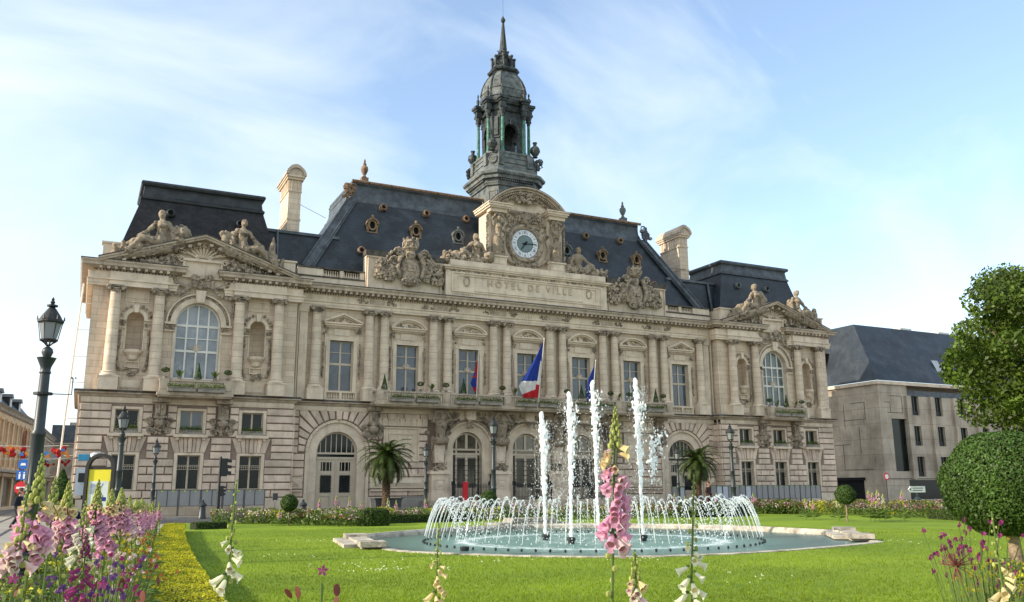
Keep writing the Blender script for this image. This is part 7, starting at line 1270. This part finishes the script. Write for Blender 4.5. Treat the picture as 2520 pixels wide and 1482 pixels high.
# ================================================================ foxgloves
def bell(b, o, d, ln, r, n=8, throat=True):   # flared thimble flower with a lipped mouth
    d = Vector(d).normalized(); b.lathe([(r*.22, 0), (r*.42, ln*.12), (r*.62, ln*.35), (r*.78, ln*.65), (r*.85, ln*.85), (r*1.12, ln), (r*1.2, ln*1.03)], o, n, d)
    b.f = b.f[:-1]; b.m = b.m[:-1]
    q = d.to_track_quat('Z', 'Y'); lip = [Vector(o)+q@Vector((r*(.6+.5*i)*cos(a), r*(.6+.5*i)*sin(a)-r*.5*i, ln*(1.0+.12*i))) for a in np.linspace(-2.2, -.9, 4) for i in (0, 1)]; b.add(lip, [(0, 2, 3, 1), (2, 4, 5, 3), (4, 6, 7, 5)])
def foxglove(label, tip, base, zf0, zf1, kind='pink', dens=1., seed=0, detail=True, k=1., group='tall foxgloves in the foreground beds', face=None):
    # tip: top point, base: foot; zf0..zf1 heights of the open flowers; buds above
    rs = random.Random(seed); T = thing('foxglove', label, 'foxglove', base, group=group); B_ = Vector(base); Tp = Vector(tip)-B_; b = MB(); cur = Vector((rs.uniform(-.02, .02), rs.uniform(-.02, .02), 0)); ax = lambda t: Tp*t+cur*sin(t*pi)
    b.tube([ax(i/14) for i in range(15)], [(.0085-.006*i/14)*k for i in range(15)], 6)
    nl = 14
    for i in range(nl):   # lance leaves low on the stem
        t = .12+.34*i/nl; a = i*2.4; L_ = .22*k*(1-.5*i/nl); o = ax(t); s_ = Vector((-sin(a), cos(a), 0))*.035*k; m_ = o+Vector((cos(a), sin(a), .35))*L_*.55; e_ = o+Vector((cos(a), sin(a), .1))*L_; b.add([o, m_-s_, m_+s_, e_], [(0, 1, 3), (0, 3, 2)])
    b.build('stem', m_stem, T); H = Tp.z; t0, t1 = (zf0-B_.z)/H, (zf1-B_.z)/H; cols = {'pink': (m_pink, m_pale), 'pale': (m_pale, m_white), 'white': (m_white, m_white), 'mag': (m_mag, m_pink), 'cream': (m_cream, m_cream)}[kind]
    f0 = face if face is not None else atan2(CAM[1]-B_.y, CAM[0]-B_.x); n = int(34*dens); allb = MB() if not detail else None; tb = MB()
    for i in range(n):
        q = i/max(1, n-1); t = t0+(t1-t0)*q; a = f0+(2*rs.random()-1)*1.8; sz = (1-.45*q)*k*rs.uniform(.85, 1.1); o = ax(t)+Vector((cos(a), sin(a), 0))*.010*k; dn = Vector((cos(a), sin(a), -.7-.4*rs.random()+.5*q)); m_ = cols[0] if q < .78 else m_cream if kind != 'white' else m_white
        f = MB() if detail else allb
        if not detail: f.cur = 1 if q >= .78 else 0
        bell(f, o, dn, .043*sz, .0128*sz, 8 if detail else 6)
        if detail: ob = f.build('bell_flower', m_ if rs.random() > .12 or kind == 'mag' else cols[1], T, smooth=True); 
        tb.cur = 0; e_ = o+dn.normalized()*.036*sz; tb.lathe([(.0095*sz, 0), (0, -.014*sz)], e_, 6, dn)
        tb.cur = 1; tb.ball(o+Vector((0, 0, .003)), .0075*sz, 5, 3, (1, 1, .7))
    if not detail: allb.build('flower_spike', [cols[0], m_cream if kind != 'white' else m_white], T, smooth=True)
    tb.build('flower_throats', [m_throat if kind in ('pink', 'mag', 'pale') else m_cream, m_stem], T)
    u = MB(); nb = int(30*dens**.5)
    for i in range(nb):
        q = i/nb; t = t1+(1-t1)*q; a = i*2.4; sz = (1-q)**.8*k; o = ax(min(1, t)); r = (.013*sz+.0012); p_ = o+Vector((cos(a), sin(a), -.15+.3*q))*r; u.tube([o, p_], .0015, 3); d_ = Vector((cos(a), sin(a), -.3+.9*q)).normalized(); u.ball(p_+Vector((0, 0, -.004*sz)), (.0018+.0042*sz)*k, 6, 5, (1, 1, 1.5))
    for i in range(int(16*dens)):   # seed pods under the flowers
        q = i/16; t = t0*(1-.3*q)-.005; a = i*2.4; u.ball(ax(t)+Vector((cos(a), sin(a), .2))*.011*k, .0085*k, 5, 4)
    u.build('buds', m_bud if kind != 'mag' else m_mag, T, smooth=True); return T
def fg(label, u, vt, t, vf0, vf1, kind, seed, dens=1., detail=True, k=1., ub=None, **kw):
    tip = at(u, vt, t); f0 = at(u, vf0, t)[2]; f1 = at(u, vf1, t)[2]; bs = at(ub if ub else u, 1400, t); return foxglove(label, tip, (bs[0], bs[1], 0), f0, f1, kind, dens, seed, detail, k, **kw)
fg('tallest pink foxglove in the centre, in front of the tall jets', 1515, 998, 2.1, 1330, 1095, 'pink', 1, 1.4, ub=1494, k=.93)
fg('small pale foxglove right of the tallest pink one', 1562, 1352, 2.2, 1482, 1425, 'pale', 2, .35, ub=1540, k=.9)
fg('white foxglove leaning over the lawn on the left of centre', 583, 1180, 2.5, 1425, 1330, 'white', 3, .3, ub=545, k=.85)
fg('green-budded cream foxglove in front of the left pool corner', 1080, 1285, 2.5, 1482, 1385, 'cream', 4, .4, ub=1045, k=.75)
fg('white and lime budded foxglove right of centre, tip over the pool', 1708, 1168, 2.2, 1475, 1345, 'white', 5, .34, ub=1600, k=.85)
fg('lime-budded foxglove by the clipped ball trunk at the right edge', 2440, 1258, 2.2, 1482, 1395, 'cream', 6, .24, ub=2515, k=.75)
fg('biggest pink foxglove at the left edge before the near lamp', 106, 1115, 2.9, 1352, 1232, 'pink', 7, 1.1, ub=60, k=1.2)
fg('pale pink foxglove drooping at the far left edge', 70, 1190, 2.7, 1385, 1330, 'pale', 8, .4, ub=45, k=1.05)
fg('green-budded foxglove leaning right behind the biggest pink one', 138, 1172, 3.2, 1260, 1235, 'cream', 9, .3, ub=110)
fg('pink foxglove before the seated people', 171, 1182, 3.9, 1326, 1243, 'pink', 10, 1.0, ub=150, k=1.25)
fg('slender cream white foxglove between the pink ones', 212, 1232, 3.4, 1375, 1290, 'white', 11, .5, ub=180, k=.95)
fg('deep magenta foxglove low in the left bed', 215, 1315, 2.9, 1475, 1365, 'mag', 12, .42, ub=195, k=.9)
fg('pink foxglove in front of the map totem', 244, 1180, 4.8, 1310, 1240, 'pink', 13, 1.1, False, 1.35, ub=232)
fg('pink foxglove right of the map totem', 277, 1203, 5.2, 1345, 1240, 'pink', 14, 1.2, False, 1.35, ub=258)
fg('pink foxglove before the second lamp post', 300, 1200, 6.2, 1290, 1232, 'pink', 15, 1.2, False, 1.5, ub=290)
fg('yellowish pink foxglove right of the second lamp post', 321, 1218, 7.5, 1305, 1255, 'pale', 16, 1.1, False, 1.6, ub=312)
OR2 = ['leftmost', 'second', 'third', 'fourth', 'fifth', 'sixth', 'seventh', 'eighth', 'ninth', 'tenth', 'rightmost']
for i, (u, v, t) in enumerate(((336, 1228, 9), (343, 1232, 10), (350, 1226, 11), (356, 1235, 12), (328, 1240, 9.5), (362, 1236, 13.5), (369, 1238, 15), (376, 1232, 17), (250, 1250, 6.5), (265, 1262, 7.5), (392, 1233, 24))): fg(f'{OR2[[250, 265, 328, 336, 343, 350, 356, 362, 369, 376, 392].index(u)]} distant pink foxglove from the left in the row along the left bed', u, v, t, v+70*9/t*(.7)+25, v+18, 'pink', 20+i, .8, False, 1.7, ub=u-4, group='row of farther pink foxgloves along the left bed')
ORD = ['leftmost', 'second', 'third', 'fourth', 'fifth', 'sixth', 'seventh', 'eighth', 'ninth', 'tenth', 'eleventh', 'twelfth', 'thirteenth', 'fourteenth', 'fifteenth', 'sixteenth', 'seventeenth', 'eighteenth', 'nineteenth', 'twentieth', 'twenty-first', 'twenty-second', 'twenty-third', 'twenty-fourth', 'twenty-fifth', 'twenty-sixth', 'twenty-seventh']
FU = [690, 760, 788, 828, 860, 890, 955, 975, 1048, 1090, 1168, 1240, 1262, 1325, 1660, 1685, 1762, 1852, 1980, 2000, 2060, 2136, 2146, 2158, 2172, 2218]
def sorted_u(u): return FU.index(u)
RU = [250, 265, 328, 336, 343, 350, 356, 362, 369, 376, 392]
for i, (u, v, t) in enumerate(((788, 1224, 43), (828, 1218, 43), (860, 1221, 43), (955, 1224, 43), (975, 1230, 44), (1048, 1226, 44), (690, 1250, 42), (760, 1245, 43), (890, 1232, 43), (1090, 1230, 45), (1168, 1222, 46), (1240, 1224, 46), (1262, 1226, 46), (1325, 1226, 46), (1660, 1213, 50), (1685, 1220, 50), (1762, 1213, 50), (1852, 1213, 50), (1980, 1226, 46), (2060, 1222, 45), (2136, 1205, 44), (2146, 1210, 44), (2158, 1204, 44), (2172, 1214, 44), (2218, 1206, 44), (2000, 1228, 47))):
    p = at(u, v, t); foxglove(f'{ORD[sorted_u(u)]} small far foxglove from the left in the back borders', (p[0], p[1], p[2]), (p[0], p[1], 0), p[2]-.42, p[2]-.16, rs.choice(('pink', 'pink', 'white', 'mag')) if 0 else ('pink', 'pink', 'pale', 'white')[i % 4], .5, 60+i, False, 2.2, 'small far foxgloves in the back borders')
# honesty discs and tall grass-like heads close to the camera
def honesty(label, u, v, t, n, seed, m=m_red, spread=.06, group='coin-podded plants in the foreground'):
    p = at(u, v, t); rs = random.Random(seed); T = thing('honesty_plant', label, 'flowering plant', (p[0], p[1], 0), group=group); b = MB(); c = MB(); b.tube([(0, 0, 0), (.01, 0, p[2]*.6), (0, 0, p[2])], .0035, 5)
    for i in range(n):
        a = rs.uniform(0, 6.28); q = Vector((cos(a)*spread*rs.uniform(.4, 1.3), sin(a)*spread*rs.uniform(.4, 1.3), p[2]-rs.uniform(0, .16))); b.tube([(0, 0, q.z-.09), q], .0015, 4); c = MB(); c.lathe([(0, -.001), (.011, -.0006), (.012, 0), (.011, .0006), (0, .001)], q+Vector((0, 0, .016)), 14, (rs.uniform(-1.6, 1.6), -rs.uniform(.2, 1), rs.uniform(-.5, .5)), sq=(.8, 1.35), cap=False); c.build('coin_pod', m, T)
    f = MB(); [f.add([Vector((0, 0, p[2]+.03)), Vector((.009*cos(w_+.5), -.004, p[2]+.03+.009*sin(w_+.5))), Vector((.016*cos(w_), -.006, p[2]+.03+.016*sin(w_))), Vector((.009*cos(w_-.5), -.004, p[2]+.03+.009*sin(w_-.5)))], [(0, 1, 2, 3)]) for w_ in (.2, 1.4, 2.7, 3.9, 5.2)]; f.build('blossom', m_mag, T); b.build('stem', m_stem, T)
honesty('wine red coin-podded plant with a magenta blossom at the bottom left of centre', 792, 1435, 2.3, 12, 1, spread=.07)
honesty('wine red coin pods low at the right edge of the left bed', 300, 1435, 3.2, 8, 2, spread=.09); honesty('wine red coin pods at the bottom of the left bed', 250, 1468, 2.6, 6, 3, spread=.09); honesty('wine red coin pods at the bottom left corner', 30, 1455, 2.6, 6, 4, spread=.12)
def bloomer(label, u, v, t, n, sp_, m, seed, sz=.016, group='loose blossom sprays in the foreground'):
    p = at(u, v, t); rs = random.Random(seed); T = thing('blossom_spray', label, 'flowering plant', (p[0], p[1], 0), group=group); b = MB(); c = MB()
    for i in range(n):
        q = Vector((rs.gauss(0, sp_), rs.gauss(0, sp_), p[2]+rs.gauss(0, sp_*.8))); b.tube([(q.x*.3, q.y*.3, p[2]-.5), (q.x*.8, q.y*.8, q.z-.1), q], .0018, 3)
        for j in range(5): a = j*1.256+i; d = Vector((cos(a)+rs.gauss(0, .5), rs.gauss(-.4, .4), sin(a)+rs.gauss(0, .5))).normalized()*sz*rs.uniform(.35, .7); w = Vector((-sin(a), 0, cos(a)))*sz*.5; c.add([q, q+d*.6-w, q+d*1.2, q+d*.6+w], [(0, 1, 2, 3)])
    b.tube([(0, 0, 0), (0, 0, p[2]-.45)], .006, 4); b.build('stems', m_stem, T); c.build('blossoms', m, T)
bloomer('magenta blossoms rising in the right corner beside the large ball tree trunk', 2375, 1362, 4, 60, .075, m_mag, 1, .02); bloomer('second magenta spray behind the lime-budded foxglove at the right', 2440, 1410, 4.2, 26, .07, m_mag, 2, .02); bloomer('yellow blossom spray at the right corner', 2430, 1415, 3.8, 60, .06, m_yel, 3, .012)
bloomer('purple blossom clump at the bottom of the left bed', 225, 1440, 3.0, 40, .06, m_pur, 4, .015); bloomer('magenta blossom clump at the bottom of the left bed', 262, 1455, 3.2, 36, .06, m_mag, 5, .015); bloomer('orange blossoms at the right edge of the left bed', 335, 1375, 9, 60, .16, m_org, 6, .03); bloomer('lilac white blossoms at the right edge of the left bed', 285, 1400, 5.5, 60, .10, m_pale, 7, .02); bloomer('yellow green blossom clump in the middle of the left bed', 250, 1372, 6.5, 110, .14, m_yel, 8, .02)
p = at(2352, 1392, 3.4); T = thing('spiky_seedhead', 'spiky red grass head on a bent stalk at the right', 'flowering plant', (p[0]+.05, p[1], 0)); b = MB(); rs = random.Random(9)
for i in range(60): d = Vector((rs.gauss(0, 1), rs.gauss(0, 1), rs.gauss(.4, 1))).normalized()*rs.uniform(.02, .08); b.tube([(-.05, 0, p[2]), Vector((-.05, 0, p[2]))+d], [.0022, .0006], 3)
b.build('spikes', m_red, T); b = MB(); b.tube([(0, 0, 0), (.02, 0, p[2]*.85), (-.05, 0, p[2])], .004, 5); b.build('stem', m_stem, T)
# broad green leaves among the left bed flowers
n = 2200; P = np.c_[rng.uniform(-34.3, -33.15, n), rng.uniform(-61.6, -56, n), rng.uniform(.6, 1.08, n)]; P[:, 2] -= (P[:, 1]+61.6)*.05
quads('broad_leaves', P, rng.normal(size=(n, 3))*.6+[0, 0, .7], .05*rng.uniform(.6, 1.4, n), m_herb, asp=2.8, label='broad green foliage of the near left bed', cat='foliage', kind='stuff')
